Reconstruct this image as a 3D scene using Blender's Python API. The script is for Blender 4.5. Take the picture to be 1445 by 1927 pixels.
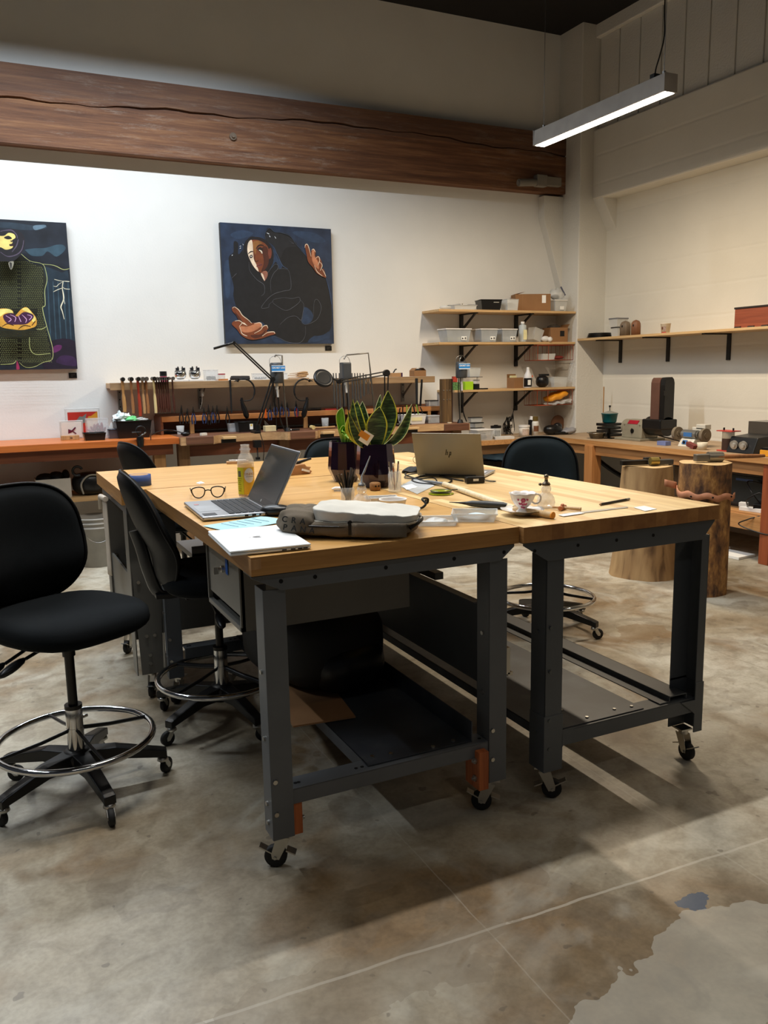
import bpy, math, random
from mathutils import Vector, Matrix
random.seed(7)
S = bpy.context.scene
COL = S.collection
for o in list(bpy.data.objects): bpy.data.objects.remove(o)

# ------------------------------------------------------------------ camera
FPX = 1560.0
YAW, PITCH, ROLL, CAMZ = 0.4478, 0.1677, -0.0183, 1.45
Fv = Vector((math.sin(YAW)*math.cos(PITCH), math.cos(YAW)*math.cos(PITCH), -math.sin(PITCH)))
Rh = Vector((math.cos(YAW), -math.sin(YAW), 0)); Uh = Rh.cross(Fv)
Rv = Rh*math.cos(ROLL) + Uh*math.sin(ROLL); Uv = -Rh*math.sin(ROLL) + Uh*math.cos(ROLL)
CAM = Vector((0, 0, CAMZ))
cd = bpy.data.cameras.new('camera'); cam = bpy.data.objects.new('camera', cd); COL.objects.link(cam)
cd.sensor_width = 36; cd.lens = 36*FPX/1927; cd.clip_start = .05; cd.clip_end = 60
cam.matrix_world = Matrix(((Rv.x, Uv.x, -Fv.x, 0), (Rv.y, Uv.y, -Fv.y, 0), (Rv.z, Uv.z, -Fv.z, CAMZ), (0, 0, 0, 1)))
S.camera = cam
# ------------------------------------------------------------------ world, lamps, exposure
S.view_settings.view_transform = 'Standard'
try: S.view_settings.look = 'None'
except Exception: pass
S.view_settings.gamma = 1; S.view_settings.use_curve_mapping = False
S.view_settings.exposure = 0.17
w = bpy.data.worlds.new('World'); S.world = w; w.use_nodes = True
w.node_tree.nodes['Background'].inputs[0].default_value = (.80, .86, 1, 1)
w.node_tree.nodes['Background'].inputs[1].default_value = 0.035
def area(name, loc, sx, sy, power, col, rot=(0, 0, 0), spread=180):
    l = bpy.data.lights.new(name, 'AREA'); l.shape = 'RECTANGLE'; l.size = sx; l.size_y = sy
    l.energy = power; l.color = col; l.spread = math.radians(spread)
    o = bpy.data.objects.new(name, l); COL.objects.link(o); o.location = loc; o.rotation_euler = rot; return o
WARM = (1, .82, .60); COOL = (.86, .93, 1)
# lamp tubes of the linear fixtures: (x, y, z, length, power, colour)
FIX = [(4.1, 4.936, 3.215, 1.36, 66, WARM), (4.1, 1.6, 3.215, 1.36, 17, WARM)]
for i, (x, y, z, L, p, c) in enumerate(FIX):
    area('tube_or_fill_lamp', (x, y, z-.064), .06, L, p, c)
area('tube_or_fill_lamp', (.5, 5.75, 4.35), 3.6, .07, 150, COOL, spread=150)
area('tube_or_fill_lamp', (1.3, 3.1, 4.5), 2.4, .07, 60, (1, .96, .90), spread=125)  # extra unseen lamp added to brighten the near tabletops
area('tube_or_fill_lamp', (.6, -1.0, 4.2), 2.4, .07, 12, (1, .95, .88), spread=125)  # unseen fill light added behind the camera for the front faces
area('tube_or_fill_lamp', (-2.2, 3.0, 4.4), .07, 2.6, 40, COOL, spread=130)

# ------------------------------------------------------------------ measuring helpers (pixel ray meets a real plane)
def ray(x, y):
    return Fv*FPX + Rv*(x-722.5) - Uv*(y-963.5)
def pz(x, y, z): d = ray(x, y); return CAM + d*((z-CAM.z)/d.z)
def py(x, y, Y): d = ray(x, y); return CAM + d*((Y-CAM.y)/d.y)
def px(x, y, X): d = ray(x, y); return CAM + d*((X-CAM.x)/d.x)
def proj(P):
    v = Vector(P)-CAM; k = v.dot(Fv); return 722.5+FPX*v.dot(Rv)/k, 963.5-FPX*v.dot(Uv)/k
def onY(x, Y, z):
    a, b = -3.0, 9.0
    for _ in range(40):
        m = (a+b)/2
        if proj((m, Y, z))[0] < x: a = m
        else: b = m
    return Vector((a, Y, z))
def onX(x, X, z):
    a, b = 1.0, 7.2
    for _ in range(40):
        m = (a+b)/2
        if proj((X, m, z))[0] > x: a = m
        else: b = m
    return Vector((X, a, z))

# ------------------------------------------------------------------ materials
def lin(c):
    return tuple(((v/255)/12.92 if v/255 <= .04045 else ((v/255+.055)/1.055)**2.4) for v in c)
MATS = {}
def newmat(name):
    m = bpy.data.materials.new(name); m.use_nodes = True; MATS[name] = m
    nt = m.node_tree; return m, nt, nt.nodes['Principled BSDF']
def N(nt, t, **kw):
    n = nt.nodes.new(t)
    for k, v in kw.items():
        if k in n.bl_rna.properties.keys(): setattr(n, k, v)
        else: n.inputs[k].default_value = v
    return n
def coords(nt, scale=(1, 1, 1), rot=(0, 0, 0), loc=(0, 0, 0)):
    tc = N(nt, 'ShaderNodeTexCoord'); mp = N(nt, 'ShaderNodeMapping'); nt.links.new(tc.outputs['Object'], mp.inputs['Vector'])
    mp.inputs['Scale'].default_value = scale; mp.inputs['Rotation'].default_value = rot; mp.inputs['Location'].default_value = loc; return mp.outputs[0]
def ramp(nt, fac, stops):
    r = N(nt, 'ShaderNodeValToRGB'); nt.links.new(fac, r.inputs[0]); e = r.color_ramp.elements
    while len(e) < len(stops): e.new(.5)
    for i, (p, c) in enumerate(stops): e[i].position = p; e[i].color = (*c, 1)
    return r.outputs[0]
def bump(nt, b, h, strength=.3, dist=.01):
    n = N(nt, 'ShaderNodeBump'); n.inputs['Strength'].default_value = strength; n.inputs['Distance'].default_value = dist
    nt.links.new(h, n.inputs['Height']); nt.links.new(n.outputs[0], b.inputs['Normal']); return n
def mixc(nt, fac, a, b, typ='MIX'):
    m = N(nt, 'ShaderNodeMix', data_type='RGBA', blend_type=typ)
    for k, v in ((0, fac), (6, a), (7, b)):
        if isinstance(v, (tuple, list)): m.inputs[k].default_value = (*v[:3], 1)
        elif isinstance(v, (int, float)): m.inputs[k].default_value = v
        else: nt.links.new(v, m.inputs[k])
    return m.outputs[2]
def mth(nt, op, a, b=None, c=None):
    m = N(nt, 'ShaderNodeMath', operation=op)
    for i, v in enumerate((a, b, c)):
        if v is None: continue
        if isinstance(v, (int, float)): m.inputs[i].default_value = v
        else: nt.links.new(v, m.inputs[i])
    return m.outputs[0]
def M(name, rgb=None, rough=.5, metal=0, var=.12, vs=8, bmp=0, bs=200, trans=0, alpha=1, coat=0, emit=0, ior=1.45, spec=None):
    """plain procedural material; rgb in 0..255"""
    if name in MATS: return MATS[name]
    m, nt, b = newmat(name); c = lin(rgb)
    v = coords(nt)
    n = N(nt, 'ShaderNodeTexNoise'); n.inputs['Scale'].default_value = vs; n.inputs['Detail'].default_value = 4; nt.links.new(v, n.inputs['Vector'])
    lo = tuple(x*(1-var) for x in c); hi = tuple(min(1, x*(1+var)) for x in c)
    nt.links.new(ramp(nt, n.outputs[0], [(.3, lo), (.7, hi)]), b.inputs['Base Color'])
    b.inputs['Roughness'].default_value = rough; b.inputs['Metallic'].default_value = metal
    b.inputs['Transmission Weight'].default_value = trans; b.inputs['Alpha'].default_value = alpha
    b.inputs['Coat Weight'].default_value = coat; b.inputs['IOR'].default_value = ior
    if spec is not None: b.inputs['Specular IOR Level'].default_value = spec
    if emit: b.inputs['Emission Color'].default_value = (*c, 1); b.inputs['Emission Strength'].default_value = emit
    if bmp:
        n2 = N(nt, 'ShaderNodeTexNoise'); n2.inputs['Scale'].default_value = bs; n2.inputs['Detail'].default_value = 3; nt.links.new(v, n2.inputs['Vector'])
        bump(nt, b, n2.outputs[0], bmp, .002)
    return m
def wood(name, c1, c2, axis=0, rough=.5, scale=1.0, c3=None, bmp=.15, coat=0):
    """grain running along axis (0 x, 1 y, 2 z) of the object's own coordinates"""
    if name in MATS: return MATS[name]
    m, nt, b = newmat(name)
    sc = [22*scale]*3; sc[axis] = 1.1*scale
    v = coords(nt, sc)
    n = N(nt, 'ShaderNodeTexNoise'); n.inputs['Scale'].default_value = 1; n.inputs['Detail'].default_value = 8; n.inputs['Roughness'].default_value = .65; n.inputs['Distortion'].default_value = .8
    nt.links.new(v, n.inputs['Vector'])
    sc2 = [120*scale]*3; sc2[axis] = 5*scale
    n2 = N(nt, 'ShaderNodeTexNoise'); n2.inputs['Scale'].default_value = 1; n2.inputs['Detail'].default_value = 4; nt.links.new(coords(nt, sc2), n2.inputs['Vector'])
    stops = [(.32, lin(c1)), (.68, lin(c2))]
    if c3: stops = [(.28, lin(c3))] + [(.42, lin(c1)), (.7, lin(c2))]
    col = ramp(nt, n.outputs[0], stops)
    col = mixc(nt, .35, col, ramp(nt, n2.outputs[0], [(.35, (.55, .5, .45)), (.6, (1, 1, 1))]), 'MULTIPLY')
    nt.links.new(col, b.inputs['Base Color']); b.inputs['Roughness'].default_value = rough; b.inputs['Coat Weight'].default_value = coat
    bump(nt, b, n2.outputs[0], bmp, .002)
    return m
def staves(name, cols, width=.045, length=.5, rough=.4):
    """butcher block: staves along y"""
    m, nt, b = newmat(name)
    v = coords(nt, (1/width, 1/length, 1))
    sx = N(nt, 'ShaderNodeSeparateXYZ'); nt.links.new(v, sx.inputs[0])
    ix = mth(nt, 'FLOOR', sx.outputs[0])
    off = mth(nt, 'MULTIPLY', mth(nt, 'SINE', mth(nt, 'MULTIPLY', ix, 12.9)), 3.7)
    iy = mth(nt, 'FLOOR', mth(nt, 'ADD', sx.outputs[1], off))
    cx = N(nt, 'ShaderNodeCombineXYZ'); nt.links.new(ix, cx.inputs[0]); nt.links.new(iy, cx.inputs[1])
    wn = N(nt, 'ShaderNodeTexWhiteNoise', noise_dimensions='2D'); nt.links.new(cx.outputs[0], wn.inputs['Vector'])
    k = len(cols); base = ramp(nt, wn.outputs[0], [(i/(k-1), lin(c)) for i, c in enumerate(cols)])
    g = N(nt, 'ShaderNodeTexNoise'); g.inputs['Scale'].default_value = 1; g.inputs['Detail'].default_value = 6; nt.links.new(coords(nt, (90, 4, 90)), g.inputs['Vector'])
    col = mixc(nt, .5, base, ramp(nt, g.outputs[0], [(.3, (.72, .64, .52)), (.6, (1, 1, 1))]), 'MULTIPLY')
    fx = mth(nt, 'FRACT', sx.outputs[0]); seam = mth(nt, 'LESS_THAN', fx, .035)
    col = mixc(nt, mth(nt, 'MULTIPLY', seam, .45), col, lin((120, 84, 44)))
    nt.links.new(col, b.inputs['Base Color']); b.inputs['Roughness'].default_value = rough
    bump(nt, b, g.outputs[0], .06, .002); return m

AUTO = {'bolt', 'bolt_hole', 'end_channel', 'suspension_wire', 'shelf_bolt', 'post', 'lever', 'top_frame', 'wire', 'handle', 'key', 'knob', 'strap', 'bracket', 'leaf', 'screw', 'dial', 'leg', 'cable_end', 'caliper_arm', 'divider', 'jar', 'label', 'foot', 'drawer_runner', 'lens', 'joint', 'nail', 'temple', 'end_cap', 'tack', 'stem_tip', 'grinding_wheel', 'buffing_wheel', 'stripe', 'shelf_rail'}
# ------------------------------------------------------------------ mesh builder
class MB:
    def __init__(s): s.v = []; s.f = []; s.mi = []; s.sm = []; s.T = Matrix.Identity(4)
    def add(s, vs, fs, m=0, smooth=False):
        b = len(s.v); s.v += [tuple(s.T @ Vector(p)) for p in vs]
        for f in fs: s.f.append([b+i for i in f]); s.mi.append(m); s.sm.append(smooth)
        return s
    def box(s, c, d, m=0, rz=0, R=None, taper=1.0):
        x, y, z = d[0]/2, d[1]/2, d[2]/2; R = R or Matrix.Rotation(rz, 4, 'Z'); c = Vector(c)
        vs = []
        for k in (-1, 1):
            t = 1 if k == 1 else taper
            for (i, j) in ((-1, -1), (1, -1), (1, 1), (-1, 1)): vs.append(c + (R @ Vector((i*x*t, j*y*t, k*z))))
        return s.add(vs, [(3, 2, 1, 0), (4, 5, 6, 7), (0, 1, 5, 4), (1, 2, 6, 5), (2, 3, 7, 6), (3, 0, 4, 7)], m)
    def bx(s, x0, x1, y0, y1, z0, z1, m=0): return s.box(((x0+x1)/2, (y0+y1)/2, (z0+z1)/2), (abs(x1-x0), abs(y1-y0), abs(z1-z0)), m)
    def cyl(s, p0, p1, r0, r1=None, n=16, m=0, caps=True):
        r1 = r0 if r1 is None else r1; p0 = Vector(p0); p1 = Vector(p1); d = (p1-p0).normalized()
        a = d.orthogonal().normalized(); b = d.cross(a)
        vs = [p + (a*math.cos(2*math.pi*i/n)+b*math.sin(2*math.pi*i/n))*r for p, r in ((p0, r0), (p1, r1)) for i in range(n)]
        s.add(vs, [(i, (i+1) % n, n+(i+1) % n, n+i) for i in range(n)], m, True)
        if caps: s.add(vs[:n], [tuple(range(n))[::-1]], m); s.add(vs[n:], [tuple(range(n))], m)
        return s
    def tube(s, pts, r, n=8, m=0, closed=False, flat=1.0):
        pts = [Vector(p) for p in pts]; K = len(pts); rr = r if isinstance(r, (list, tuple)) else [r]*K
        vs = []; a = None
        for i, p in enumerate(pts):
            q0 = pts[(i-1) % K] if (closed or i) else p; q1 = pts[(i+1) % K] if (closed or i < K-1) else p
            d = (q1-q0).normalized() if (q1-q0).length > 1e-9 else Vector((0, 0, 1))
            if a is None: a = d.orthogonal().normalized()
            a = (a-d*a.dot(d)); a = a.normalized() if a.length > 1e-6 else d.orthogonal().normalized()
            b = d.cross(a)
            vs += [p+(a*math.cos(2*math.pi*j/n)*flat+b*math.sin(2*math.pi*j/n))*rr[i] for j in range(n)]
        fs = [(i*n+j, i*n+(j+1) % n, ((i+1) % K)*n+(j+1) % n, ((i+1) % K)*n+j) for i in range(K if closed else K-1) for j in range(n)]
        s.add(vs, fs, m, True)
        if not closed: s.add(vs[:n], [tuple(range(n))[::-1]], m); s.add(vs[-n:], [tuple(range(n))], m)
        return s
    def lathe(s, prof, c=(0, 0, 0), n=24, m=0, smooth=True, A=None, sx=1, sy=1):
        c = Vector(c); vs = []; A = A or Matrix.Identity(4)
        for (r, z) in prof:
            for i in range(n):
                t = 2*math.pi*i/n; vs.append(c + A @ Vector((r*math.cos(t)*sx, r*math.sin(t)*sy, z)))
        K = len(prof)
        s.add(vs, [(k*n+i, k*n+(i+1) % n, (k+1)*n+(i+1) % n, (k+1)*n+i) for k in range(K-1) for i in range(n)], m, smooth)
        if prof[0][0] > 1e-5: s.add(vs[:n], [tuple(range(n))[::-1]], m)
        if prof[-1][0] > 1e-5: s.add(vs[-n:], [tuple(range(n))], m)
        return s
    def prism(s, poly, h0, h1, m=0, A=None):
        """polygon (x, y) extruded h0..h1 along local z, then A"""
        A = A or Matrix.Identity(4); n = len(poly)
        vs = [A @ Vector((x, y, h)) for h in (h0, h1) for (x, y) in poly]
        return s.add(vs, [tuple(range(n))[::-1], tuple(range(n, 2*n))] + [(i, (i+1) % n, n+(i+1) % n, n+i) for i in range(n)], m)
    def sph(s, c, r, n=16, k=10, m=0, A=None, e=1.0, e2=1.0):
        """ellipsoid / superellipsoid"""
        r = (r, r, r) if isinstance(r, (int, float)) else r; A = A or Matrix.Identity(4); c = Vector(c)
        sp = lambda v, p: math.copysign(abs(v)**p, v)
        vs = [c + A @ Vector((0, 0, -r[2]))]
        for i in range(1, k):
            ph = -math.pi/2+math.pi*i/k
            for j in range(n):
                t = 2*math.pi*j/n; cp = sp(math.cos(ph), e)
                vs.append(c + A @ Vector((r[0]*cp*sp(math.cos(t), e2), r[1]*cp*sp(math.sin(t), e2), r[2]*sp(math.sin(ph), e))))
        vs.append(c + A @ Vector((0, 0, r[2]))); L = len(vs)-1
        fs = [(0, 1+(j+1) % n, 1+j) for j in range(n)]
        for i in range(k-2): fs += [(1+i*n+j, 1+i*n+(j+1) % n, 1+(i+1)*n+(j+1) % n, 1+(i+1)*n+j) for j in range(n)]
        fs += [(1+(k-2)*n+j, 1+(k-2)*n+(j+1) % n, L) for j in range(n)]
        return s.add(vs, fs, m, True)
    def grid(s, fn, nu, nv, m=0, smooth=True, mfn=None):
        vs = [fn(i/nu, j/nv) for i in range(nu+1) for j in range(nv+1)]
        b = len(s.v); s.v += [tuple(s.T @ Vector(p)) for p in vs]
        for i in range(nu):
            for j in range(nv):
                q = [i*(nv+1)+j, (i+1)*(nv+1)+j, (i+1)*(nv+1)+j+1, i*(nv+1)+j+1]
                s.f.append([b+t for t in q]); s.mi.append(mfn(i, j) if mfn else m); s.sm.append(smooth)
        return s
    def islands(s):
        n = len(s.v); up = list(range(n))
        def fd(a):
            while up[a] != a: up[a] = up[up[a]]; a = up[a]
            return a
        for f in s.f:
            for q in f[1:]: up[fd(q)] = fd(f[0])
        box = {}
        for f in s.f:
            r = fd(f[0]); b = box.setdefault(r, [1e9]*3+[-1e9]*3)
            for q in f:
                for k in range(3): b[k] = min(b[k], s.v[q][k]); b[k+3] = max(b[k+3], s.v[q][k])
        ks = list(box); e = .0008; ch = True; g = {k: k for k in ks}
        while ch:
            ch = False
            roots = [k for k in ks if g[k] == k]
            for i, a in enumerate(roots):
                if g[a] != a: continue
                for b in roots[i+1:]:
                    if g[b] != b: continue
                    A, B = box[a], box[b]
                    if all(A[k]-e <= B[k+3] and B[k]-e <= A[k+3] for k in range(3)):
                        g[b] = a; box[a] = [min(A[k], B[k]) for k in range(3)]+[max(A[k+3], B[k+3]) for k in range(3)]; ch = True
        def top(k):
            while g[k] != k: k = g[k]
            return k
        out = {}
        for i, f in enumerate(s.f): out.setdefault(top(fd(f[0])), []).append(i)
        return list(out.values())
    def build(s, name, mat, parent=None, loc=None, bevel=0, solid=0, rot=None, seg=2, sub=0):
        if parent and name in AUTO:
            isl = s.islands()
            if len(isl) > 1:
                first = None
                for fi in isl:
                    t = MB(); mp = {}
                    for i in fi:
                        for q in s.f[i]:
                            if q not in mp: mp[q] = len(t.v); t.v.append(s.v[q])
                        t.f.append([mp[q] for q in s.f[i]]); t.mi.append(s.mi[i]); t.sm.append(s.sm[i])
                    o = t.build1(name, mat, parent, loc, bevel, solid, rot, seg, sub); first = first or o
                return first
        return s.build1(name, mat, parent, loc, bevel, solid, rot, seg, sub)
    def build1(s, name, mat, parent=None, loc=None, bevel=0, solid=0, rot=None, seg=2, sub=0):
        me = bpy.data.meshes.new(name); me.from_pydata(s.v, [], s.f); mats = mat if isinstance(mat, (list, tuple)) else [mat]
        for mm in mats: me.materials.append(mm)
        me.polygons.foreach_set('material_index', s.mi); me.polygons.foreach_set('use_smooth', s.sm); me.update()
        o = bpy.data.objects.new(name, me); COL.objects.link(o)
        if parent: o.parent = parent
        if loc is not None: o.location = loc
        if rot is not None: o.rotation_euler = rot
        if solid: md = o.modifiers.new('solid', 'SOLIDIFY'); md.thickness = solid; md.offset = 0
        if bevel: md = o.modifiers.new('bevel', 'BEVEL'); md.width = bevel; md.segments = seg; md.limit_method = 'ANGLE'; md.angle_limit = .6
        if sub: md = o.modifiers.new('sub', 'SUBSURF'); md.levels = sub; md.render_levels = sub
        return o
def thing(name, label, cat, loc=(0, 0, 0), rz=0, group=None):
    o = bpy.data.objects.new(name, None); COL.objects.link(o); o.empty_display_size = .05
    o.location = loc; o.rotation_euler = (0, 0, rz); tag(o, label, cat, group); return o
def tag(o, label, cat, group=None):
    o['label'] = label; o['category'] = cat
    if group: o['group'] = group
    return o
def struct(o): o['kind'] = 'structure'; return o
def note(o, label): o['label'] = label; return o
def dup(root, loc, rz, label, group=None, swap=None):
    r = root.copy(); COL.objects.link(r); r.location = loc; r.rotation_euler = (0, 0, rz); r['label'] = label
    if group: r['group'] = group
    def kids(src, dst):
        for ch in [c for c in bpy.data.objects if c.parent == src]:
            c = ch.copy(); COL.objects.link(c); c.parent = dst; kids(ch, c)
    kids(root, r); return r
def arc(c, r, a0, a1, n, ax='xy'):
    out = []
    for i in range(n+1):
        t = math.radians(a0+(a1-a0)*i/n); p = (r*math.cos(t), r*math.sin(t))
        v = {'xy': (p[0], p[1], 0), 'xz': (p[0], 0, p[1]), 'yz': (0, p[0], p[1])}[ax]; out.append(Vector(c)+Vector(v))
    return out
def smooth_pts(P, k=6, closed=False):
    P = [Vector(p) for p in P]; n = len(P); out = []
    rng = range(n if closed else n-1)
    for i in rng:
        p0 = P[(i-1) % n] if closed or i else P[0]; p1 = P[i]; p2 = P[(i+1) % n]; p3 = P[(i+2) % n] if closed or i+2 < n else P[-1]
        for j in range(k):
            t = j/k; out.append(.5*((2*p1)+(-p0+p2)*t+(2*p0-5*p1+4*p2-p3)*t*t+(-p0+3*p1-3*p2+p3)*t**3))
    if not closed: out.append(P[-1])
    return out
def text(body, size, mat, parent, A, name='lettering', depth=.0004, shear=0, align='CENTER', bold=0, sx=1):
    c = bpy.data.curves.new(name, 'FONT'); c.body = body; c.size = size; c.extrude = depth; c.align_x = align; c.align_y = 'CENTER'; c.shear = shear; c.offset = bold
    tmp = bpy.data.objects.new(name, c); COL.objects.link(tmp)
    dg = bpy.context.evaluated_depsgraph_get(); me = bpy.data.meshes.new_from_object(tmp.evaluated_get(dg))
    bpy.data.objects.remove(tmp)
    me.transform(A @ Matrix.Diagonal((sx, 1, 1, 1))); me.materials.clear(); me.materials.append(mat)
    o = bpy.data.objects.new(name, me); COL.objects.link(o)
    if parent: o.parent = parent
    return o
def frame3(o, x, y):
    """matrix with local x along x, local y along y"""
    x = Vector(x).normalized(); y = Vector(y); z = x.cross(y).normalized(); y = z.cross(x)
    return Matrix(((x.x, y.x, z.x, o[0]), (x.y, y.y, z.y, o[1]), (x.z, y.z, z.z, o[2]), (0, 0, 0, 1)))

# common materials
black = M('black_plastic', (16, 16, 17), .35); blackm = M('matte_black', (14, 14, 14), .7); fabric = M('black_fabric', (17, 20, 22), .95, bmp=.4, bs=900, spec=.15)
slate = M('dark_slate_fabric', (30, 37, 40), .95, bmp=.4, bs=900, spec=.15)
chrome = M('chrome', (205, 205, 205), .12, 1, .03); steel = M('steel', (150, 150, 150), .35, 1); dsteel = M('dark_steel', (58, 56, 54), .4, .9); alu = M('aluminium', (180, 182, 186), .35, 1, .03)
grey = M('grey_table_paint', (94, 97, 100), .42, var=.06); grey2 = M('dark_grey_table_paint', (80, 84, 88), .42, var=.06); drawergrey = M('warm_grey_enamel', (102, 100, 94), .4, var=.05)
rubber = M('rubber', (24, 23, 22), .7); wht = M('white_plastic', (228, 226, 222), .45, var=.03); paper = M('paper', (232, 232, 228), .9, var=.03)
clear = M('clear_plastic', (225, 228, 230), .12, trans=.0, alpha=.28, var=.03); glass = M('clear_glass', (250, 250, 250), .02, trans=1, var=0)
clear2 = M('frosted_plastic', (222, 224, 222), .35, alpha=.5, var=.05); card = M('cardboard', (140, 102, 66), .85, var=.08); card2 = M('light_cardboard', (165, 128, 88), .85, var=.08)
red = M('red_plastic', (170, 40, 40), .4); blue = M('blue_plastic', (40, 80, 150), .4); orange = M('orange_plastic', (215, 90, 25), .4)
pine = wood('pine', (188, 150, 102), (214, 180, 130), 0); piney = wood('pine_y', (178, 138, 90), (206, 168, 116), 1); pinez = wood('pine_z', (150, 108, 64), (186, 140, 88), 2)
# ================================================================== THE ROOM
WY, WX, PX, PY, CZ = 7.25, 5.88, 5.53, 6.90, 4.72
def wallmat(name, c, lines=None, bs=.25, axis=2, mott=.06):
    m, nt, b = newmat(name); v = coords(nt)
    n = N(nt, 'ShaderNodeTexNoise'); n.inputs['Scale'].default_value = 2.2; n.inputs['Detail'].default_value = 5; nt.links.new(v, n.inputs['Vector'])
    cc = lin(c); col = ramp(nt, n.outputs[0], [(.3, tuple(x*(1-mott) for x in cc)), (.7, cc)])
    f = N(nt, 'ShaderNodeTexNoise'); f.inputs['Scale'].default_value = 60; f.inputs['Detail'].default_value = 4; nt.links.new(v, f.inputs['Vector'])
    h = f.outputs[0]
    if lines:
        g = N(nt, 'ShaderNodeTexNoise'); g.inputs['Scale'].default_value = 9; g.inputs['Detail'].default_value = 5; nt.links.new(v, g.inputs['Vector'])
        sx = N(nt, 'ShaderNodeSeparateXYZ'); nt.links.new(v, sx.inputs[0])
        zz = mth(nt, 'ADD', sx.outputs[axis], mth(nt, 'MULTIPLY', mth(nt, 'SUBTRACT', g.outputs[0], .5), .016))
        fr = mth(nt, 'ABSOLUTE', mth(nt, 'SUBTRACT', mth(nt, 'FRACT', mth(nt, 'DIVIDE', zz, lines)), .5))
        ln = mth(nt, 'SMOOTH_MIN', mth(nt, 'MULTIPLY', mth(nt, 'SUBTRACT', .5, fr), 14), 1.0, .1)
        h = mth(nt, 'ADD', mth(nt, 'MULTIPLY', h, .35), mth(nt, 'ADD', mth(nt, 'MULTIPLY', g.outputs[0], 1.1), mth(nt, 'MULTIPLY', ln, 1.4)))
    nt.links.new(col, b.inputs['Base Color']); b.inputs['Roughness'].default_value = .75
    bump(nt, b, h, bs, .02 if lines else .006); return m
m_back = wallmat('painted_drywall', (226, 226, 222), bs=.12)
m_conc = wallmat('painted_board_formed_concrete', (222, 218, 206), lines=.27, bs=.10)
m_pill = wallmat('painted_rough_concrete', (216, 214, 206), bs=.6)
# floor
m, nt, b = newmat('sealed_concrete_floor'); v = coords(nt)
def nz(s, d=5, w=0, vv=None):
    n = N(nt, 'ShaderNodeTexNoise'); n.inputs['Scale'].default_value = s; n.inputs['Detail'].default_value = d; n.inputs['Distortion'].default_value = w; nt.links.new(vv or v, n.inputs['Vector']); return n.outputs[0]
base = ramp(nt, nz(.9, 6, .6), [(.36, lin((128, 110, 84))), (.46, lin((160, 149, 128))), (.60, lin((184, 178, 162)))])
brn = ramp(nt, nz(1.7, 6, 1.2), [(.52, (0, 0, 0)), (.66, (1, 1, 1))])
base = mixc(nt, mth(nt, 'MULTIPLY', brn, .6), base, lin((124, 95, 58)))
st = ramp(nt, nz(2.6, 3, .4), [(.575, (0, 0, 0)), (.585, (1, 1, 1)), (.63, (1, 1, 1)), (.64, (.35, .35, .35))])
base = mixc(nt, mth(nt, 'MULTIPLY', st, .30), base, lin((112, 100, 84)))
base = mixc(nt, .7, base, ramp(nt, nz(11, 10, .8), [(.32, (.58, .55, .50)), (.60, (1, 1, 1))]), 'MULTIPLY')
base = mixc(nt, .45, base, ramp(nt, nz(70, 6, .3), [(.3, (.62, .60, .57)), (.62, (1, 1, 1))]), 'MULTIPLY')
base = mixc(nt, mth(nt, 'MULTIPLY', ramp(nt, nz(1.3, 7, 2.2), [(.50, (0, 0, 0)), (.60, (1, 1, 1)), (.64, (0, 0, 0))]), .28), base, lin((196, 194, 182)))
sp = ramp(nt, nz(16, 2), [(.70, (0, 0, 0)), (.72, (1, 1, 1))])
base = mixc(nt, mth(nt, 'MULTIPLY', sp, .5), base, lin((84, 74, 62)))
sx = N(nt, 'ShaderNodeSeparateXYZ'); nt.links.new(v, sx.inputs[0]); wob = mth(nt, 'MULTIPLY', mth(nt, 'SUBTRACT', nz(5, 3), .5), .02)
def line(coord, at, wd, slope=0, other=None):
    q = mth(nt, 'ADD', coord, wob)
    if slope: q = mth(nt, 'ADD', q, mth(nt, 'MULTIPLY', other, slope))
    return mth(nt, 'LESS_THAN', mth(nt, 'ABSOLUTE', mth(nt, 'SUBTRACT', q, at)), wd)
X_, Y_ = sx.outputs[0], sx.outputs[1]
for (cc, at, wd, sl, ot, colr, k) in ((Y_, 1.70, .0045, .037, X_, (206, 200, 186), .42), (X_, 1.89, .003, 0, None, (190, 184, 170), .25), (X_, 1.075, .002, 0, None, (196, 190, 176), .2), (Y_, 4.9, .004, 0, None, (120, 108, 90), .5), (X_, 3.3, .004, 0, None, (120, 108, 90), .4)):
    base = mixc(nt, mth(nt, 'MULTIPLY', line(cc, at, wd, sl, ot), k), base, lin(colr))
# blue paint smears near the camera
def spot(cx, cy, rx, ry, thr, scale=22):
    dx = mth(nt, 'DIVIDE', mth(nt, 'SUBTRACT', X_, cx), rx); dy = mth(nt, 'DIVIDE', mth(nt, 'SUBTRACT', Y_, cy), ry)
    d = mth(nt, 'SQRT', mth(nt, 'ADD', mth(nt, 'MULTIPLY', dx, dx), mth(nt, 'MULTIPLY', dy, dy)))
    return mth(nt, 'LESS_THAN', mth(nt, 'ADD', d, mth(nt, 'MULTIPLY', nz(scale, 4), 2.0)), thr)
p = pz(1310, 1698, 0); base = mixc(nt, .85, base, base)
base = mixc(nt, mth(nt, 'MULTIPLY', spot(p.x, p.y, .075, .035, 1.75), .85), base, lin((52, 74, 100)))
for (x, y, rx, ry, t, k, cc) in ((715, 1650, .10, .09, 1.75, .35, (118, 104, 84)), (1005, 1640, .06, .08, 1.75, .4, (116, 100, 80)), (230, 1640, .12, .1, 1.8, .35, (120, 108, 92)), (640, 1870, .5, .12, 1.9, .35, (118, 104, 84)), (1210, 1190, .28, .16, 1.8, .5, (118, 92, 58))):
    p = pz(x, y, 0); base = mixc(nt, mth(nt, 'MULTIPLY', spot(p.x, p.y, rx, ry, t, 7), k), base, lin(cc))
p = pz(1330, 1850, 0)
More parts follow.
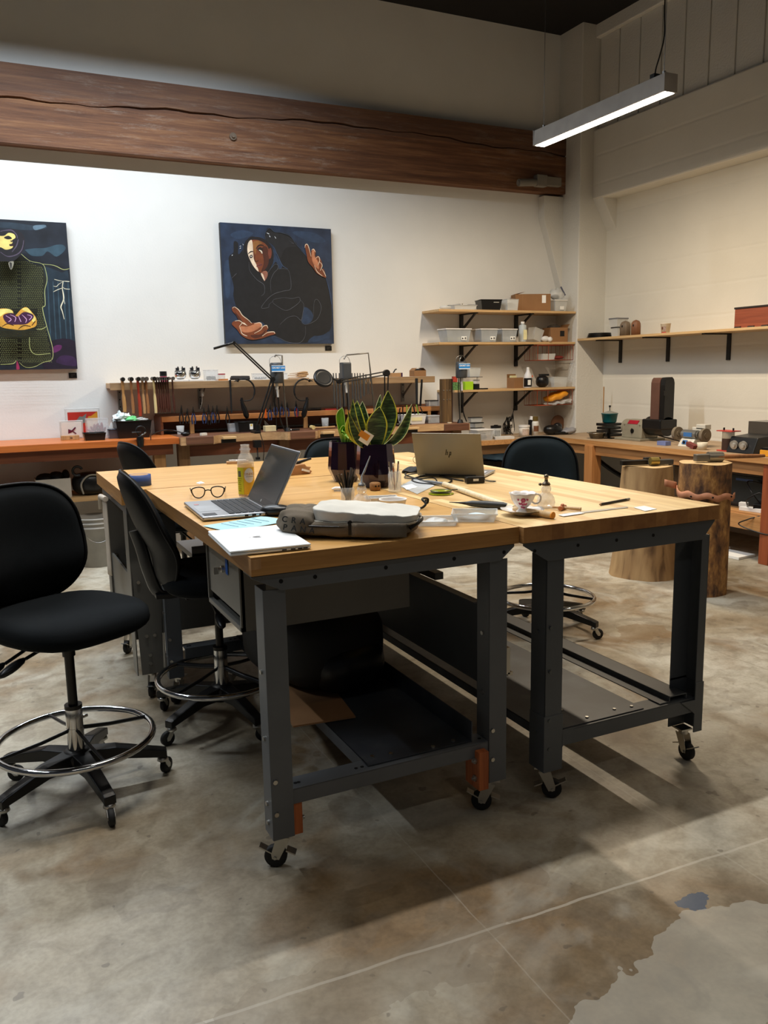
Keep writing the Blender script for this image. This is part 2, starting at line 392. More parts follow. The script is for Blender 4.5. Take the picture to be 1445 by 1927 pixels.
base = mixc(nt, mth(nt, 'MULTIPLY', spot(p.x, p.y, .42, .2, 1.95, 4), .35), base, lin((206, 206, 196)))
nt.links.new(base, b.inputs['Base Color'])
nt.links.new(ramp(nt, nz(6, 5), [(.3, (.34,)*3), (.7, (.55,)*3)]), b.inputs['Roughness'])
bump(nt, b, nz(45, 6), .12, .004); m_floor = m
struct(MB().bx(-5, 7, -3, 8, -.1, 0).build('floor', m_floor))
struct(MB().bx(-5, 6.6, WY, WY+.2, 0, CZ+.3).build('wall_back', m_back))
wr = MB(); wr.bx(WX, WX+.3, -3, WY, 0, 3.12).bx(WX-.15, WX+.3, -3, WY, 3.76, CZ+.3)
struct(MB().bx(WX, WX+.3, -3, WY, 0, 5).build('wall_right', m_conc))
# corner pillar with haunch
pl = MB(); pl.bx(PX, 6.4, PY, WY+.1, 0, CZ+.3)
struct(pl.build('trim_1', m_pill, bevel=.01))
hn = MB(); zb = 3.11
A = Matrix(((1, 0, 0, 0), (0, 0, 1, 0), (0, 1, 0, 0), (0, 0, 0, 1)))
# left haunch where the pillar widens towards the back wall under the timber beam
hn.prism([(PX-.24, 3.17), (PX+.01, 3.17), (PX+.01, 2.2), (PX-.0, 2.24), (PX-.17, 2.75), (PX-.24, 2.95)], 7.16, WY+.01, A=A)
struct(hn.build('trim_2', m_pill, bevel=.008))
h2 = MB(); h2.prism([(PX+.16, 3.12), (WX+.02, 3.12), (WX+.02, 2.78)], PY-.14, PY+.02, A=A)
struct(h2.build('trim_3', m_pill, bevel=.008))
# concrete beam along the right wall
cb = MB(); cb.bx(5.69, WX+.05, -3, PY+.02, 3.105, 3.76)
struct(cb.build('trim_4', m_conc, bevel=.015))
# vertical boards above it
bd = MB(); y = PY-.01
while y > -3:
    bd.bx(5.735, WX+.05, y-.268, y-.008, 3.75, 4.60); y -= .276
bd.bx(5.75, WX+.05, -3, PY, 3.75, 4.6)
struct(bd.build('trim_5', m_pill, bevel=.004))
struct(MB().bx(5.69, WX+.05, -3, PY+.02, 4.60, CZ+.05).build('trim_6', m_pill, bevel=.01))
m_ceil = M('dark_ceiling', (26, 24, 24), .95)
struct(MB().bx(-5, 7, -3, 8, CZ, CZ+.1).build('ceiling', m_ceil))
# timber beam on the back wall
m, nt, b = newmat('old_timber_beam'); v = coords(nt)
n1 = N(nt, 'ShaderNodeTexNoise'); n1.inputs['Scale'].default_value = 1; n1.inputs['Detail'].default_value = 9; n1.inputs['Roughness'].default_value = .7; nt.links.new(coords(nt, (1.3, 18, 26)), n1.inputs['Vector'])
col = ramp(nt, n1.outputs[0], [(.3, lin((74, 43, 25))), (.5, lin((108, 70, 44))), (.72, lin((144, 102, 66)))])
n2 = N(nt, 'ShaderNodeTexNoise'); n2.inputs['Scale'].default_value = 1; n2.inputs['Detail'].default_value = 9; n2.inputs['Roughness'].default_value = .8; nt.links.new(coords(nt, (3.2, 10, 22)), n2.inputs['Vector'])
n3 = N(nt, 'ShaderNodeTexNoise'); n3.inputs['Scale'].default_value = 1.1; n3.inputs['Detail'].default_value = 4; nt.links.new(v, n3.inputs['Vector'])
dust = mth(nt, 'MULTIPLY', ramp(nt, n2.outputs[0], [(.52, (0, 0, 0)), (.68, (1, 1, 1))]), ramp(nt, n3.outputs[0], [(.38, (0, 0, 0)), (.56, (1, 1, 1))]))
col = mixc(nt, mth(nt, 'MULTIPLY', dust, .75), col, lin((150, 134, 120)))
sx = N(nt, 'ShaderNodeSeparateXYZ'); nt.links.new(v, sx.inputs[0])
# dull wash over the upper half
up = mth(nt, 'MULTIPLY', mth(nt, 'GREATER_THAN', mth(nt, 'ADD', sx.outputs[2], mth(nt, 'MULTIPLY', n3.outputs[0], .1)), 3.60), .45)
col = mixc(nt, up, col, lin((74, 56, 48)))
nt.links.new(col, b.inputs['Base Color']); b.inputs['Roughness'].default_value = .7
bump(nt, b, n1.outputs[0], .5, .01)
tb = MB(); BX0, BX1, BY, B0, B1 = -3.2, PX, 7.13, 3.19, 3.755
# beam face with a real drying crack: two lobes with a jagged gap
nseg = 90; cr = []
for i in range(nseg+1):
    x = BX0+(BX1-BX0)*i/nseg; t = (x-.335)/(5.1-.335)
    z = 3.500+.11*min(1, max(0, t*1.6)) - .045*max(0, t-.62)/.38 + .010*math.sin(x*5.1)+.006*math.sin(x*17)
    g = .007*(.35+abs(math.sin(x*2.3+1)))
    cr.append((x, z, g))
vs = []
for (x, z, g) in cr: vs += [(x, BY, B0), (x, BY, z-g), (x, BY+.03, z), (x, BY, z+g), (x, BY, B1), (x, WY, B1), (x, WY, B0)]
fs = []
for i in range(nseg):
    a = i*7; c = (i+1)*7
    for j in range(7): fs.append((a+j, a+(j+1) % 7, c+(j+1) % 7, c+j))
tb.add(vs, fs); tb.add(vs[-7:], [tuple(range(7))])
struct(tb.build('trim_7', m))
kn = MB().lathe([(0, 0), (.032, .004), (.035, .0)], n=16); 
p = py(438, 257, BY-.002)
tb2 = thing('beam_bolt', 'round bolt head set in the middle of the old timber beam', 'bolt', p)
MB().cyl((0, .02, 0), (0, -.012, 0), .03, n=16).cyl((0, -.012, 0), (0, -.024, 0), .014, n=6).build('washer', M('rusty_bolt', (112, 98, 84), .7, .4), tb2)
# steel seat bracket at the beam's right end
p = py(1020, 345, 7.05); t = thing('beam_bracket', 'grey steel clamp bar at the right end of the timber beam', 'bracket', p)
mb = MB(); mb.cyl((-.28, 0, -.015), (-.05, 0, .005), .035, n=12).box((.12, .03, .03), (.24, .06, .085)).box((-.02, 0, .02), (.12, .07, .11))
mb.cyl((-.285, -.0, -.015), (-.29, 0, -.015), .022, n=10)
mb.build('clamp_bar', M('painted_steel', (120, 114, 104), .6), t, bevel=.006)

# the linear light fixture
def fixture(x, y, z, L, label, drop=1.0):
    t = thing('linear_light', label, 'light fixture', (x, y, z))
    h = MB(); hl = L/2+.01
    A = Matrix(((1, 0, 0, 0), (0, 0, 1, 0), (0, 1, 0, 0), (0, 0, 0, 1)))
    h.prism([(-.055, -.055), (-.040, -.055), (-.040, -.04), (.040, -.04), (.040, -.055), (.055, -.055), (.048, .055), (-.048, .055)], -hl, hl, A=A)
    for s in (-1, 1): h.box((0, s*hl, 0), (.11, .008, .112))
    h.build('housing', M('fixture_grey', (150, 146, 140), .5), t, bevel=.002)
    d = MB().box((0, 0, -.052), (.084, L, .012)); d.build('diffuser', M('lit_diffuser', (255, 244, 224), .5, emit=9, var=0), t)
    wr = MB()
    for s in (-1, 1): wr.cyl((0, s*(hl-.06), .05), (0, s*(hl-.06), .085), .012, n=10)
    for s in (-1, 1): wr.cyl((0, s*(hl-.06), .08), (0, s*(hl-.06), CZ-z-.001), .0022, n=6)
    wr.build('suspension_wire', steel, t)
    c = MB().tube(smooth_pts([(0, -hl+.14, .06), (.0, -hl+.135, .12), (.0, -hl+.10, .2), (0, -hl+.07, .3), (0, -hl+.075, .5), (0, -hl+.065, 1.0), (0, -hl+.06, CZ-z-.002)]), .005, 6)
    c.box((0, -hl+.14, .07), (.05, .04, .04)); c.build('power_cord', blackm, t)
    return t
fixture(4.1, 4.936, 3.215, 1.36, 'glowing linear light bar hanging from thin wires by the corner')
# ================================================================== WORK TABLES
TH = .967
oak = wood('oak_top', (206, 158, 92), (224, 180, 114), 0, .34, .8, c3=(192, 140, 74), coat=.15)
oaky = wood('oak_top_lengthwise', (202, 152, 86), (220, 176, 110), 0, .34, .8, coat=.15)
oake = wood('oak_edge', (166, 116, 58), (198, 146, 80), 0, .45, .9)
oakey = wood('oak_edge_lengthwise', (152, 106, 54), (184, 134, 76), 1, .45, .9)
maple = staves('maple_butcher_block', [(226, 196, 140), (208, 172, 116), (236, 210, 158), (198, 158, 100), (230, 202, 150)], .042, .55)
m, nt, b = newmat('maple_end_edge'); v = coords(nt, (1/.048, 1, 1)); sx = N(nt, 'ShaderNodeSeparateXYZ'); nt.links.new(v, sx.inputs[0])
wn = N(nt, 'ShaderNodeTexWhiteNoise', noise_dimensions='1D'); nt.links.new(mth(nt, 'FLOOR', sx.outputs[0]), wn.inputs['W'])
g = N(nt, 'ShaderNodeTexNoise'); g.inputs['Scale'].default_value = 30; g.inputs['Detail'].default_value = 6; nt.links.new(coords(nt), g.inputs['Vector'])
cc = ramp(nt, wn.outputs[0], [(0, lin((140, 92, 46))), (.5, lin((176, 126, 70))), (1, lin((158, 106, 54)))])
cc = mixc(nt, .5, cc, ramp(nt, g.outputs[0], [(.35, (.6, .5, .4)), (.6, (1, 1, 1))]), 'MULTIPLY'); nt.links.new(cc, b.inputs['Base Color']); b.inputs['Roughness'].default_value = .5
maple_end = m
bolt_m = M('zinc_bolt', (190, 188, 182), .3, 1)
hole_m = M('dark_hole', (8, 8, 8), .9)
def tabletop(t, x0, x1, y0, y1, th, mats, breadboard=True):
    """mats: (top, front edge, side edge)"""
    mb = MB(); z1 = TH; z0 = TH-th
    vs = [(x, y, z) for z in (z0, z1) for (x, y) in ((x0, y0), (x1, y0), (x1, y1), (x0, y1))]
    mb.add(vs, [(4, 5, 6, 7), (3, 2, 1, 0)], 0); mb.add(vs, [(0, 1, 5, 4), (2, 3, 7, 6)], 1); mb.add(vs, [(1, 2, 6, 5), (3, 0, 4, 7)], 2)
    return mb.build('tabletop', list(mats), t, bevel=.004)
def channel_leg(mb, x0, x1, y0, y1, z0, z1, web='x0', t=.004, fl=None):
    """folded sheet-steel leg: front flange + side web + rear flange"""
    fl = fl or (x1-x0)
    mb.bx(x0, x1, y0, y0+t, z0, z1)
    if web == 'x0': mb.bx(x0, x0+t, y0, y1, z0, z1); mb.bx(x0, x0+fl*.5, y1-t, y1, z0, z1)
    else: mb.bx(x1-t, x1, y0, y1, z0, z1); mb.bx(x1-fl*.5, x1, y1-t, y1, z0, z1)
def bolts(mb, pts, d=(0, -1, 0), r=.007, m=0):
    for p in pts: p = Vector(p); mb.cyl(p, p+Vector(d)*.006, r, n=8, m=m)
def caster(parent, x, y, ang=0, r=.034, top=.115, brake=True):
    c = bpy.data.objects.new('caster', None); COL.objects.link(c); c.parent = parent; c.location = (x, y, 0); c.rotation_euler = (0, 0, ang); c.empty_display_size = .02
    f = MB(); f.box((.015, 0, top-.004), (.06, .05, .006)); f.cyl((.005, 0, top-.007), (.005, 0, top-.022), .018, n=14)
    for s in (-1, 1):
        A = Matrix(((1, 0, 0, 0), (0, 0, 1, 0), (0, 1, 0, 0), (0, 0, 0, 1)))
        f.prism([(-.012, top-.02), (.03, top-.02), (-.005, r-.006), (-.026, r-.004), (-.028, r+.012)], s*.015-.001, s*.015+.001, A=A)
    if brake: f.box((-.045, 0, r+.022), (.045, .026, .004), R=Matrix.Rotation(.5, 4, 'Y')); f.box((.03, 0, r+.016), (.03, .03, .004), R=Matrix.Rotation(.4, 4, 'Y'))
    f.cyl((-.017, -.02, r), (-.017, .02, r), .005, n=8)
    f.build('fork', bolt_m, c)
    w = MB(); w.lathe([(r*.55, -.011), (r*.93, -.012), (r, -.007), (r, .007), (r*.93, .012), (r*.55, .011)], (-.017, 0, r), 22, A=Matrix.Rotation(math.pi/2, 4, 'X'))
    w.cyl((-.017, -.009, r), (-.017, .009, r), r*.6, n=18); w.build('wheel', rubber, c)
    return c
XZ = Matrix(((1, 0, 0, 0), (0, 0, 1, 0), (0, 1, 0, 0), (0, 0, 0, 1)))     # polygon (x,z) extruded along y
YZ = Matrix(((0, 0, 1, 0), (1, 0, 0, 0), (0, 1, 0, 0), (0, 0, 0, 1)))     # polygon (y,z) extruded along x

# ---- front left table (oak top, drawer)
T1 = thing('work_table', 'oak-topped steel work table with a hanging grey drawer, holding the grey backpack', 'table')
x0, x1, y0, y1 = .612, 1.473, 2.100, 3.640
tabletop(T1, x0, x1, y0, y1, .052, (oaky, oake, oakey))
mb = MB(); mb.bx(x0-.0005, x0+.028, y0-.0015, y0+.02, TH-.034, TH-.006); mb.build('end_block', wood('corner_block', (176, 128, 80), (196, 150, 100), 2, .5), T1, bevel=.001)
mb = MB()
for e, (ya, yb) in enumerate(((2.118, 2.165), (3.57, 3.617))):
    mb.prism([(x0+.004, .912), (x1-.004, .912), (x1-.004, .902), (x1-.055, .862), (x0+.09, .862), (x0+.004, .905)], ya, ya+.004, A=XZ)
    mb.prism([(x0+.004, .912), (x1-.004, .912), (x1-.004, .908), (x0+.004, .908)], ya, yb+.03, A=XZ)
mb.build('end_channel', grey, T1, bevel=.001)
mb = MB()
for x in (.70, .80, 1.02, 1.25, 1.43): mb.cyl((x, 2.1185, .888), (x, 2.1165, .888), .006, n=10)
mb.build('bolt_hole', hole_m, T1)
for (xa, xb, web) in ((.650, .716, 'x0'), (1.385, 1.452, 'x0')):
    for (ya, yb) in ((2.130, 2.205), (3.585, 3.635)):
        l = MB(); channel_leg(l, xa, xb, ya, yb, .118, .864, web)
        if xa > 1: channel_leg(l, xa, xa+.036, yb-.004, yb, .118, .864, web)
        lg = l.build('leg', grey, T1, bevel=.0015)
        bb = MB(); bolts(bb, [(xa+.012, ya, z) for z in (.20, .30)]); bolts(bb, [(xa, (ya+yb)/2, z) for z in (.16, .22, .42, .62)], (-1, 0, 0)); bb.build('bolt', bolt_m, lg)
# wooden packing blocks and casters
blk = wood('fir_block', (200, 112, 58), (160, 84, 42), 2, .6)
for (x, y) in ((.728, 2.185), (1.352, 2.150)):
    b_ = MB().box((x, y, .178), (.036, .085, .13)).build('wood_block', [blk], T1, bevel=.002)
    q = MB()
    for z in (.15, .21):
        s = 1 if x < 1 else -1
        q.cyl((x, y-.02, z), (x+s*.030, y-.02, z), .006, n=8); q.cyl((x+s*.018, y-.02, z), (x+s*.024, y-.02, z), .011, n=6)
    q.build('bolt', bolt_m, b_)
caster(T1, .690, 2.185, -.5, top=.118); caster(T1, 1.405, 2.175, -.6, top=.118); caster(T1, .69, 3.605, .8, top=.118); caster(T1, 1.41, 3.605, .8, top=.118)
# lower end bars and shelf
for ya in (2.135, 3.54):
    s = MB(); s.bx(.716, 1.45, ya, ya+.004, .215, .262); s.bx(.716, 1.45, ya, ya+.07, .259, .263); s.build('stretcher', grey, T1, bevel=.001)
    h = MB()
    for x in (.735, .745, .93, .95, 1.37, 1.39): h.cyl((x, ya+.03, .2632), (x, ya+.03, .2640), .006, n=8)
    h.build('bolt_hole', hole_m, T1)
sh = MB(); sh.bx(.965, 1.335, 2.155, 3.6, .265, .268); sh.bx(1.331, 1.335, 2.15, 3.6, .265, .335); sh.bx(.965, .969, 2.16, 3.6, .225, .268)
m, nt, b = newmat('worn_dark_steel_sheet'); n = N(nt, 'ShaderNodeTexNoise'); n.inputs['Scale'].default_value = 5; n.inputs['Detail'].default_value = 8; nt.links.new(coords(nt), n.inputs['Vector'])
nt.links.new(ramp(nt, n.outputs[0], [(.4, lin((50, 53, 57))), (.6, lin((66, 71, 78))), (.75, lin((92, 94, 96)))]), b.inputs['Base Color']); b.inputs['Roughness'].default_value = .45; b.inputs['Metallic'].default_value = .2
shelfm = m
sh.build('lower_shelf', shelfm, T1, bevel=.001)
q = MB(); 
for p in ((1.0, 2.20), (1.06, 2.19), (1.28, 2.18), (1.2, 2.17)): q.cyl((p[0], p[1], .268), (p[0], p[1], .273), .007, n=8)
q.build('shelf_bolt', bolt_m, T1)
# drawer unit hanging under the top on the left
D = MB(); dx0, dx1, dy0, dy1, dz0, dz1 = .660, 1.235, 2.385, 2.79, .672, .905
D.bx(dx0, dx1, dy0, dy0+.003, dz0, dz1).bx(dx0, dx1, dy1-.003, dy1, dz0, dz1).bx(dx1-.003, dx1, dy0, dy1, dz0, dz1).bx(dx0, dx1, dy0, dy1, dz0, dz0+.003).bx(dx0, dx1, dy0, dy1, dz1-.003, dz1)
D.bx(dx0-.004, dx0+.012, dy0, dy0+.010, dz0, dz1).bx(dx0-.004, dx0+.012, dy1-.01, dy1, dz0, dz1).bx(dx0-.004, dx0+.012, dy0, dy1, dz1-.008, dz1).bx(dx0-.004, dx0+.012, dy0, dy1, dz0, dz0+.016)
cab = D.build('drawer_case', drawergrey, T1, bevel=.0015)
dr = MB().bx(dx0+.002, dx0+.006, dy0+.014, dy1-.014, dz0+.045, dz1-.012).build('drawer_front', drawergrey, T1, bevel=.001)
ly = 2.565; lz = .835
MB().cyl((dx0-.002, ly, lz), (dx0-.012, ly, lz), .011, n=14).cyl((dx0-.012, ly, lz), (dx0-.022, ly, lz), .006, n=10).box((dx0-.028, ly, lz-.004), (.016, .003, .022)).build('lock', bolt_m, dr)
MB().box((dx0-.0005, ly-.028, lz+.012), (.001, .026, .05)).build('blue_tape', M('painters_tape', (38, 84, 160), .8), dr)
# ---- front right table (maple)
T2 = thing('work_table', 'maple butcher-block steel work table at the right, holding the pink teacup', 'table')
x0, x1, y0, y1 = 1.477, 2.310, 2.080, 4.455
vs = [(x0, y0), (x1, y0), (x1, y1), (1.86, y1), (1.86, 3.645), (x0, 3.645)]
mb = MB(); n = 6; z0, z1 = TH-.05, TH
V = [(x, y, z) for z in (z0, z1) for (x, y) in vs]
mb.add(V, [tuple(range(6, 12)), tuple(range(6))[::-1]], 0); mb.add(V, [(0, 1, 7, 6)], 1); mb.add(V, [(1, 2, 8, 7), (2, 3, 9, 8), (3, 4, 10, 9), (4, 5, 11, 10), (5, 0, 6, 11)], 2)
mb.build('tabletop', [maple, maple_end, wood('maple_edge', (160, 112, 60), (196, 148, 92), 1, .5)], T2, bevel=.003)
mb = MB()
for ya in (2.095, 4.37):
    mb.prism([(x0+.01, .914), (x1-.004, .914), (x1-.004, .908), (x1-.06, .846), (1.582, .846), (x0+.01, .905)], ya, ya+.004, A=XZ)
    mb.bx(x0+.01, x1-.004, ya, ya+.07, .911, .915)
mb.prism([(2.099, .912), (2.15, .912), (2.15, .86), (2.10, .85)], x1-.066, x1-.062, A=YZ)
mb.build('end_channel', grey2, T2, bevel=.001)
mb = MB()
for x in (1.53, 1.70, 1.86, 2.02): mb.cyl((x, 2.0955, .885), (x, 2.0935, .885), .0055, n=10)
mb.build('bolt_hole', hole_m, T2)
for (xa, xb, web) in ((1.585, 1.655, 'x0'), (2.212, 2.296, 'x0')):
    for (ya, yb) in ((2.105, 2.185), (4.30, 4.38)):
        l = MB(); zt = .858
        if xa < 2:
            l.bx(xa, xb, ya, ya+.004, .30, zt); l.bx(xa, xa+.004, ya, yb, .30, zt); l.bx(xb-.004, xb, ya, ya+.03, .30, zt)
            l.bx(xa-.003, xb+.004, ya-.003, ya+.002, .118, .315); l.bx(xa-.003, xa+.001, ya, yb, .118, .315)
            l.prism([(xb, .19), (xb+.05, .255), (xb, .255)], ya-.003, ya+.001, A=XZ)
        else:
            l.bx(xb-.036, xb, ya, ya+.004, .30, zt); l.bx(xb-.004, xb, ya, yb, .30, zt); l.bx(xa, xb, yb-.004, yb, .30, zt)
            l.bx(xb-.038, xb+.003, ya-.003, ya+.002, .118, .31); l.bx(xb-.001, xb+.003, ya, yb, .118, .31); l.bx(xa, xb, yb-.004, yb, .118, .31)
            l.prism([(xb-.036, .19), (xa-.02, .245), (xb-.036, .245)], ya-.003, ya+.001, A=XZ)
        lg = l.build('leg', grey2, T2, bevel=.0015)
        bb = MB(); bolts(bb, [(xa+.018, ya, z) for z in (.62, .47, .30, .20)] if xa < 2 else [], r=.006); bolts(bb, [(xb, ya+.04, .2)], (1, 0, 0))
        if xa < 2: bolts(bb, [(xa, ya+.04, z) for z in (.25, .30, .60)], (-1, 0, 0), r=.006)
        bb.build('bolt', M('painted_bolt', (92, 96, 98), .4, .5), lg)
for ya in (2.110, 4.31):
    s = MB(); s.bx(1.655, 2.28, ya, ya+.004, .195, .248); s.bx(1.655, 2.28, ya, ya+.07, .245, .249); s.build('stretcher', grey2, T2, bevel=.001)
sh = MB(); sh.bx(1.60, 2.03, 2.12, 4.36, .250, .253); sh.bx(1.60, 1.604, 2.12, 4.36, .22, .253); sh.build('lower_shelf', shelfm, T2, bevel=.001)
q = MB()
for p in ((1.69, 2.16), (1.80, 2.15), (1.93, 2.16), (2.0, 2.15), (1.76, 2.24)): q.cyl((p[0], p[1], .2535), (p[0], p[1], .257), .006, n=8)
q.build('shelf_bolt', bolt_m, T2)
s = MB(); s.bx(2.15, 2.235, 2.12, 4.36, .268, .272).bx(2.15, 2.154, 2.12, 4.36, .25, .272).bx(2.231, 2.235, 2.12, 4.36, .25, .272).bx(2.105, 2.15, 2.12, 4.36, .25, .254); s.build('shelf_rail', grey2, T2, bevel=.001)
# tall side panel between the two tables
s = MB(); s.bx(1.500, 1.504, 2.36, 3.60, .36, .66).bx(1.47, 1.505, 2.36, 3.60, .655, .66)
s.build('side_panel', grey2, T2, bevel=.001)
q = MB(); q.bx(1.458, 1.478, 2.15, 2.20, .47, .56).bx(1.47, 1.49, 2.15, 2.2, .465, .475); q.build('joining_bracket', bolt_m, T2)
caster(T2, 1.632, 2.150, 2.6, top=.118); caster(T2, 2.262, 2.150, 1.5, top=.118); caster(T2, 1.62, 4.34, .3, top=.118); caster(T2, 2.25, 4.34, .5, top=.118)
# rack under the right table's middle
s = MB(); s.bx(1.62, 2.2, 3.44, 3.50, .60, .63).bx(1.62, 1.66, 2.9, 4.3, .60, .63); s.build('drawer_runner', grey2, T2, bevel=.001)

# ---- back table (oak), set across
T3 = thing('work_table', 'oak-topped steel work table set crosswise behind, with blue tape at its chipped left corner', 'table')
x0, x1, y0, y1 = .508, 1.857, 3.650, 4.480
tabletop(T3, x0, x1, y0, y1, .062, (oak, oake, oakey))
mb = MB(); mb.bx(x0+.02, x1-.02, y0+.02, y0+.024, .86, .905).bx(x0+.02, x0+.024, y0+.02, y1-.02, .86, .905).bx(x0+.02, x1-.02, y1-.024, y1-.02, .86, .905); mb.build('top_frame', grey, T3, bevel=.001)
def wide_leg(xa, xb, ya, yb):
    l = MB(); l.prism([(xa+.02, .12), (xb-.02, .12), (xb-.008, .50), (xb, .86), (xa, .86), (xa+.008, .5)], ya, ya+.004, A=XZ)
    l.prism([(ya, .12), (yb, .12), (yb, .86), (ya, .86)], xa+.0, xa+.005, A=YZ); l.prism([(ya, .12), (yb, .12), (yb, .86), (ya, .86)], xb-.01, xb-.006, A=YZ)
    lg = l.build('leg', drawergrey, T3, bevel=.001)
    bb = MB(); bolts(bb, [(xa+.03, ya, .55), (xa+.08, ya, .55), (xa+.05, ya, .30), (xa+.085, ya, .30), (xa+.06, ya, .17), (xa+.06, ya, .21)], r=.008); bb.build('bolt', bolt_m, lg)
wide_leg(.530, .665, 3.690, 3.79); wide_leg(1.68, 1.80, 3.690, 3.79); wide_leg(.530, .665, 4.36, 4.45); wide_leg(1.68, 1.80, 4.36, 4.45)
mb = MB(); mb.bx(.55, 1.8, 3.70, 3.71, .30, .52).bx(.54, .55, 3.72, 4.42, .28, .56).bx(.55, 1.8, 3.71, 4.4, .30, .305); mb.build('lower_shelf', drawergrey, T3, bevel=.001)
caster(T3, .60, 3.74, 1.2, top=.12); caster(T3, .60, 4.42, 1, top=.12); caster(T3, 1.74, 3.74, .4, top=.12); caster(T3, 1.74, 4.42, .4, top=.12)
# wooden frame under the back table
t = thing('wooden_drawer_frame', 'small wooden frame with grey tray seen under the oak tables', 'frame', (.93, 3.86, 0))
MB().bx(-.03, .03, -.02, .02, .62, .905).bx(.36, .40, -.02, .02, .62, .905).build('post', pinez, t, bevel=.002)
MB().bx(-.10, .45, -.05, .30, .60, .625).bx(-.10, .45, -.05, -.045, .60, .66).build('tray', alu, t, bevel=.001)
# white panel leaning on the left end
t = thing('hanging_sheet', 'tall off-white plastic sheet folded over at the left end of the oak back table', 'sheet', (.497, 4.05, .52))
mb = MB(); mb.grid(lambda u, v: (-.006-.012*math.sin(u*3.1)*(1-v), .19*(u-.5)*(1-.55*(1-v))+.05*v, .36*v), 8, 10); mb.tube([(-.012, .12, .30), (-.012, .12, .36), (-.012, -.06, .37)], .012, 8)
mb.build('sheet', M('offwhite_sheet', (196, 184, 168), .5), t, solid=.003)

# ---- low things under the tables
t = thing('backpack', 'black backpack lying on the lower shelf under the drawer', 'backpack', (1.10, 2.98, .268), .25)
mb = MB(); mb.sph((0, 0, .16), (.21, .30, .16), 24, 14, e=.55, e2=.6); mb.build('body', blackm, t)
MB().sph((0, -.20, .10), (.15, .13, .09), 18, 10, e=.6, e2=.6).build('front_pocket', black, t)
MB().tube(smooth_pts([(.08, .2, .28), (.02, .28, .36), (-.05, .2, .28)]), .012, 6).build('handle', black, t)
t = thing('cardboard_sheet', 'brown cardboard sheet lying under the black backpack', 'cardboard', (.905, 2.86, .2715), -.12)
tag(t, t['label'], 'cardboard'); MB().box((.1, 0, .004), (.22, .7, .006)).build('sheet', card, t)
t = MB().box((0, 0, 0), (.16, .16, .004)).build('paper_sheet', card2, loc=(1.1, 2.90, .600)); bpy.data.objects.remove(t)

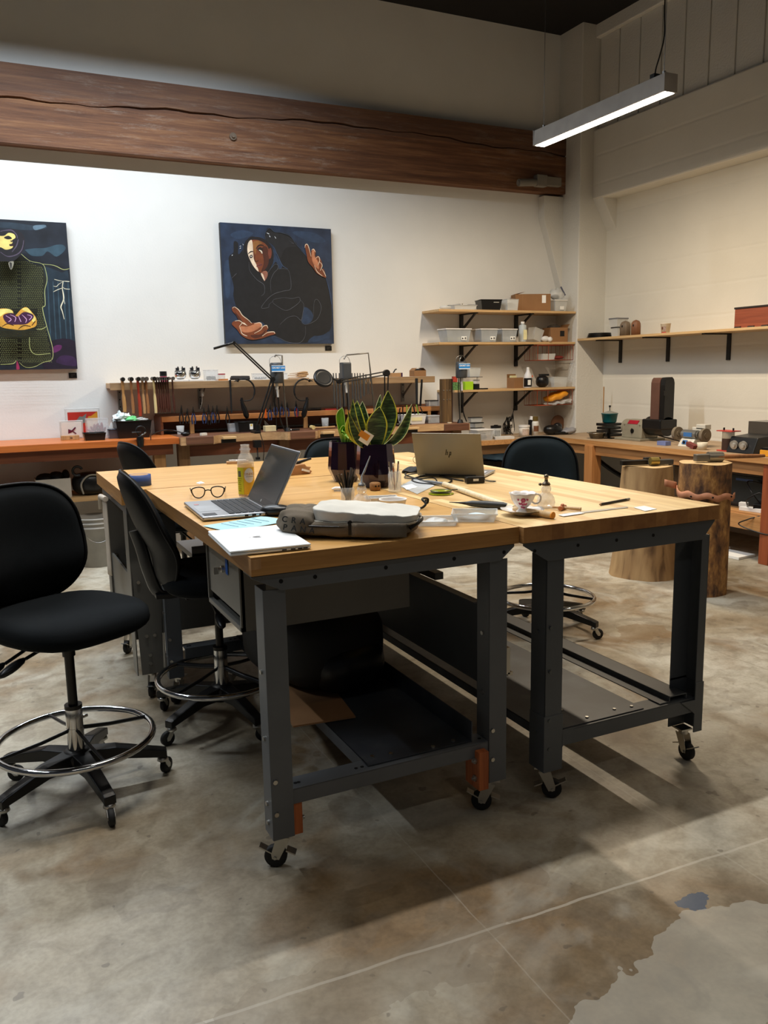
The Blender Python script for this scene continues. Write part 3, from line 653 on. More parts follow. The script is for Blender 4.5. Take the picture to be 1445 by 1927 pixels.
# ================================================================== DRAFTING CHAIRS
def chair(loc, rz, label, base_ang=0, seat_z=.60, back_z=.865, shell=False, bw=.41, bh=.42, by=.245, lean=.10, levers=True, back_mat=None):
    t = thing('drafting_chair', label, 'chair', loc, rz, None)
    # five-star base
    hub = MB(); hub.lathe([(.0, .09), (.05, .09), (.058, .14), (.036, .158), (0, .158)], n=18)
    hb = hub.build('hub', dsteel, t)
    for k in range(5):
        a = math.radians(72*k)+base_ang; c, s = math.cos(a), math.sin(a)
        P = [(.03, .148), (.13, .142), (.290, .100), (.305, .094)]
        L = MB(); W = [.030, .024, .020, .020]; H = [.055, .044, .030, .030]
        vs = []
        for (r, z), w_, h_ in zip(P, W, H):
            for (sy, sz) in ((-1, 0), (1, 0), (1, -1), (-1, -1)): vs.append((r*c-sy*w_*s, r*s+sy*w_*c, z+.004+sz*h_))
        fs = [(3, 2, 1, 0), (12, 13, 14, 15)] + [(i*4+j, i*4+(j+1) % 4, (i+1)*4+(j+1) % 4, (i+1)*4+j) for i in range(3) for j in range(4)]
        L.add(vs, fs); leg = L.build('base_arm', [black], t, bevel=.003)
        # polished top strip on the arm
        tp = MB(); vs = []
        for (r, z), w_ in list(zip(P, W))[1:]:
            for sy in (-1, 1): vs.append((r*c-sy*w_*.72*s, r*s+sy*w_*.72*c, z+.0052))
        tp.add(vs, [(0, 1, 3, 2), (2, 3, 5, 4)]); tp.build('polished_strip', dsteel, leg)
        ca = bpy.data.objects.new('caster', None); COL.objects.link(ca); ca.parent = t; ca.location = (.29*c, .29*s, 0); ca.rotation_euler = (0, 0, a+.9+k*1.3); ca.empty_display_size = .02
        f = MB(); f.cyl((0, 0, .052), (0, 0, .095), .010, n=10).lathe([(0, .072), (.018, .070), (.021, .058), (.012, .052), (0, .052)], n=14)
        f.prism([(-.006, .064), (.012, .06), (.030, .034), (.028, .022), (.016, .022), (.002, .04)], -.013, -.010, A=XZ); f.prism([(-.006, .064), (.012, .06), (.030, .034), (.028, .022), (.016, .022), (.002, .04)], .010, .013, A=XZ)
        f.build('fork', bolt_m, ca)
        w_ = MB(); w_.lathe([(.012, -.0095), (.027, -.0095), (.0295, -.006), (.0295, .006), (.027, .0095), (.012, .0095)], (.02, 0, .0295), 20, A=Matrix.Rotation(math.pi/2, 4, 'X')); w_.cyl((.02, -.008, .0295), (.02, .008, .0295), .016, n=14); w_.build('wheel', rubber, ca)
    cl = MB(); cl.cyl((0, 0, .15), (0, 0, .31), .029, n=20); cl.build('column_sleeve', chrome, t, bevel=.001)
    MB().cyl((0, 0, .308), (0, 0, .322), .030, n=20).cyl((0, 0, .31), (0, 0, .50), .0165, n=16).cyl((0, 0, .50), (0, 0, seat_z-.05), .022, n=16).build('gas_column', dsteel, t)
    MB().cyl((0, 0, .222), (0, 0, .238), .030, n=20).cyl((.03, 0, .262), (.052, 0, .262), .006, n=8).build('ring_clamp', chrome, t)
    R = .262
    rg = MB(); rg.tube(arc((0, 0, .195), R, 0, 360, 47)[:-1], .0118, 10, closed=True)
    fr = rg.build('foot_ring', chrome, t)
    sp = MB()
    for k in range(4):
        a = math.radians(90*k+20)+base_ang; sp.tube([(.028*math.cos(a), .028*math.sin(a), .228), (.12*math.cos(a), .12*math.sin(a), .212), (R*math.cos(a), R*math.sin(a), .197)], .012, 6, flat=.5)
    sp.build('ring_spoke', black, fr)
    # mechanism
    me = MB(); me.box((0, .02, seat_z-.055), (.17, .24, .035)).box((0, .16, seat_z-.06), (.06, .18, .02)); me.build('tilt_mechanism', black, t, bevel=.004)
    if levers:
        lv = MB()
        for (yy, zz, xx) in ((-.02, 0, -.27), (.05, -.02, -.30)):
            lv.tube([(-.06, yy, seat_z-.06), (xx+.09, yy-.01, seat_z-.085+zz)], .006, 6)
            lv.sph((xx+.04, yy-.012, seat_z-.10+zz), (.055, .02, .014), 10, 6, A=Matrix.Rotation(-.35, 4, 'Y'))
        lv.build('lever', black, t)
    # seat: rounded, waterfall front edge
    def seatf(u, v):
        th = u*2*math.pi; r = v
        cx, cy = math.cos(th), math.sin(th); k = 1/(abs(cx)**3.2+abs(cy)**3.2)**(1/3.2)
        return cx*k*r, cy*k*r
    sm = MB(); hw, hd = .245, .235
    prof = [(.0, .043), (.35, .042), (.62, .044), (.82, .044), (.93, .036), (.985, .020), (1.0, .0), (.985, -.018), (.93, -.030), (.7, -.036), (0, -.036)]
    vs = []; nn = 40
    for (r, z) in prof:
        for i in range(nn):
            x, y = seatf(i/nn, r); yy = y*hd
            zz = z + (-.035*max(0, -y-.45)**1.6 if z > -.04 else 0)-.008*(1-abs(x))*max(0, 1-abs(y))
            vs.append((x*hw, yy-.01, seat_z+zz))
    sm.add(vs, [(k*nn+i, (k+1)*nn+i, (k+1)*nn+(i+1) % nn, k*nn+(i+1) % nn) for k in range(len(prof)-1) for i in range(nn)], 0, True)
    sm.build('seat', back_mat or fabric, t)
    MB().sph((0, -.005, seat_z-.035), (.225, .215, .022), 28, 8, e2=.7).build('seat_shell', black, t)
    # backrest
    cb = Vector((0, by, back_z))
    def backf(front, grow=1.0):
        def g(i, j, K=20):
            a = -1+2*i/K; b_ = -1+2*j/K
            # square -> superellipse
            m_ = max(abs(a), abs(b_)) or 1e-6; th = math.atan2(b_, a); ex = 3.0
            k = m_/(abs(math.cos(th))**ex+abs(math.sin(th))**ex)**(1/ex); X = math.cos(th)*k; Z = math.sin(th)*k
            wx = bw/2*(1.0-.10*max(0, -Z)-.03*max(0, Z)) * grow; x = X*wx; z = Z*bh/2*grow
            th_ = (1-m_**6)**.5 if m_ < 1 else 0
            y = -(.10*X*X)*.55 + lean*(z) - .02*math.exp(-((Z+.35)/.35)**2)
            return Vector((x, y + (-.044*th_ if front else .026*th_), z))
        return g
    g = backf(True); bk = MB(); bk.grid(lambda u, v: cb+g(round(u*20), round(v*20)), 20, 20); g2 = backf(False)
    bk.build('backrest', back_mat or fabric, t)
    sh = MB(); gs = backf(False, 1.035); sh.grid(lambda u, v: cb+gs(round(v*20), round(u*20))+Vector((0, .003, 0)), 20, 20)
    # rolled rim
    rim = [cb+gs(i, 0) for i in range(0, 20)]+[cb+gs(20, j) for j in range(0, 20)]+[cb+gs(i, 20) for i in range(20, 0, -1)]+[cb+gs(0, j) for j in range(20, 0, -1)]
    sh.tube(rim, .006, 6, closed=True)
    sh.build('back_shell', M('shell_plastic', (8, 8, 9), .5, spec=.25), t)
    br = MB(); br.tube(smooth_pts([(0, .14, seat_z-.06), (0, min(by+.02, by+.03+lean*(seat_z-.05-back_z)), seat_z-.055), (0, by+.042+lean*(seat_z+.04-back_z), seat_z+.04), (0, by+.034-lean*.08, back_z-.08), (0, by+.032, back_z)]), .03, 8, flat=.3)
    br.build('back_bracket', black, t)
    return t
chair((.20, 2.96, 0), math.radians(30), 'black drafting chair with chrome foot ring in the left foreground, nearest the camera', math.radians(-5-30), seat_z=.632, back_z=.868, bw=.44, bh=.41)
chair((.82, 3.33, 0), math.radians(86), 'black drafting chair pushed sideways against the oak table beside the drawer', math.radians(-77-86), levers=True, by=.28, back_z=.845, lean=.30, bh=.46, seat_z=.63)
chair((1.04, 4.98, 0), math.radians(104), 'black drafting chair with bare plastic back shell at the far left end of the tables', .3, by=.27, back_z=.85, lean=.3, bh=.44)
chair((2.03, 4.80, 0), math.radians(-6), 'dark drafting chair behind the oak table, partly hidden by the potted plants', .5, back_mat=slate, back_z=.805, seat_z=.55)
chair((2.75, 3.655, 0), math.radians(-24), 'dark drafting chair at the right side of the maple table beyond the teacup', math.radians(8.7-72+24), back_mat=slate, bw=.42, bh=.44, back_z=.84, levers=False)
def rebase(root, loc):
    loc = Vector(loc)
    for c in [c for c in bpy.data.objects if c.parent == root]: c.location = c.location-loc
    root.location = root.location+loc
rebase(T1, (1.04, 2.87, 0)); rebase(T2, (1.89, 3.27, 0)); rebase(T3, (1.18, 4.06, 0))
# ================================================================== THINGS ON THE TABLES
ZT = TH+.0005
def open_box(mb, w, d, h, t=.003, taper=.88, m=0, z=0):
    """thin-walled open container, base at z"""
    for (a, b) in ((1, 1),):
        V = []
        for (k, zz) in ((taper, z), (1, z+h)):
            for (i, j) in ((-1, -1), (1, -1), (1, 1), (-1, 1)): V.append((i*w/2*k, j*d/2*k, zz))
        for (k, zz) in ((taper, z+t), (1, z+h)):
            for (i, j) in ((-1, -1), (1, -1), (1, 1), (-1, 1)): V.append((i*(w/2*k-t), j*(d/2*k-t), zz))
        F = [(3, 2, 1, 0), (8, 9, 10, 11)]
        for i in range(4): j = (i+1) % 4; F += [(i, j, 4+j, 4+i), (8+j, 8+i, 12+i, 12+j), (4+i, 4+j, 12+j, 12+i)]
        mb.add(V, F, m)
    return mb
def rim(mb, w, d, z, r=.004, m=0): 
    mb.tube([(-w/2, -d/2, z), (w/2, -d/2, z), (w/2, d/2, z), (-w/2, d/2, z)], r, 6, m, closed=True); return mb

# ---- silver laptop open, near left
t = thing('laptop', 'open silver laptop with a dark screen beside the yellow drink bottle', 'laptop', (.765, 2.892, ZT), math.radians(-3))
W, D, Hh = .375, .245, .016       # long side along y, user side towards -x
MB().bx(-D/2, D/2, -W/2, W/2, .003, Hh).build('base', alu, t, bevel=.004)
kb = MB()
m_keybed = M('keybed_grey', (150, 152, 156), .5); m_key = M('key_black', (34, 35, 38), .5)
rows = 6; cols = 14
for r in range(rows):
    for c in range(cols):
        x = -.018+r*.0225; y = -.155+c*.0232
        kb.box((x, y, Hh+.0012), (.0185, .0192, .0024))
kb.build('keyboard', m_key, t)
MB().bx(-.112, -.04, -.075, .045, Hh, Hh+.0006).build('trackpad', M('trackpad_silver', (172, 176, 182), .35, .4), t)
MB().bx(-.112, -.068, -.165, -.118, Hh, Hh+.0008).build('spec_sticker', M('dark_sticker', (46, 48, 52), .5), t)
MB().bx(-.1, -.085, .085, .105, Hh, Hh+.0008).build('red_sticker', M('faded_red_sticker', (176, 120, 120), .6), t)
p_ = MB()
for y_ in (-.06, -.02, .02, .055): p_.box((0, 0, 0), (.001, .001, .001)) if False else None
for (x_, w_) in ((.02, .012), (.045, .014), (.07, .006), (.09, .006)): p_.bx(x_, x_+w_, -W/2-.0006, -W/2+.001, .006, .012)
p_.build('side_ports', hole_m, t)
SCR = Matrix.Translation((D/2-.004, 0, Hh-.002)) @ Matrix.Rotation(math.radians(-63), 4, 'Y')      # local x points up the screen
s_ = MB(); s_.T = SCR; s_.bx(0, .228, -W/2+.002, W/2-.002, -.007, 0); lid = s_.build('screen_lid', alu, t, bevel=.003)
s_ = MB(); s_.T = SCR; s_.bx(.004, .224, -W/2+.006, W/2-.006, 0, .0006); s_.build('bezel', black, lid)
s_ = MB(); s_.T = SCR; s_.bx(.028, .218, -W/2+.014, W/2-.014, .0006, .001); s_.build('display', M('glossy_dark_display', (40, 40, 40), .16, spec=.3), lid)
s_ = MB(); s_.T = SCR; s_.cyl((.016, 0, .0006), (.016, 0, .0012), .005, n=14); lg = s_.build('logo', M('logo_grey', (150, 150, 150), .3), lid)
MB().cyl((D/2-.004, -.14, Hh-.003), (D/2-.004, .14, Hh-.003), .006, n=10).build('hinge', black, t)

# ---- closed white-silver laptop at the near corner
t = thing('laptop', 'closed pale silver laptop at the near left corner of the oak table', 'laptop', (.6895, 2.288, ZT), math.radians(-3.8))
pal = M('pale_aluminium', (242, 246, 247), .45, .0, .01)
MB().bx(-.1135, .1135, -.1625, .1625, .002, .0095).build('base', pal, t, bevel=.0035)
MB().bx(-.1135, .1135, -.1625, .1625, .0105, .0165).build('lid', pal, t, bevel=.003)
MB().bx(-.108, .108, -.158, .158, .009, .011).build('gap_gasket', black, t)
q = MB()
for x_ in (.03, .055, .075, .09): q.bx(x_, x_+.013, -.1632, -.162, .004, .0075)
q.build('side_ports', hole_m, t)
ap = MB()   # small fruit-shaped mark on the lid: round body with a bite and a leaf
pts = [(.014*math.cos(a)*1.0, .0135*math.sin(a)) for a in [math.radians(k) for k in range(35, 326, 15)]]
ap.prism(pts+[(.006, 0)], .0166, .0168); ap.prism([(-.018, .0), (-.023, .003), (-.026, .0), (-.021, -.003)], .0166, .0168); ap.build('logo', M('logo_silver', (196, 200, 204), .25, .6), t)

# ---- cyan note paper
t = MB(); t.grid(lambda u, v: ((u-.5)*.15, (v-.5)*.23, .0012+.004*math.sin(u*3)*v), 6, 8); o = t.build('note_paper', M('pale_cyan_paper', (168, 212, 220), .8, var=.03), loc=pz(462, 986, TH+.002), rot=(0, 0, -1.25))
tag(o, 'pale cyan handwritten note lying between the two laptops', 'paper')
w_ = MB()
for k in range(5): w_.tube([(-.05, -.06+k*.03, .0042), (.0, -.062+k*.03, .0052), (.045, -.058+k*.03, .0050)], .0007, 4)
w_.build('handwriting', M('ink_blue', (70, 96, 130), .8), o)

# ---- computer mouse
t = MB(); t.sph((0, 0, .018), (.034, .055, .020), 20, 12, e=.8); o = t.build('computer_mouse', black, loc=pz(510, 972, TH)+Vector((.022, .012, 0)), rot=(0, 0, .9)); tag(o, 'black computer mouse between the silver laptop and the backpack', 'computer mouse')

# ---- eyeglasses
p = pz(392, 938, TH); t = thing('eyeglasses', 'dark-rimmed eyeglasses resting on the oak table by the silver laptop', 'eyeglasses', (p.x, p.y, ZT), math.radians(-14))
frm = M('glasses_frame', (30, 24, 22), .25)
for s_ in (-1, 1):
    R = smooth_pts([(s_*.012, 0, .030), (s_*.017, 0, .042), (s_*.038, 0, .046), (s_*.060, 0, .040), (s_*.062, 0, .026), (s_*.052, 0, .008), (s_*.034, 0, .003), (s_*.018, 0, .012)], 4, True)
    MB().tube(R, .0024, 6, closed=True).build('rim', frm, t)
    l = MB(); l.add(R, [tuple(range(len(R)))]); l.build('lens', M('spectacle_lens', (235, 240, 240), .05, alpha=.12, var=0), t)
    MB().tube(smooth_pts([(s_*.066, 0, .036), (s_*.068, .03, .036), (s_*.070, .09, .030), (s_*.066, .13, .006)]), .0024, 6).build('temple', frm, t)
MB().tube(smooth_pts([(-.013, 0, .03), (0, -.002, .034), (.013, 0, .03)]), .0024, 6).build('bridge', frm, t)
p = pz(402, 944, TH); o = MB().lathe([(0, 0), (.026, 0), (.026, .006), (.0, .007)], n=18).build('white_lid', wht, loc=(p.x+.02, p.y-.02, ZT)); tag(o, 'small white round lid under the eyeglasses', 'disc')  # a loose round lid

# ---- drink bottle
p = pz(465, 936, TH); t = thing('drink_bottle', 'clear glass bottle of yellow drink with a white oval label', 'bottle', (p.x, p.y, ZT))
prof = [(0, .002), (.030, .002), (.034, .008), (.034, .130), (.033, .145), (.027, .165), (.019, .176), (.0175, .186), (.0215, .188), (.0215, .193), (.0175, .195), (.0175, .207), (.0185, .210), (.0155, .210)]
MB().lathe([(r, z) for r, z in prof]+[(.0145, .195), (.017, .176), (.025, .162), (.031, .143), (.0320, .13), (.0320, .008), (0, .006)], n=28).build('glass_body', M('bottle_glass', (240, 240, 236), .03, alpha=.22, var=0), t)
MB().lathe([(0, .006), (.0315, .008), (.0315, .136), (0, .137)], n=28).build('drink', M('amber_drink', (196, 140, 22), .12, var=.1, alpha=.95), t)
def wrap(mb, r, a0, a1, z0, z1, m=0, n=12, oval=False):
    if not oval:
        mb.grid(lambda u, v: (r*math.cos(a0+(a1-a0)*u), r*math.sin(a0+(a1-a0)*u), z0+(z1-z0)*v), n, 1, m)
    else:
        pts = []
        for k in range(24):
            q = 2*math.pi*k/24; a = (a0+a1)/2+(a1-a0)/2*math.cos(q); z = (z0+z1)/2+(z1-z0)/2*math.sin(q)*(1 if abs(math.cos(q)) > .2 else 1.0); pts.append((r*math.cos(a), r*math.sin(a), z))
        mb.grid(lambda u, v: (r*math.cos((a0+a1)/2+(a1-a0)/2*math.cos(6.2832*u)*v), r*math.sin((a0+a1)/2+(a1-a0)/2*math.cos(6.2832*u)*v), (z0+z1)/2+(z1-z0)/2*math.sin(6.2832*u)*v), 24, 6, m)
    return mb
fa = math.atan2(-p.y, -p.x)     # towards the viewpoint side of the table
wrap(MB(), .0346, fa-1.25, fa-.32, .016, .122).build('side_label', M('yellow_green_label', (206, 206, 40), .6), t)
wrap(MB(), .0346, fa-.30, fa+1.1, .016, .122).build('front_label', M('yellow_orange_label', (232, 186, 50), .6), t)
wrap(MB(), .0350, fa-.22, fa+.95, .062, .120, oval=True).build('white_oval_label', M('label_white', (226, 228, 232), .6, var=.02), t)
wrap(MB(), .0349, fa-1.05, fa-.62, .085, .108).build('photo_panel', M('label_photo', (96, 100, 84), .7, var=.4, vs=200), t)
gold = M('label_gold', (190, 150, 90), .5)
def on_cyl(r, a, z): 
    n = Vector((math.cos(a), math.sin(a), 0)); return frame3(n*r+Vector((0, 0, z)), (-math.sin(a), math.cos(a), 0), (0, 0, 1))
for i, ch in enumerate('SYNERGY'):
    text(ch, .013, gold, t, on_cyl(.0353, fa-.14+i*.19, .096), 'brand_lettering', .0002)
text('RAW KOMBUCHA', .0036, black, t, on_cyl(.0354, fa+.38, .086), 'small_lettering', .0002)
for k in range(7): text(('KOMBUCHA', 'ORGANIC', 'RAW', 'ENLIVEN', '16 FL OZ', 'CA CASH', 'GINGER')[k], .0045, M('label_green', (90, 110, 30), .7), t, on_cyl(.0350, fa-.84, .078-k*.008), 'small_lettering', .0002)

# ---- blue tape roll
p = pz(243, 918, TH); t = thing('tape_roll', 'roll of blue painters tape on the chipped corner of the back oak table', 'tape', (p.x+.055, p.y+.06, ZT))
MB().lathe([(.040, 0), (.0515, 0), (.0515, .048), (.040, .048)], n=32).build('tape', M('blue_tape', (36, 64, 122), .6), t)
MB().lathe([(.0385, .0), (.040, 0), (.040, .0485), (.0385, .0485)], n=32).build('core', card2, t)

# ---- grey backpack
t = thing('backpack', 'grey and brown canvas backpack lying flat at the front of the oak table', 'backpack', (.992, 2.290, ZT), math.radians(-33))
cl1 = M('light_grey_canvas', (204, 202, 194), .95, bmp=.5, bs=500); cl2 = M('taupe_canvas', (104, 94, 80), .95, bmp=.5, bs=500, var=.18); cl3 = M('dark_taupe_lining', (44, 40, 36), .95)
def slab(mb, L, Wd, z0, z1, off=(0, 0), n=44, k=12, e=.35, wob=.0, wr=0, m=0, taper=0):
    cx, cy = off
    def f(u, v):
        th = 2*math.pi*u; ph = math.pi*(v-.5); cp = abs(math.cos(ph))**e; sp_ = math.copysign(abs(math.sin(ph))**.7, math.sin(ph))
        c, s = math.cos(th), math.sin(th); K = 1/(abs(c)**3.4+abs(s)**3.4)**(1/3.4)
        x = c*K*cp; y = s*K*cp; xx = x*L/2; yy = y*Wd/2*(1-taper*max(0, -x))
        zz = (z0+z1)/2+sp_*(z1-z0)/2*(1-.25*max(0, -x)) + wob*math.sin(xx*24+yy*9)*max(0, sp_)+wr*math.sin(xx*60+math.sin(yy*30)*2)*.5
        r = 1+wr*4*math.sin(zz*190+xx*22)
        return (cx+xx*r, cy+yy*r, max(0.001, zz))
    return mb.grid(lambda u, v: f(u, v), n, k, m)
slab(MB(), .385, .25, 0, .058, (.008, 0), wr=.004).build('body', cl2, t)
def panel(mb, L, Wd, z0, z1, cx, drop=.0, n=56, k=14, ex=5.0, edge=.12, m=0):
    def f(u, v):
        th = 2*math.pi*u; c, s = math.cos(th), math.sin(th); K = 1/(abs(c)**ex+abs(s)**ex)**(1/ex)
        if v < .35: q_ = v/.35; r = 1-.03*(1-q_); z = z0+(z1-z0)*(.15+.85*q_)*(1-edge)
        else: q_ = (v-.35)/.65; r = math.cos(q_*math.pi/2)**.6; z = z0+(z1-z0)*(1-edge+edge*math.sin(q_*math.pi/2)**.8)
        x = c*K*r*L/2; y = s*K*r*Wd/2
        z -= drop*(x/L+.5)*(z-z0)/(z1-z0); z += .003*math.sin(x*38+y*14)*r*(1-r)*4+.0015*math.sin(x*90+y*60)
        return (cx+x, y, z)
    return mb.grid(f, n, k, m)
panel(MB(), .315, .225, .046, .090, .048, .022).build('front_panel', cl1, t)
panel(MB(), .322, .232, .040, .052, .048, .004).build('piping', M('pale_piping', (178, 172, 160), .9), t)
panel(MB(), .312, .240, .034, .041, .044, 0).build('zip_gap', cl3, t)
mb = MB()
def lump(u, v):
    th = 2*math.pi*u; ph = math.pi*(v-.5); c, s = math.cos(th), math.sin(th); cp = math.cos(ph)**.55; sp_ = math.copysign(abs(math.sin(ph))**.7, math.sin(ph))
    x = c*cp*.068; y = s*cp*.125; z = .041+sp_*.038
    fold = .10*math.sin(y*62+x*20)+.06*math.sin(z*120+x*55+1)+.05*math.sin(y*140+z*60)
    return (-.150+x*(1+fold), -.004+y*(1+fold*.35), max(.001, z*(1+fold*.4)))
mb.grid(lump, 64, 24); mb.build('folded_top', cl2, t)
q = MB(); q.grid(lambda u, v: (.02+.16*u, -.1335-.006*math.sin(u*3.1), .012+.04*v), 8, 3); q.build('side_pocket', cl2, t, solid=.003)
q = MB(); q.tube(smooth_pts([(-.11, -.1195, .040), (-.04, -.1215, .038), (.03, -.1215, .038), (.06, -.121, .038)]), .0035, 6); q.build('zip', black, t)
q = MB(); q.cyl((.015, -.127, .052), (.015, -.131, .052), .007, n=12).box((.015, -.133, .034), (.009, .004, .034)); q.build('zip_puller', black, t)
q = MB(); q.tube(smooth_pts([(.185, -.09, .03), (.21, -.06, .045), (.215, -.02, .05), (.2, .03, .04)]), .007, 8, flat=.5); q.build('side_strap', black, t)
ink = M('printed_black', (24, 24, 24), .8)
for s0, zc, yy in (('CRA', .062, -.1), ('PANA', .038, -.1)):
    for i, ch in enumerate(s0):
        text(ch, .024, ink, t, frame3((-.178+i*.027, -.131-.001*i, zc-.003*i), (1, -.05, -.10), (0, .30, 1)), 'printed_letter', .0012, bold=.0004)

# ---- shallow clear containers
t = thing('clear_container', 'shallow clear plastic tray holding a pale blue packet, left of the teacup', 'container', pz(893, 978, ZT), math.radians(-33))
o_ = MB(); open_box(o_, .145, .105, .026, .002, .86); rim(o_, .147, .107, .026, .0028); o_.build('tray', clear2, t)
slab(MB(), .10, .06, .003, .016, wr=.01).build('packet', M('pale_blue_packet', (200, 220, 232), .5), t)
t = thing('clear_tray_or_lid', 'clear plastic shallow cover tipped against the shallow tray', 'container', pz(815, 985, ZT), math.radians(-28))  # this piece is a loose container lid
o_ = MB(); open_box(o_, .15, .11, .014, .002, .92); rim(o_, .152, .112, .014, .0026); o_.build('lid', clear2, t)
slab(MB(), .09, .05, .002, .008, wr=.02).build('film', clear2, t)

# ---- teacup and saucer
p = pz(983, 969, TH)
cup_m = M('bone_china', (238, 232, 226), .18, coat=.5, var=.02); pink = M('pink_print', (206, 92, 120), .35)
t = thing('saucer', 'white scalloped saucer under the pink-flowered teacup', 'saucer', (p.x, p.y, ZT))
def wav(prof, n=48, k=8, amp=.035, A0=0):
    vs = []
    for (r, z) in prof:
        for i in range(n):
            a = 2*math.pi*i/n; rr = r*(1+amp*math.cos(k*a+A0)*min(1, r/.04)); vs.append((rr*math.cos(a), rr*math.sin(a), z+.0015*math.cos(k*a)*min(1, r/.05)))
    return vs, [(q*n+i, q*n+(i+1) % n, (q+1)*n+(i+1) % n, (q+1)*n+i) for q in range(len(prof)-1) for i in range(n)]
V, F_ = wav([(.0, .006), (.024, .006), (.030, .008), (.045, .012), (.072, .020), (.073, .021), (.045, .0095), (.03, .004), (.026, 0), (.022, .003), (.0, .003)])
MB().add(V, F_, 0, True).build('saucer', cup_m, t)
t = thing('teacup', 'white footed teacup printed with pink roses', 'teacup', (p.x, p.y, ZT+.0085))
V, F_ = wav([(0, .004), (.016, .0), (.022, .0), (.0215, .004), (.013, .012), (.0145, .016), (.026, .026), (.036, .042), (.0415, .058), (.0455, .066), (.0445, .067), (.040, .058), (.034, .042), (.022, .026), (.0, .022)], amp=.025)
MB().add(V, F_, 0, True).build('cup', cup_m, t)
MB().tube(smooth_pts([(.038, .0, .056), (.052, .0, .060), (.062, .0, .050), (.058, .0, .034), (.044, .0, .028), (.033, 0, .034)]), .0032, 8).build('handle', cup_m, t, rot=(0, 0, math.radians(-20)))
fa = math.atan2(-p.y, -p.x)
q = MB()
random.seed(3)
for (da, z, r) in ((.05, .046, .0085), (-.20, .036, .007), (.28, .034, .007), (.05, .032, .006), (-.36, .048, .004), (.4, .048, .004), (-.05, .022, .005), (.2, .020, .005)):
    rr = .0151+(.0375-.0151)*((z-.016)/.030)**.75 if z < .046 else .0395
    for k in range(6):
        a2 = k*math.pi/3; A = on_cyl(rr+.0012, fa+da, z)
        q.T = A; q.sph((math.cos(a2)*r*.55, math.sin(a2)*r*.55, 0), (r*.5, r*.42, .0007), 8, 4)
q.build('rose_print', pink, t)
q = MB()
for k in range(12):
    a2 = k*math.pi/6; q.T = on_cyl(.0225, a2, .0018); q.sph((0, 0, 0), (.004, .0015, .0008), 6, 4)
q.build('foot_print', pink, t)

# ---- spirit lamp of cut glass
p = pz(1027, 955, TH); t = thing('oil_lamp', 'faceted clear glass oil lamp with metal burner behind the teacup', 'oil lamp', (p.x, p.y, ZT))
cut = M('cut_glass', (236, 234, 228), .05, alpha=.38, var=.1, vs=40, spec=1.0)
g = MB()
prof = [(.024, 0), (.030, .004), (.033, .018), (.031, .033), (.023, .046), (.014, .054), (.017, .060), (.019, .068), (.016, .074), (.013, .078)]
n = 10; vs = []
for k, (r, z) in enumerate(prof):
    for i in range(n): a = 2*math.pi*(i+.5*(k % 2))/n; vs.append((r*math.cos(a), r*math.sin(a), z))
fs = []
for k in range(len(prof)-1):
    for i in range(n):
        a, b_, c, d = k*n+i, k*n+(i+1) % n, (k+1)*n+(i+1) % n, (k+1)*n+i
        fs += ([(a, b_, d), (b_, c, d)] if k % 2 == 0 else [(a, b_, c), (a, c, d)])
g.add(vs, fs); g.add(vs[:n], [tuple(range(n))[::-1]]); g.build('glass_font', cut, t)
MB().lathe([(0, .078), (.014, .078), (.015, .082), (.012, .088), (.0065, .092), (.0055, .104), (.008, .105), (.008, .112), (.006, .116), (0, .118)], n=20).cyl((-.012, 0, .084), (-.026, 0, .084), .0015, n=6).cyl((-.026, -.003, .084), (-.026, .003, .084), .005, n=10).build('burner', M('aged_brass', (120, 108, 92), .3, .9), t)
# second glass oil lamp half hidden by the backpack
p = pz(686, 958, TH)
t = thing('oil_lamp', 'clear glass oil lamp with thin steel wick tube behind the grey backpack', 'oil lamp', (p.x, p.y+.02, ZT))
g = MB(); g.add(vs, fs); g.add(vs[:n], [tuple(range(n))[::-1]]); g.build('glass_font', cut, t)
MB().lathe([(0, .078), (.014, .078), (.015, .082), (.012, .090), (.004, .094), (.004, .115), (.003, .116), (0, .116)], n=16).build('burner', steel, t)
MB().tube([(0, 0, .115), (.012, .004, .13), (.040, .01, .185)], [.0025, .004, .0015], 6).build('scriber', steel, t)

# ---- tool jars
def jar_of_tools(px_, py_, label, h, r, kind, yoff=0):
    p = pz(px_, py_, TH); t = thing('tool_jar', label, 'jar', (p.x, p.y+yoff, ZT))
    MB().lathe([(0, .001), (r*.9, .001), (r, .006), (r, h*.86), (r*.9, h*.92), (r*.9, h), (r*.86, h), (r*.86, h*.92), (r*.94, h*.85), (r*.94, .008), (0, .005)], n=24).build('glass_jar', M('jar_glass', (232, 236, 236), .05, alpha=.25, var=.05), t)
    return t, p
t, p = jar_of_tools(655, 948, 'glass jar of dark needle files, burs and steel tools behind the backpack', .062, .026, 0)
random.seed(11)
for k in range(16):
    a = random.uniform(0, 6.28); r0 = random.uniform(0, .012); ln = random.uniform(.10, .135); dx = random.uniform(-.045, .04); dy = random.uniform(-.02, .02)
    mat = (black, dsteel, dsteel, M('file_grey', (92, 88, 84), .5, .6))[k % 4]
    b0 = Vector((r0*math.cos(a), r0*math.sin(a), .008)); b1 = b0+Vector((dx, dy, ln*.92))
    bb = MB(); bb.tube([b0, b0.lerp(b1, .5), b1], [.0018, .0035, .0032 if k % 2 else .0015], 6)
    o = bb.build('needle_file', mat); o.location = t.location; tag(o, 'dark slim tool standing in the jar behind the backpack', 'tool', 'tools in the jar behind the backpack')
t, p = jar_of_tools(743, 926, 'ribbed glass jar of brushes, files and a white marker in front of the plant pots', .085, .027, 1)
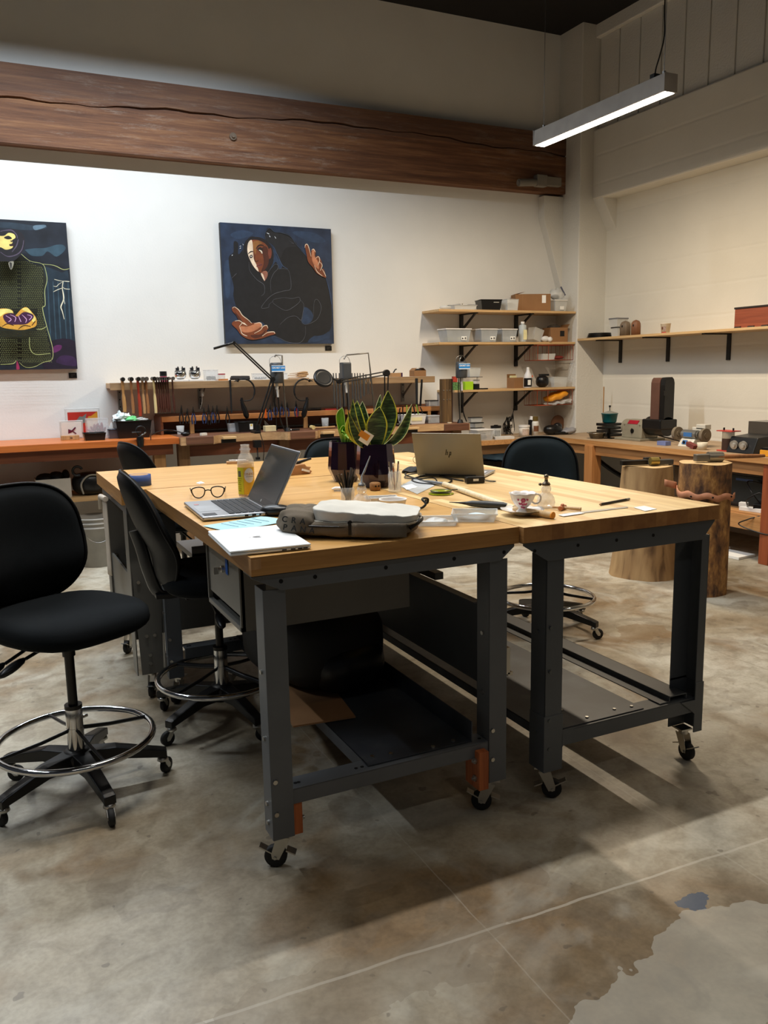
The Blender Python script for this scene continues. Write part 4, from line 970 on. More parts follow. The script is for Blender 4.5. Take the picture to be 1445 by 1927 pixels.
for k in range(11):
    a = k*2.1; r0 = .013; ln = .105+.012*math.sin(k*3); b0 = Vector((r0*math.cos(a)*.5, r0*math.sin(a)*.5, .008)); b1 = b0+Vector((math.cos(a)*.016-.004, math.sin(a)*.014, ln))
    mat = (wht, steel, steel, M('brown_handle', (150, 90, 60), .5), dsteel)[k % 5]
    bb = MB(); bb.tube([b0, b0.lerp(b1, .5), b1], [.002, .0035, .003], 6); 
    o = bb.build('hand_tool', mat); o.location = t.location; tag(o, 'slim tool standing in the ribbed glass jar', 'tool', 'tools in the ribbed glass jar')
p = pz(702, 922, TH); o = MB().lathe([(0, 0), (.020, 0), (.023, .008), (.023, .030), (.017, .034), (0, .034)], n=20).build('wood_bung', M('drilled_wood', (134, 92, 46), .7, var=.3, vs=60), loc=(p.x, p.y-.02, ZT)); tag(o, 'small brown wooden stump holder drilled with holes by the plant pot', 'tool holder')
q = MB()
for a in (-1.9, -1.3): q.T = on_cyl(.0225, a, .02); q.cyl((0, 0, 0), (0, 0, .001), .004, n=10)
q.build('hole', hole_m, o)

# white tubs beside the bag
t = thing('white_tub', 'round white plastic tub half hidden behind the backpack', 'tub', pz(742, 963, TH)+Vector((0, .01, 0)))
MB().lathe([(0, .001), (.040, .001), (.046, .040), (.049, .041), (.049, .045), (.046, .045), (.0445, .041), (.039, .006), (0, .006)], n=30).build('tub', wht, t)
MB().cyl((0, 0, .007), (0, 0, .030), .039, .042, n=24).build('contents', M('beige_powder', (196, 176, 160), .9), t)
t = thing('white_tray', 'small white rectangular tray behind the round tub', 'tray', pz(720, 945, TH)+Vector((.0, .01, 0)), -.3)
o_ = MB(); open_box(o_, .12, .06, .018, .002, .9); rim(o_, .121, .061, .018, .0025); o_.build('lid', M('milky_plastic', (222, 220, 216), .4, alpha=.85), t)
p = pz(640, 925, TH); t = thing('white_clamp', 'white rounded plastic clip lying left of the tool jar', 'clip', (p.x, p.y, ZT), -.45)
MB().tube([(-.034, 0, .010), (-.02, 0, .012), (.03, 0, .010), (.036, 0, .009)], [.004, .008, .009, .006], 10).box((.0, 0, .002), (.05, .02, .004)).build('clip_body', wht, t)
# clear cube with small blue drawer, behind
p = pz(640, 893, TH); t = thing('clear_organizer', 'small clear plastic organizer with a blue-grey insert left of the plant pots', 'container', (p.x, p.y, ZT), -.2)
o_ = MB(); open_box(o_, .055, .055, .085, .0015, 1); o_.build('box', clear, t); o_ = MB(); open_box(o_, .05, .05, .05, .0015, 1, z=.04); o_.build('insert', M('blue_grey_clear', (130, 150, 160), .3, alpha=.6), t)
o = MB().tube([(0, 0, 0), (-.035, 0, .035)], .006, 8).build('marker', wht, loc=(p.x+.0, p.y, ZT+.088)); tag(o, 'white marker lying on the small clear organizer', 'marker')

# ---- plant pots
pot_m = M('iridescent_glaze', (46, 24, 48), .10, .75, var=.35, vs=14, coat=1)
pot_m.node_tree.nodes['Principled BSDF'].inputs['Thin Film Thickness'].default_value = 420
def pot(x, y, label, rtop=.082, h=.185):
    t = thing('plant_pot', label, 'plant pot', (x, y, ZT), .2)
    n = 12; V = []
    for (r, z) in ((.052, 0), (rtop*1.06, h*.32), (rtop*.93, h), (rtop*.88, h), (rtop*.86, h-.02)):
        for i in range(n): a = 2*math.pi*i/n; V.append((r*math.cos(a), r*math.sin(a), z))
    b_ = MB(); b_.add(V, [(k*n+i, k*n+(i+1) % n, (k+1)*n+(i+1) % n, (k+1)*n+i) for k in range(4) for i in range(n)]+[tuple(range(n))[::-1]])
    b_.build('pot', pot_m, t, bevel=.0015)
    MB().lathe([(0, h-.018), (rtop*.86, h-.02)], n=20).build('soil', M('potting_soil', (50, 36, 26), 1, bmp=1, bs=120), t)
    return t
POT1 = (1.49, 3.175); POT2 = (1.455, 3.42)
pot(*POT1, 'faceted iridescent purple pot holding the snake plant'); pot(*POT2, 'faceted iridescent purple pot behind, holding the small bright green plant', rtop=.075, h=.18)
# snake plant
t = thing('snake_plant', 'snake plant with tall dark green leaves edged in yellow', 'plant', (POT1[0], POT1[1], ZT+.165))
lf = newmat('snake_leaf'); m, nt, b = lf; 
nn = N(nt, 'ShaderNodeTexNoise'); nn.inputs['Scale'].default_value = 1; nn.inputs['Detail'].default_value = 4; nt.links.new(coords(nt, (25, 25, 130)), nn.inputs['Vector'])
nt.links.new(ramp(nt, nn.outputs[0], [(.38, lin((22, 40, 20))), (.5, lin((44, 70, 34))), (.66, lin((88, 112, 60)))]), b.inputs['Base Color']); b.inputs['Roughness'].default_value = .35
edge = M('leaf_yellow_edge', (196, 196, 60), .4, var=.1); edge2 = M('leaf_cream_edge', (206, 212, 150), .4)
def leaf(base, tip, wmax, bend, face, yellow=1, cup=.25, twist=0, mats=None):
    base = Vector(base); tip = Vector(tip); ax = tip-base; L = ax.length; d = ax.normalized(); face = Vector(face); side = d.cross(face).normalized(); nrm = side.cross(d).normalized()
    bend = Vector(bend)
    def f(u, v):
        w_ = wmax*(.42+.58*math.sin(min(1, v/.55)*1.5708))*(1-max(0, (v-.55)/.45)**1.7)
        w_ = max(w_, .0015*(1-v)); s_ = (u-.5)*2; a = twist*v
        c = base+ax*v+bend*math.sin(math.pi*v)
        sd = side*math.cos(a)+nrm*math.sin(a); nr = nrm*math.cos(a)-side*math.sin(a)
        return c+sd*s_*w_/2+nr*cup*w_*(s_*s_)*.6
    mb = MB(); K = 16
    mb.grid(f, K, 18, mfn=lambda i, j: 1 if i in ((0, 1, K-1) if yellow == 2 else (0, K-1)) else 0)
    mb.build('leaf', mats or [m, edge if yellow else edge2], t, solid=.0016)
def tipat(x, y, dy=0): 
    P = py(x, y, POT1[1]+dy); return P-Vector((POT1[0], POT1[1], ZT+.165))
vw = Vector((-.42, -.9, 0))
leaf((.0, -.01, 0), tipat(714, 765, -.03), .090, (-.006, 0, 0), vw, 1)
leaf((.02, .02, 0), tipat(730, 735, .02), .086, (.018, 0, 0), vw+Vector((.3, 0, 0)), 1)
leaf((-.02, .02, 0), tipat(672, 754, .03), .092, (-.03, 0, -.02), vw+Vector((-.3, 0, 0)), 2)
leaf((-.02, -.01, 0), tipat(664, 751, -.01), .056, (-.026, 0, -.03), Vector((-.9, -.5, 0)), 1)
leaf((-.03, -.02, 0), tipat(654, 771, -.03), .040, (-.012, 0, -.035), Vector((-.2, -.9, .5)), 1)
leaf((.03, -.015, 0), tipat(775, 760, -.02), .046, (.014, 0, -.03), Vector((.2, -.9, .4)), 0)
leaf((.0, .03, 0), tipat(716, 742, .05), .034, (0, 0, 0), vw, 0)
leaf((-.01, .03, 0), tipat(682, 755, .05), .060, (-.016, 0, 0), vw, 0)
# small green plant
t = thing('potted_green_plant', 'small bright green leafy plant left of the snake plant', 'plant', (POT2[0], POT2[1], ZT+.16))
gm = M('bright_green_leaf', (96, 170, 40), .4, var=.25, vs=30); ge = M('pale_leaf_edge', (190, 220, 120), .4)
for (x, y, dd, w_, bd) in ((644, 767, -.05, .040, (-.01, 0, .035)), (646, 800, -.06, .034, (0, 0, .02)), (643, 812, -.07, .03, (0, 0, .03)), (650, 822, -.07, .03, (0, 0, .03)), (662, 806, -.08, .034, (0, 0, .03)), (672, 792, -.05, .036, (0, 0, .02)), (656, 826, -.09, .026, (0, 0, .03)), (684, 806, -.08, .03, (0, 0, .03)), (672, 818, -.10, .028, (0, 0, .03)), (655, 795, -.03, .034, (0, 0, .02)), (662, 820, -.10, .026, (.01, 0, .035)), (688, 790, .0, .034, (0, 0, .02)), (648, 806, -.02, .03, (0, 0, .03))):
    P = py(x, y, POT2[1]+dd)-Vector((POT2[0], POT2[1], ZT+.16)); leaf((P.x*.35, P.y*.4, 0), P, w_, bd, (-.3, -.5, .8), 1, .5, mats=[gm, ge], twist=.25*((x % 3)-1))
o = thing('plant_tag', 'orange and white plant care tag stuck in the pot', 'tag', py(689, 824, POT1[1]-.07), -.3)
MB().box((0, 0, 0), (.045, .002, .05), R=Matrix.Rotation(.6, 4, 'Y')).box((.012, 0, -.014), (.002, .002, .002)).build('card', paper, o)
MB().box((-.008, -.0012, .010), (.044, .001, .026), R=Matrix.Rotation(.6, 4, 'Y')).build('orange_print', M('tag_orange', (214, 140, 40), .6), o)

# ---- HP laptop seen from behind
p0 = Vector((1.807, 3.372, 0)); p1 = Vector((2.012, 3.158, 0)); mid = (p0+p1)/2; ang = math.atan2((p1-p0).y, (p1-p0).x)
t = thing('laptop', 'open bronze-grey laptop seen from behind its lid, on the maple table', 'laptop', (mid.x, mid.y, ZT), ang)
W = .318; bronze = M('bronze_grey_metal', (134, 127, 113), .42, .5, .04)
MB().bx(-W/2, W/2, .0, .22, .003, .013).build('base', alu, t, bevel=.003)
kb = MB()
for r in range(6):
    for c in range(14): kb.box((-.135+c*.0207, .03+r*.0195, .0142), (.0178, .0165, .0022))
kb.build('keyboard', M('silver_key', (196, 198, 202), .5), t)
A = Matrix.Translation((0, .004, .011)) @ Matrix.Rotation(math.radians(112), 4, 'X')    # local y up the lid; outer side faces local +z
s_ = MB(); s_.T = A; s_.bx(-W/2, W/2, 0, .213, -.0, .006); lid = s_.build('screen_lid', bronze, t, bevel=.0025)
s_ = MB(); s_.T = A; s_.bx(-W/2+.004, W/2-.004, .003, .209, -.001, 0); s_.build('display', M('display_black', (18, 18, 20), .15), lid)
# slanted four-stroke logo
s_ = MB(); lm = M('logo_dark_chrome', (60, 56, 50), .2, .9)
B = Matrix(((-1, 0, 0, 0), (0, 1, 0, 0), (0, 0, -1, 0), (0, 0, 0, 1)))
out = MB()
def stroke(pts, wd=.0023):
    for a, b_ in zip(pts, pts[1:]):
        a = Vector((a[0], a[1], 0)); b_ = Vector((b_[0], b_[1], 0)); d = (b_-a).normalized()*wd*.5; nrm = Vector((-d.y, d.x, 0)).normalized()*wd
        out.add([a-d-nrm, b_+d-nrm, b_+d+nrm, a-d+nrm], [(0, 1, 2, 3)])
k = .28
stroke([(-.010+k*.0*0, -.006), (-.004, .020)]); stroke([(-.0055, .008), (.0005, .008), (-.0027, -.006)]); stroke([(.0035, -.018), (.0105, .008), (.0160, .008), (.0128, -.006), (.0078, -.006)])
lp = MB(); lp.T = A @ Matrix.Translation((0, .112, .0064)); lp.add([tuple(Vector((v[0], v[1], v[2]))) for v in out.v], out.f); lp.build('logo', lm, lid)
MB().cyl((-.12, .0, .011), (.12, 0, .011), .005, n=10).build('hinge', black, t)
# charger and cables
t = thing('power_adapter', 'black power adapter with coiled cord in front of the bronze laptop', 'power adapter', pz(893, 909, ZT), math.radians(-15))
MB().box((0, 0, .015), (.082, .04, .028)).build('brick', black, t, bevel=.004)
MB().box((0, -.0204, .016), (.024, .0006, .010)).build('label', paper, t)
MB().tube(smooth_pts([(.04, .0, .014), (.07, .012, .006), (.095, .0, .004), (.075, -.014, .004), (.045, -.006, .008)]), .0018, 6).build('lead', black, t)
def cable(name, label, pts, r=.003, mat=None, z=TH+.004):
    P = [pz(x, y, z+(dz if len(q) > 2 else 0)) if False else pz(q[0], q[1], z+(q[2] if len(q) > 2 else 0)) for q in pts for (x, y, dz) in [(q[0], q[1], 0)]]
    o = MB().tube(smooth_pts(P, 5), r, 6).build(name, mat or black); return tag(o, label, 'cable')
cable('power_cable', 'black charger cable looping left of the bronze laptop', [(872, 905), (845, 900), (815, 894), (790, 897), (775, 903), (790, 909), (830, 911), (850, 905), (835, 897), (800, 890), (775, 886), (762, 892), (778, 899), (800, 905)], .0035)
cable('audio_cable', 'thin black cable beside the charger cable, near the pots', [(760, 886), (785, 884, .006), (800, 888, .006), (770, 893, .004), (762, 899), (790, 901, .006), (815, 899), (822, 905)], .0028)
t = thing('cloth_bundle', 'black strap bundle at the foot of the bronze laptop', 'strap', pz(772, 889, ZT))
slab(MB(), .09, .05, 0, .018, wr=.02).build('strap_roll', blackm, t)
p = pz(783, 872, TH); o = MB().tube(arc((0, 0, .02), .018, 0, 360, 24, 'xz')[:-1], .002, 6, closed=True).build('clear_ring', M('ring_plastic', (180, 160, 130), .2, alpha=.6), loc=(p.x, p.y, ZT)); tag(o, 'thin clear ring standing against the left of the bronze laptop', 'ring')

# ---- dowel, handpiece, lens, papers, small tools
A_, B_ = pz(836, 911, TH+.012), pz(968, 957, TH+.012)
o = MB().cyl((0, 0, 0), tuple(B_-A_), .011, n=18).build('mandrel_rod', wood('pale_maple', (224, 206, 168), (236, 220, 186), 0, .5, 1), loc=A_); tag(o, 'long pale wooden rod lying across the maple table behind the teacup', 'wooden rod')
C_ = pz(790, 904, TH+.010); q = MB().tube([tuple(C_-A_), tuple(C_.lerp(A_, .5)-A_), (0, 0, 0)], [.002, .008, .008], 8).build('metal_tip', steel, o)
A_, B_ = pz(877, 947, TH+.014), pz(955, 952, TH+.014); t = thing('rotary_handpiece', 'black rotary handpiece with steel needle tip in front of the wooden rod', 'handpiece', (A_.x, A_.y, TH+.014)); V_ = B_-A_
MB().tube([(0, 0, 0), tuple(V_*.15), tuple(V_*.5), tuple(V_*.9), tuple(V_)], [.006, .011, .0135, .0125, .009], 14).build('grip', M('handpiece_grey', (44, 46, 46), .45), t)
MB().tube([(0, 0, 0), tuple(V_*-.2), tuple(V_*-.42)], [.006, .0025, .0012], 8).build('needle_tip', dsteel, t)
p = pz(803, 957, TH); o = MB().tube(smooth_pts([(-.035, .01, .003), (-.04, -.01, .004), (-.03, -.035, .006), (-.015, -.04, .02), (-.018, -.02, .034), (.004, .0, .034), (.018, .004, .028), (.016, .004, .016), (.006, .002, .018), (.008, 0, .028)]), .0042, 8).build('wire_hook', blackm, loc=(p.x, p.y+.02, ZT)); tag(o, 'black curled wire hook standing in front of the clear trays', 'hook')
p = pz(830, 930, TH); t = thing('green_glass_disc', 'olive green glass disc with a black rim beside the wooden rod', 'glass disc', (p.x, p.y, ZT))
MB().lathe([(0, .0), (.047, .0), (.051, .003), (.047, .005), (0, .005)], n=32).build('lower_disc', M('olive_glass', (150, 160, 20), .08, alpha=.8), t)
MB().lathe([(0, .012), (.040, .012), (.040, .015), (0, .015)], n=32).build('upper_disc', M('olive_glass', (150, 160, 20), .08, alpha=.8), t); MB().tube([(.041*math.cos(a), .041*math.sin(a), .0135) for a in [k*math.pi/16 for k in range(32)]], .0022, 6, closed=True).tube([(.035, 0, .0135), (.075, .0, .013)], .0022, 6).build('rim', black, t)
def sheet(name, label, cat, quad, mat, z=TH+.0012, th=.0008):
    P = [pz(x, y, z) for x, y in quad]; c = sum(P, Vector())/len(P)
    o = MB().prism([(q.x-c.x, q.y-c.y) for q in P], 0, th).build(name, mat, loc=c); return tag(o, label, cat)
sheet('grey_folder', 'grey-white paper sheet lying right of the ribbed glass jar', 'paper', [(752, 915), (780, 901), (818, 914), (785, 930)], M('grey_paper', (176, 178, 178), .8))
sheet('paper_slip', 'small white slip on top of the grey paper sheet', 'paper', [(757, 915), (775, 911), (786, 917), (765, 922)], paper, TH+.0025)
sheet('printed_label', 'small printed white label lying flat near the right corner of the maple table', 'label', [(1192, 955), (1212, 952), (1236, 958), (1214, 962)], paper)
sheet('steel_rule', 'thin steel ruler lying on the maple table near its front edge', 'ruler', [(1058, 967), (1180, 953.5), (1182, 955.5), (1062, 970)], steel)
sheet('white_strip', 'narrow white paper strip beside the steel ruler', 'paper', [(1050, 969), (1090, 964), (1100, 966), (1060, 972)], paper, TH+.0022)
A_, B_ = pz(1130, 949, TH+.005), pz(1184, 939, TH+.005); V_ = B_-A_
o = MB().cyl((0, 0, 0), tuple(V_*.88), .0045, n=8).build('pencil', black, loc=A_); tag(o, 'black pencil lying alone on the maple table', 'pencil')
MB().cyl(tuple(V_*.88), tuple(V_), .0046, n=8).build('ferrule', steel, o); MB().cyl((0, 0, 0), tuple(V_*-.05), .0042, .0008, n=8).build('tip', card2, o)
A_, B_ = pz(1040, 954, TH+.008), pz(1093, 958, TH+.008); V_ = B_-A_; t = thing('small_hammer', 'small copper-headed hammer with wooden handle by the glass oil lamp', 'hammer', A_)
copper = M('copper', (196, 132, 100), .35, .7); MB().tube([(0, 0, 0), tuple(V_*.5), tuple(V_)], [.0045, .005, .0065], 10).build('handle', pine, t)
nV = Vector((-V_.y, V_.x, 0)).normalized(); MB().cyl(tuple(V_*.35-nV*.022), tuple(V_*.35+nV*.022), .008, n=14).sph(tuple(V_*.35+Vector((0, 0, .008))), .007, 10, 8).build('head', copper, t)
A_, B_ = pz(968, 959, TH+.012), pz(1041, 970, TH+.012); V_ = B_-A_; t = thing('emery_roll', 'short wooden stick with an orange end beside the saucer', 'stick', A_)
MB().cyl((0, 0, 0), tuple(V_*.97), .0115, n=18).build('stick', wood('beech_stick', (200, 166, 116), (216, 186, 140), 0, .6), t); MB().cyl(tuple(V_*.97), tuple(V_), .0118, n=18).build('end_cap', M('orange_end', (226, 150, 50), .6), t)

# ---- left-rear things
p = pz(447, 872, TH); t = thing('wood_offcut', 'thin wooden block with white strips near the back edge, left of the bottle', 'block', (p.x, p.y, ZT), -.2)
MB().box((0, 0, .006), (.12, .05, .012)).build('block', card2, t, bevel=.001); MB().box((.0, .01, .016), (.09, .016, .006)).box((.02, -.012, .016), (.06, .012, .006), rz=.3).build('strip', wht, t)
p = pz(562, 892, TH); t = thing('carved_wood_block', 'notched brown wooden form behind the open silver laptop screen', 'wooden form', (p.x, p.y, ZT), .15)
o_ = MB(); o_.prism([(-.07, 0), (.05, 0), (.06, .012), (.045, .02), (.055, .032), (.03, .036), (.02, .05), (-.07, .045)], -.03, .03, A=XZ); o_.build('form', wood('carved_brown', (150, 104, 62), (184, 136, 88), 0, .6), t, bevel=.004)
MB().tube([(-.05, 0, .052), (.0, 0, .056), (.07, 0, .070)], [.005, .008, .006], 8).build('black_punch', black, t)
MB().box((.02, -.036, .018), (.04, .01, .01), R=Matrix.Rotation(.3, 4, 'Y')).build('chip', wht, t)
p = pz(372, 885, TH); sheet('paper_scrap', 'tiny white scrap in the middle of the back oak table', 'paper', [(369, 909), (378, 906), (385, 909), (375, 911)], paper)
# ================================================================== BACK WALL: PAINTINGS
def canvas(name, label, x0, x1, z0, z1, Y, plan, bgcol, edgecol):
    """plan: list of (kind, points in photograph pixels, colour, width) painted flat on the canvas"""
    c = Vector(((x0+x1)/2, Y, (z0+z1)/2)); mats = [bgcol, edgecol]; idx = {}
    mb = MB(); mb.bx(x0-c.x, x1-c.x, 0, WY-Y-.001, z0-c.z, z1-c.z, 1)
    mb.add([(x0-c.x, -.0006, z0-c.z), (x1-c.x, -.0006, z0-c.z), (x1-c.x, -.0006, z1-c.z), (x0-c.x, -.0006, z1-c.z)], [(0, 1, 2, 3)], 0)
    for li, (kind, pts, colr, wd) in enumerate(plan):
        if colr not in idx:
            mt = M('paint_%02x%02x%02x' % colr, colr, .6, var=.22, vs=16); idx[colr] = len(mats); mats.append(mt)
        P = [py(x, y, Y)-c for x, y in pts]; yy = -.0009-.00012*li
        cl = lambda p: (min(max(p.x, x0-c.x), x1-c.x), yy, min(max(p.z, z0-c.z), z1-c.z))
        if kind == 'fill':
            Q = smooth_pts(P, 4, True); Q = [cl(p) for p in Q]
            Q = [q for i, q in enumerate(Q) if (Vector(q)-Vector(Q[i-1])).length > 1e-4]
            mb.add(Q, [tuple(range(len(Q)))], idx[colr])
        elif kind == 'poly': Q = [cl(p) for p in P]; mb.add(Q, [tuple(range(len(Q)))], idx[colr])
        else:
            Q = smooth_pts(P, 4); L = []; R = []
            for i, p in enumerate(Q):
                d = (Q[min(i+1, len(Q)-1)]-Q[max(i-1, 0)]); d = d.normalized() if d.length > 1e-9 else Vector((1, 0, 0))
                n_ = Vector((-d.z, 0, d.x))*wd*(.35+.65*math.sin(math.pi*min(1, max(.12, i/len(Q)))))/2; L.append(cl(p+n_)); R.append(cl(p-n_))
            for i in range(len(Q)-1): mb.add([L[i], L[i+1], R[i+1], R[i]], [(0, 1, 2, 3)], idx[colr])
    o = mb.build(name, mats, loc=c); return tag(o, label, 'painting')
def z2(pts, ox=400, oy=400, s=6.0208): return [(ox+x/s, oy+y/s) for x, y in pts]
SK1, SK2, SK3, SK4 = (120, 62, 34), (186, 120, 84), (226, 206, 180), (74, 36, 24)
BK, BK2, LN, NB, NB2 = (21, 22, 25), (31, 32, 35), (84, 86, 92), (37, 54, 78), (43, 61, 86)
m_nb = M('navy_paint', (35, 49, 71), .6, var=.35, vs=9)
P2 = []
F_ = lambda pts, c: P2.append(('fill', z2(pts), c, 0)); L_ = lambda pts, c, w_=.004: P2.append(('line', z2(pts), c, w_))
F_([(200, 250), (330, 200), (460, 240), (300, 300)], NB2); F_([(900, 220), (1150, 230), (1280, 330), (1100, 330)], NB2); F_([(130, 600), (190, 560), (200, 900), (150, 950)], NB2)
# cloak
F_([(240, 330), (235, 450), (185, 500), (190, 640), (215, 740), (240, 850), (235, 940), (265, 1060), (300, 1120), (430, 1240), (560, 1240), (640, 1340), (720, 1400), (860, 1465), (985, 1475), (1080, 1470), (1140, 1400), (1200, 1395), (1280, 1370), (1345, 1290), (1345, 1040), (1320, 900), (1280, 740), (1180, 690), (1080, 520), (960, 380), (880, 260), (780, 225), (700, 215), (630, 170), (600, 230), (600, 300), (700, 380), (740, 470), (640, 420), (560, 330), (450, 270), (370, 330), (340, 420), (290, 470), (290, 350)], BK)
F_([(590, 300), (640, 230), (760, 240), (900, 300), (960, 380), (830, 400), (760, 520), (690, 380)], BK2)
F_([(640, 400), (700, 430), (740, 520), (790, 600), (760, 640), (720, 560), (690, 590), (640, 660), (690, 540)], NB)
F_([(1040, 1070), (1110, 1110), (1140, 1180), (1110, 1240), (1050, 1270), (1005, 1240), (1020, 1140)], NB); F_([(1080, 1470), (1130, 1410), (1240, 1390), (1320, 1350), (1325, 1420), (1260, 1440), (1180, 1465)], NB)
F_([(670, 1400), (760, 1420), (830, 1470), (700, 1470)], NB)
# face
F_([(375, 330), (460, 280), (560, 290), (660, 370), (690, 480), (670, 580), (600, 680), (590, 770), (540, 700), (470, 640), (410, 560), (380, 450)], (30, 24, 26))
F_([(400, 350), (450, 310), (540, 320), (620, 380), (640, 470), (630, 570), (590, 650), (540, 680), (470, 620), (425, 540), (395, 450)], SK1)
F_([(400, 350), (440, 310), (455, 380), (460, 470), (470, 540), (500, 600), (520, 670), (470, 620), (425, 540), (395, 450)], SK3)
F_([(560, 400), (620, 400), (635, 560), (590, 650), (550, 670), (580, 560)], SK4)
F_([(455, 340), (520, 320), (560, 350), (500, 380), (490, 470), (470, 440)], (140, 92, 46))
L_([(402, 470), (430, 445), (458, 442)], (24, 18, 18), .010); L_([(490, 410), (530, 370), (580, 376)], (24, 18, 18), .010)
F_([(415, 495), (440, 478), (455, 500), (430, 520)], (60, 50, 48)); L_([(425, 498), (445, 496)], (230, 226, 220), .006)
F_([(505, 410), (540, 392), (570, 420), (545, 450), (515, 430)], (44, 32, 30)); L_([(525, 425), (550, 440), (560, 465)], (228, 214, 190), .012)
L_([(478, 480), (474, 530), (492, 556), (520, 540)], SK4, .007); F_([(495, 605), (520, 572), (550, 578), (566, 590), (530, 622), (505, 620)], (120, 62, 52)); L_([(500, 602), (530, 598), (562, 592)], (50, 26, 24), .004)
F_([(625, 440), (655, 400), (668, 450), (660, 510), (640, 520)], (112, 56, 40))
F_([(545, 690), (600, 660), (625, 700), (590, 775), (570, 750)], (150, 96, 76)); F_([(545, 690), (570, 700), (590, 770), (570, 750)], SK3)
# outlines of the clothes
L_([(410, 560), (420, 660), (500, 760), (580, 820), (585, 910), (550, 945)], LN); L_([(590, 770), (620, 690), (700, 590), (740, 600), (735, 640), (690, 690), (655, 780), (662, 910)], LN)
L_([(735, 640), (830, 640), (870, 690), (885, 860), (800, 890), (700, 920), (620, 980), (550, 1080), (630, 1075), (640, 1040), (690, 1000)], LN)
L_([(690, 985), (800, 965), (900, 975), (975, 960), (985, 1010), (900, 1080), (830, 1110), (760, 1080), (680, 1020), (690, 985)], LN)
L_([(985, 985), (1030, 1040), (1020, 1140), (1000, 1220), (940, 1175), (850, 1190), (760, 1270)], LN); L_([(1000, 1220), (1050, 1270), (1180, 1210), (1228, 1080), (1190, 990), (1150, 1010), (1140, 1180)], LN)
L_([(1050, 1290), (1045, 1400), (985, 1475), (860, 1470), (760, 1425), (690, 1405)], LN); L_([(600, 300), (590, 240), (640, 175), (700, 220), (780, 230), (880, 270), (960, 380), (1090, 480)], (60, 70, 86)); L_([(690, 390), (740, 500), (790, 600), (850, 640)], (70, 90, 120))
L_([(1280, 740), (1320, 880), (1345, 1040)], (70, 92, 130)); L_([(215, 745), (270, 690)], LN); L_([(860, 320), (920, 355), (880, 345)], (70, 70, 76))
for (a, b_) in (((610, 230), (640, 245)), ((640, 260), (650, 280)), ((700, 270), (715, 295)), ((300, 385), (320, 380)), ((305, 410), (318, 400)), ((335, 355), (348, 370))): L_([a, b_], (200, 206, 214), .006)
L_([(215, 490), (225, 480)], (190, 196, 204), .006); L_([(300, 390), (330, 350), (345, 400), (340, 460)], (50, 56, 66), .004)
# lower hand
F_([(215, 1080), (240, 1068), (290, 1100), (330, 1160), (390, 1210), (430, 1250), (540, 1245), (560, 1290), (600, 1275), (628, 1310), (610, 1345), (690, 1350), (710, 1375), (640, 1395), (560, 1425), (430, 1440), (330, 1395), (270, 1320), (216, 1265), (240, 1230), (290, 1230), (270, 1170), (225, 1120)], SK1)
F_([(300, 1290), (400, 1290), (520, 1250), (555, 1280), (470, 1340), (380, 1360), (320, 1340)], SK2); F_([(250, 1130), (300, 1180), (340, 1250), (300, 1230)], SK4); F_([(430, 1390), (540, 1380), (600, 1330), (560, 1400), (470, 1425)], SK4)
for L0 in ([(225, 1085), (245, 1070), (295, 1105), (335, 1165), (400, 1215), (440, 1255)], [(250, 1230), (300, 1225), (350, 1260), (390, 1280)], [(310, 1300), (330, 1370), (390, 1400)], [(470, 1260), (530, 1248), (556, 1275), (545, 1300)], [(470, 1370), (540, 1330), (570, 1290), (610, 1280), (622, 1310)], [(560, 1400), (620, 1360), (690, 1352), (700, 1372)], [(300, 1290), (340, 1250), (380, 1275)]): L_(L0, SK3, .007)
# upper hand
F_([(1040, 370), (1065, 360), (1088, 400), (1110, 490), (1115, 430), (1140, 410), (1165, 440), (1160, 500), (1190, 490), (1215, 520), (1240, 590), (1230, 640), (1255, 640), (1282, 730), (1262, 735), (1180, 690), (1130, 620), (1080, 560), (1060, 470)], SK1)
F_([(1120, 450), (1145, 430), (1155, 500), (1190, 560), (1200, 640), (1150, 600), (1125, 540)], SK2)
for L0 in ([(1042, 400), (1048, 368), (1070, 362), (1090, 410), (1112, 500)], [(1118, 430), (1140, 415), (1160, 450)], [(1165, 520), (1195, 500), (1210, 540), (1190, 600)], [(1210, 560), (1238, 600), (1215, 660)], [(1235, 640), (1260, 680), (1280, 725)], [(1150, 600), (1180, 670), (1240, 720)]): L_(L0, SK3, .006)
canvas('painting', 'square navy painting of a dark-hooded figure reaching out both hands', 1.967, 2.982, 1.712, 2.724, 7.205, P2, m_nb, M('canvas_edge_black', (18, 20, 26), .6))
# left painting (cut by the frame)
P2 = []
z1 = lambda pts: z2(pts, 0, 400, 6.0225)
F_ = lambda pts, c: P2.append(('fill', z1(pts), c, 0)); L_ = lambda pts, c, w_=.004: P2.append(('line', z1(pts), c, w_))
T1c, T2c, T3c = (32, 48, 60), (52, 76, 90), (24, 26, 34)
F_([(-300, 120), (100, 110), (400, 150), (500, 130), (520, 180), (300, 200), (0, 170), (-300, 190)], (40, 54, 66)); F_([(380, 150), (500, 140), (515, 165), (400, 200)], (96, 120, 136))
F_([(290, 420), (400, 405), (520, 400), (640, 365), (720, 370), (740, 420), (640, 500), (540, 440), (480, 490), (360, 490), (300, 440)], T2c)
F_([(500, 620), (600, 640), (700, 680), (765, 660), (775, 780), (700, 730), (600, 740), (520, 760)], T1c)
F_([(510, 740), (770, 740), (850, 1460), (570, 1470), (480, 1100)], (28, 44, 56)); 
for x in (540, 600, 655, 720, 770): L_([(x, 780), (x+15, 1100), (x+35, 1440)], T2c, .010)
F_([(560, 1470), (850, 1460), (880, 1770), (500, 1770)], (30, 20, 38)); F_([(600, 1530), (650, 1500), (700, 1510), (680, 1560), (600, 1590)], (96, 36, 90)); F_([(700, 1620), (840, 1640), (860, 1740), (640, 1700)], (52, 30, 66))
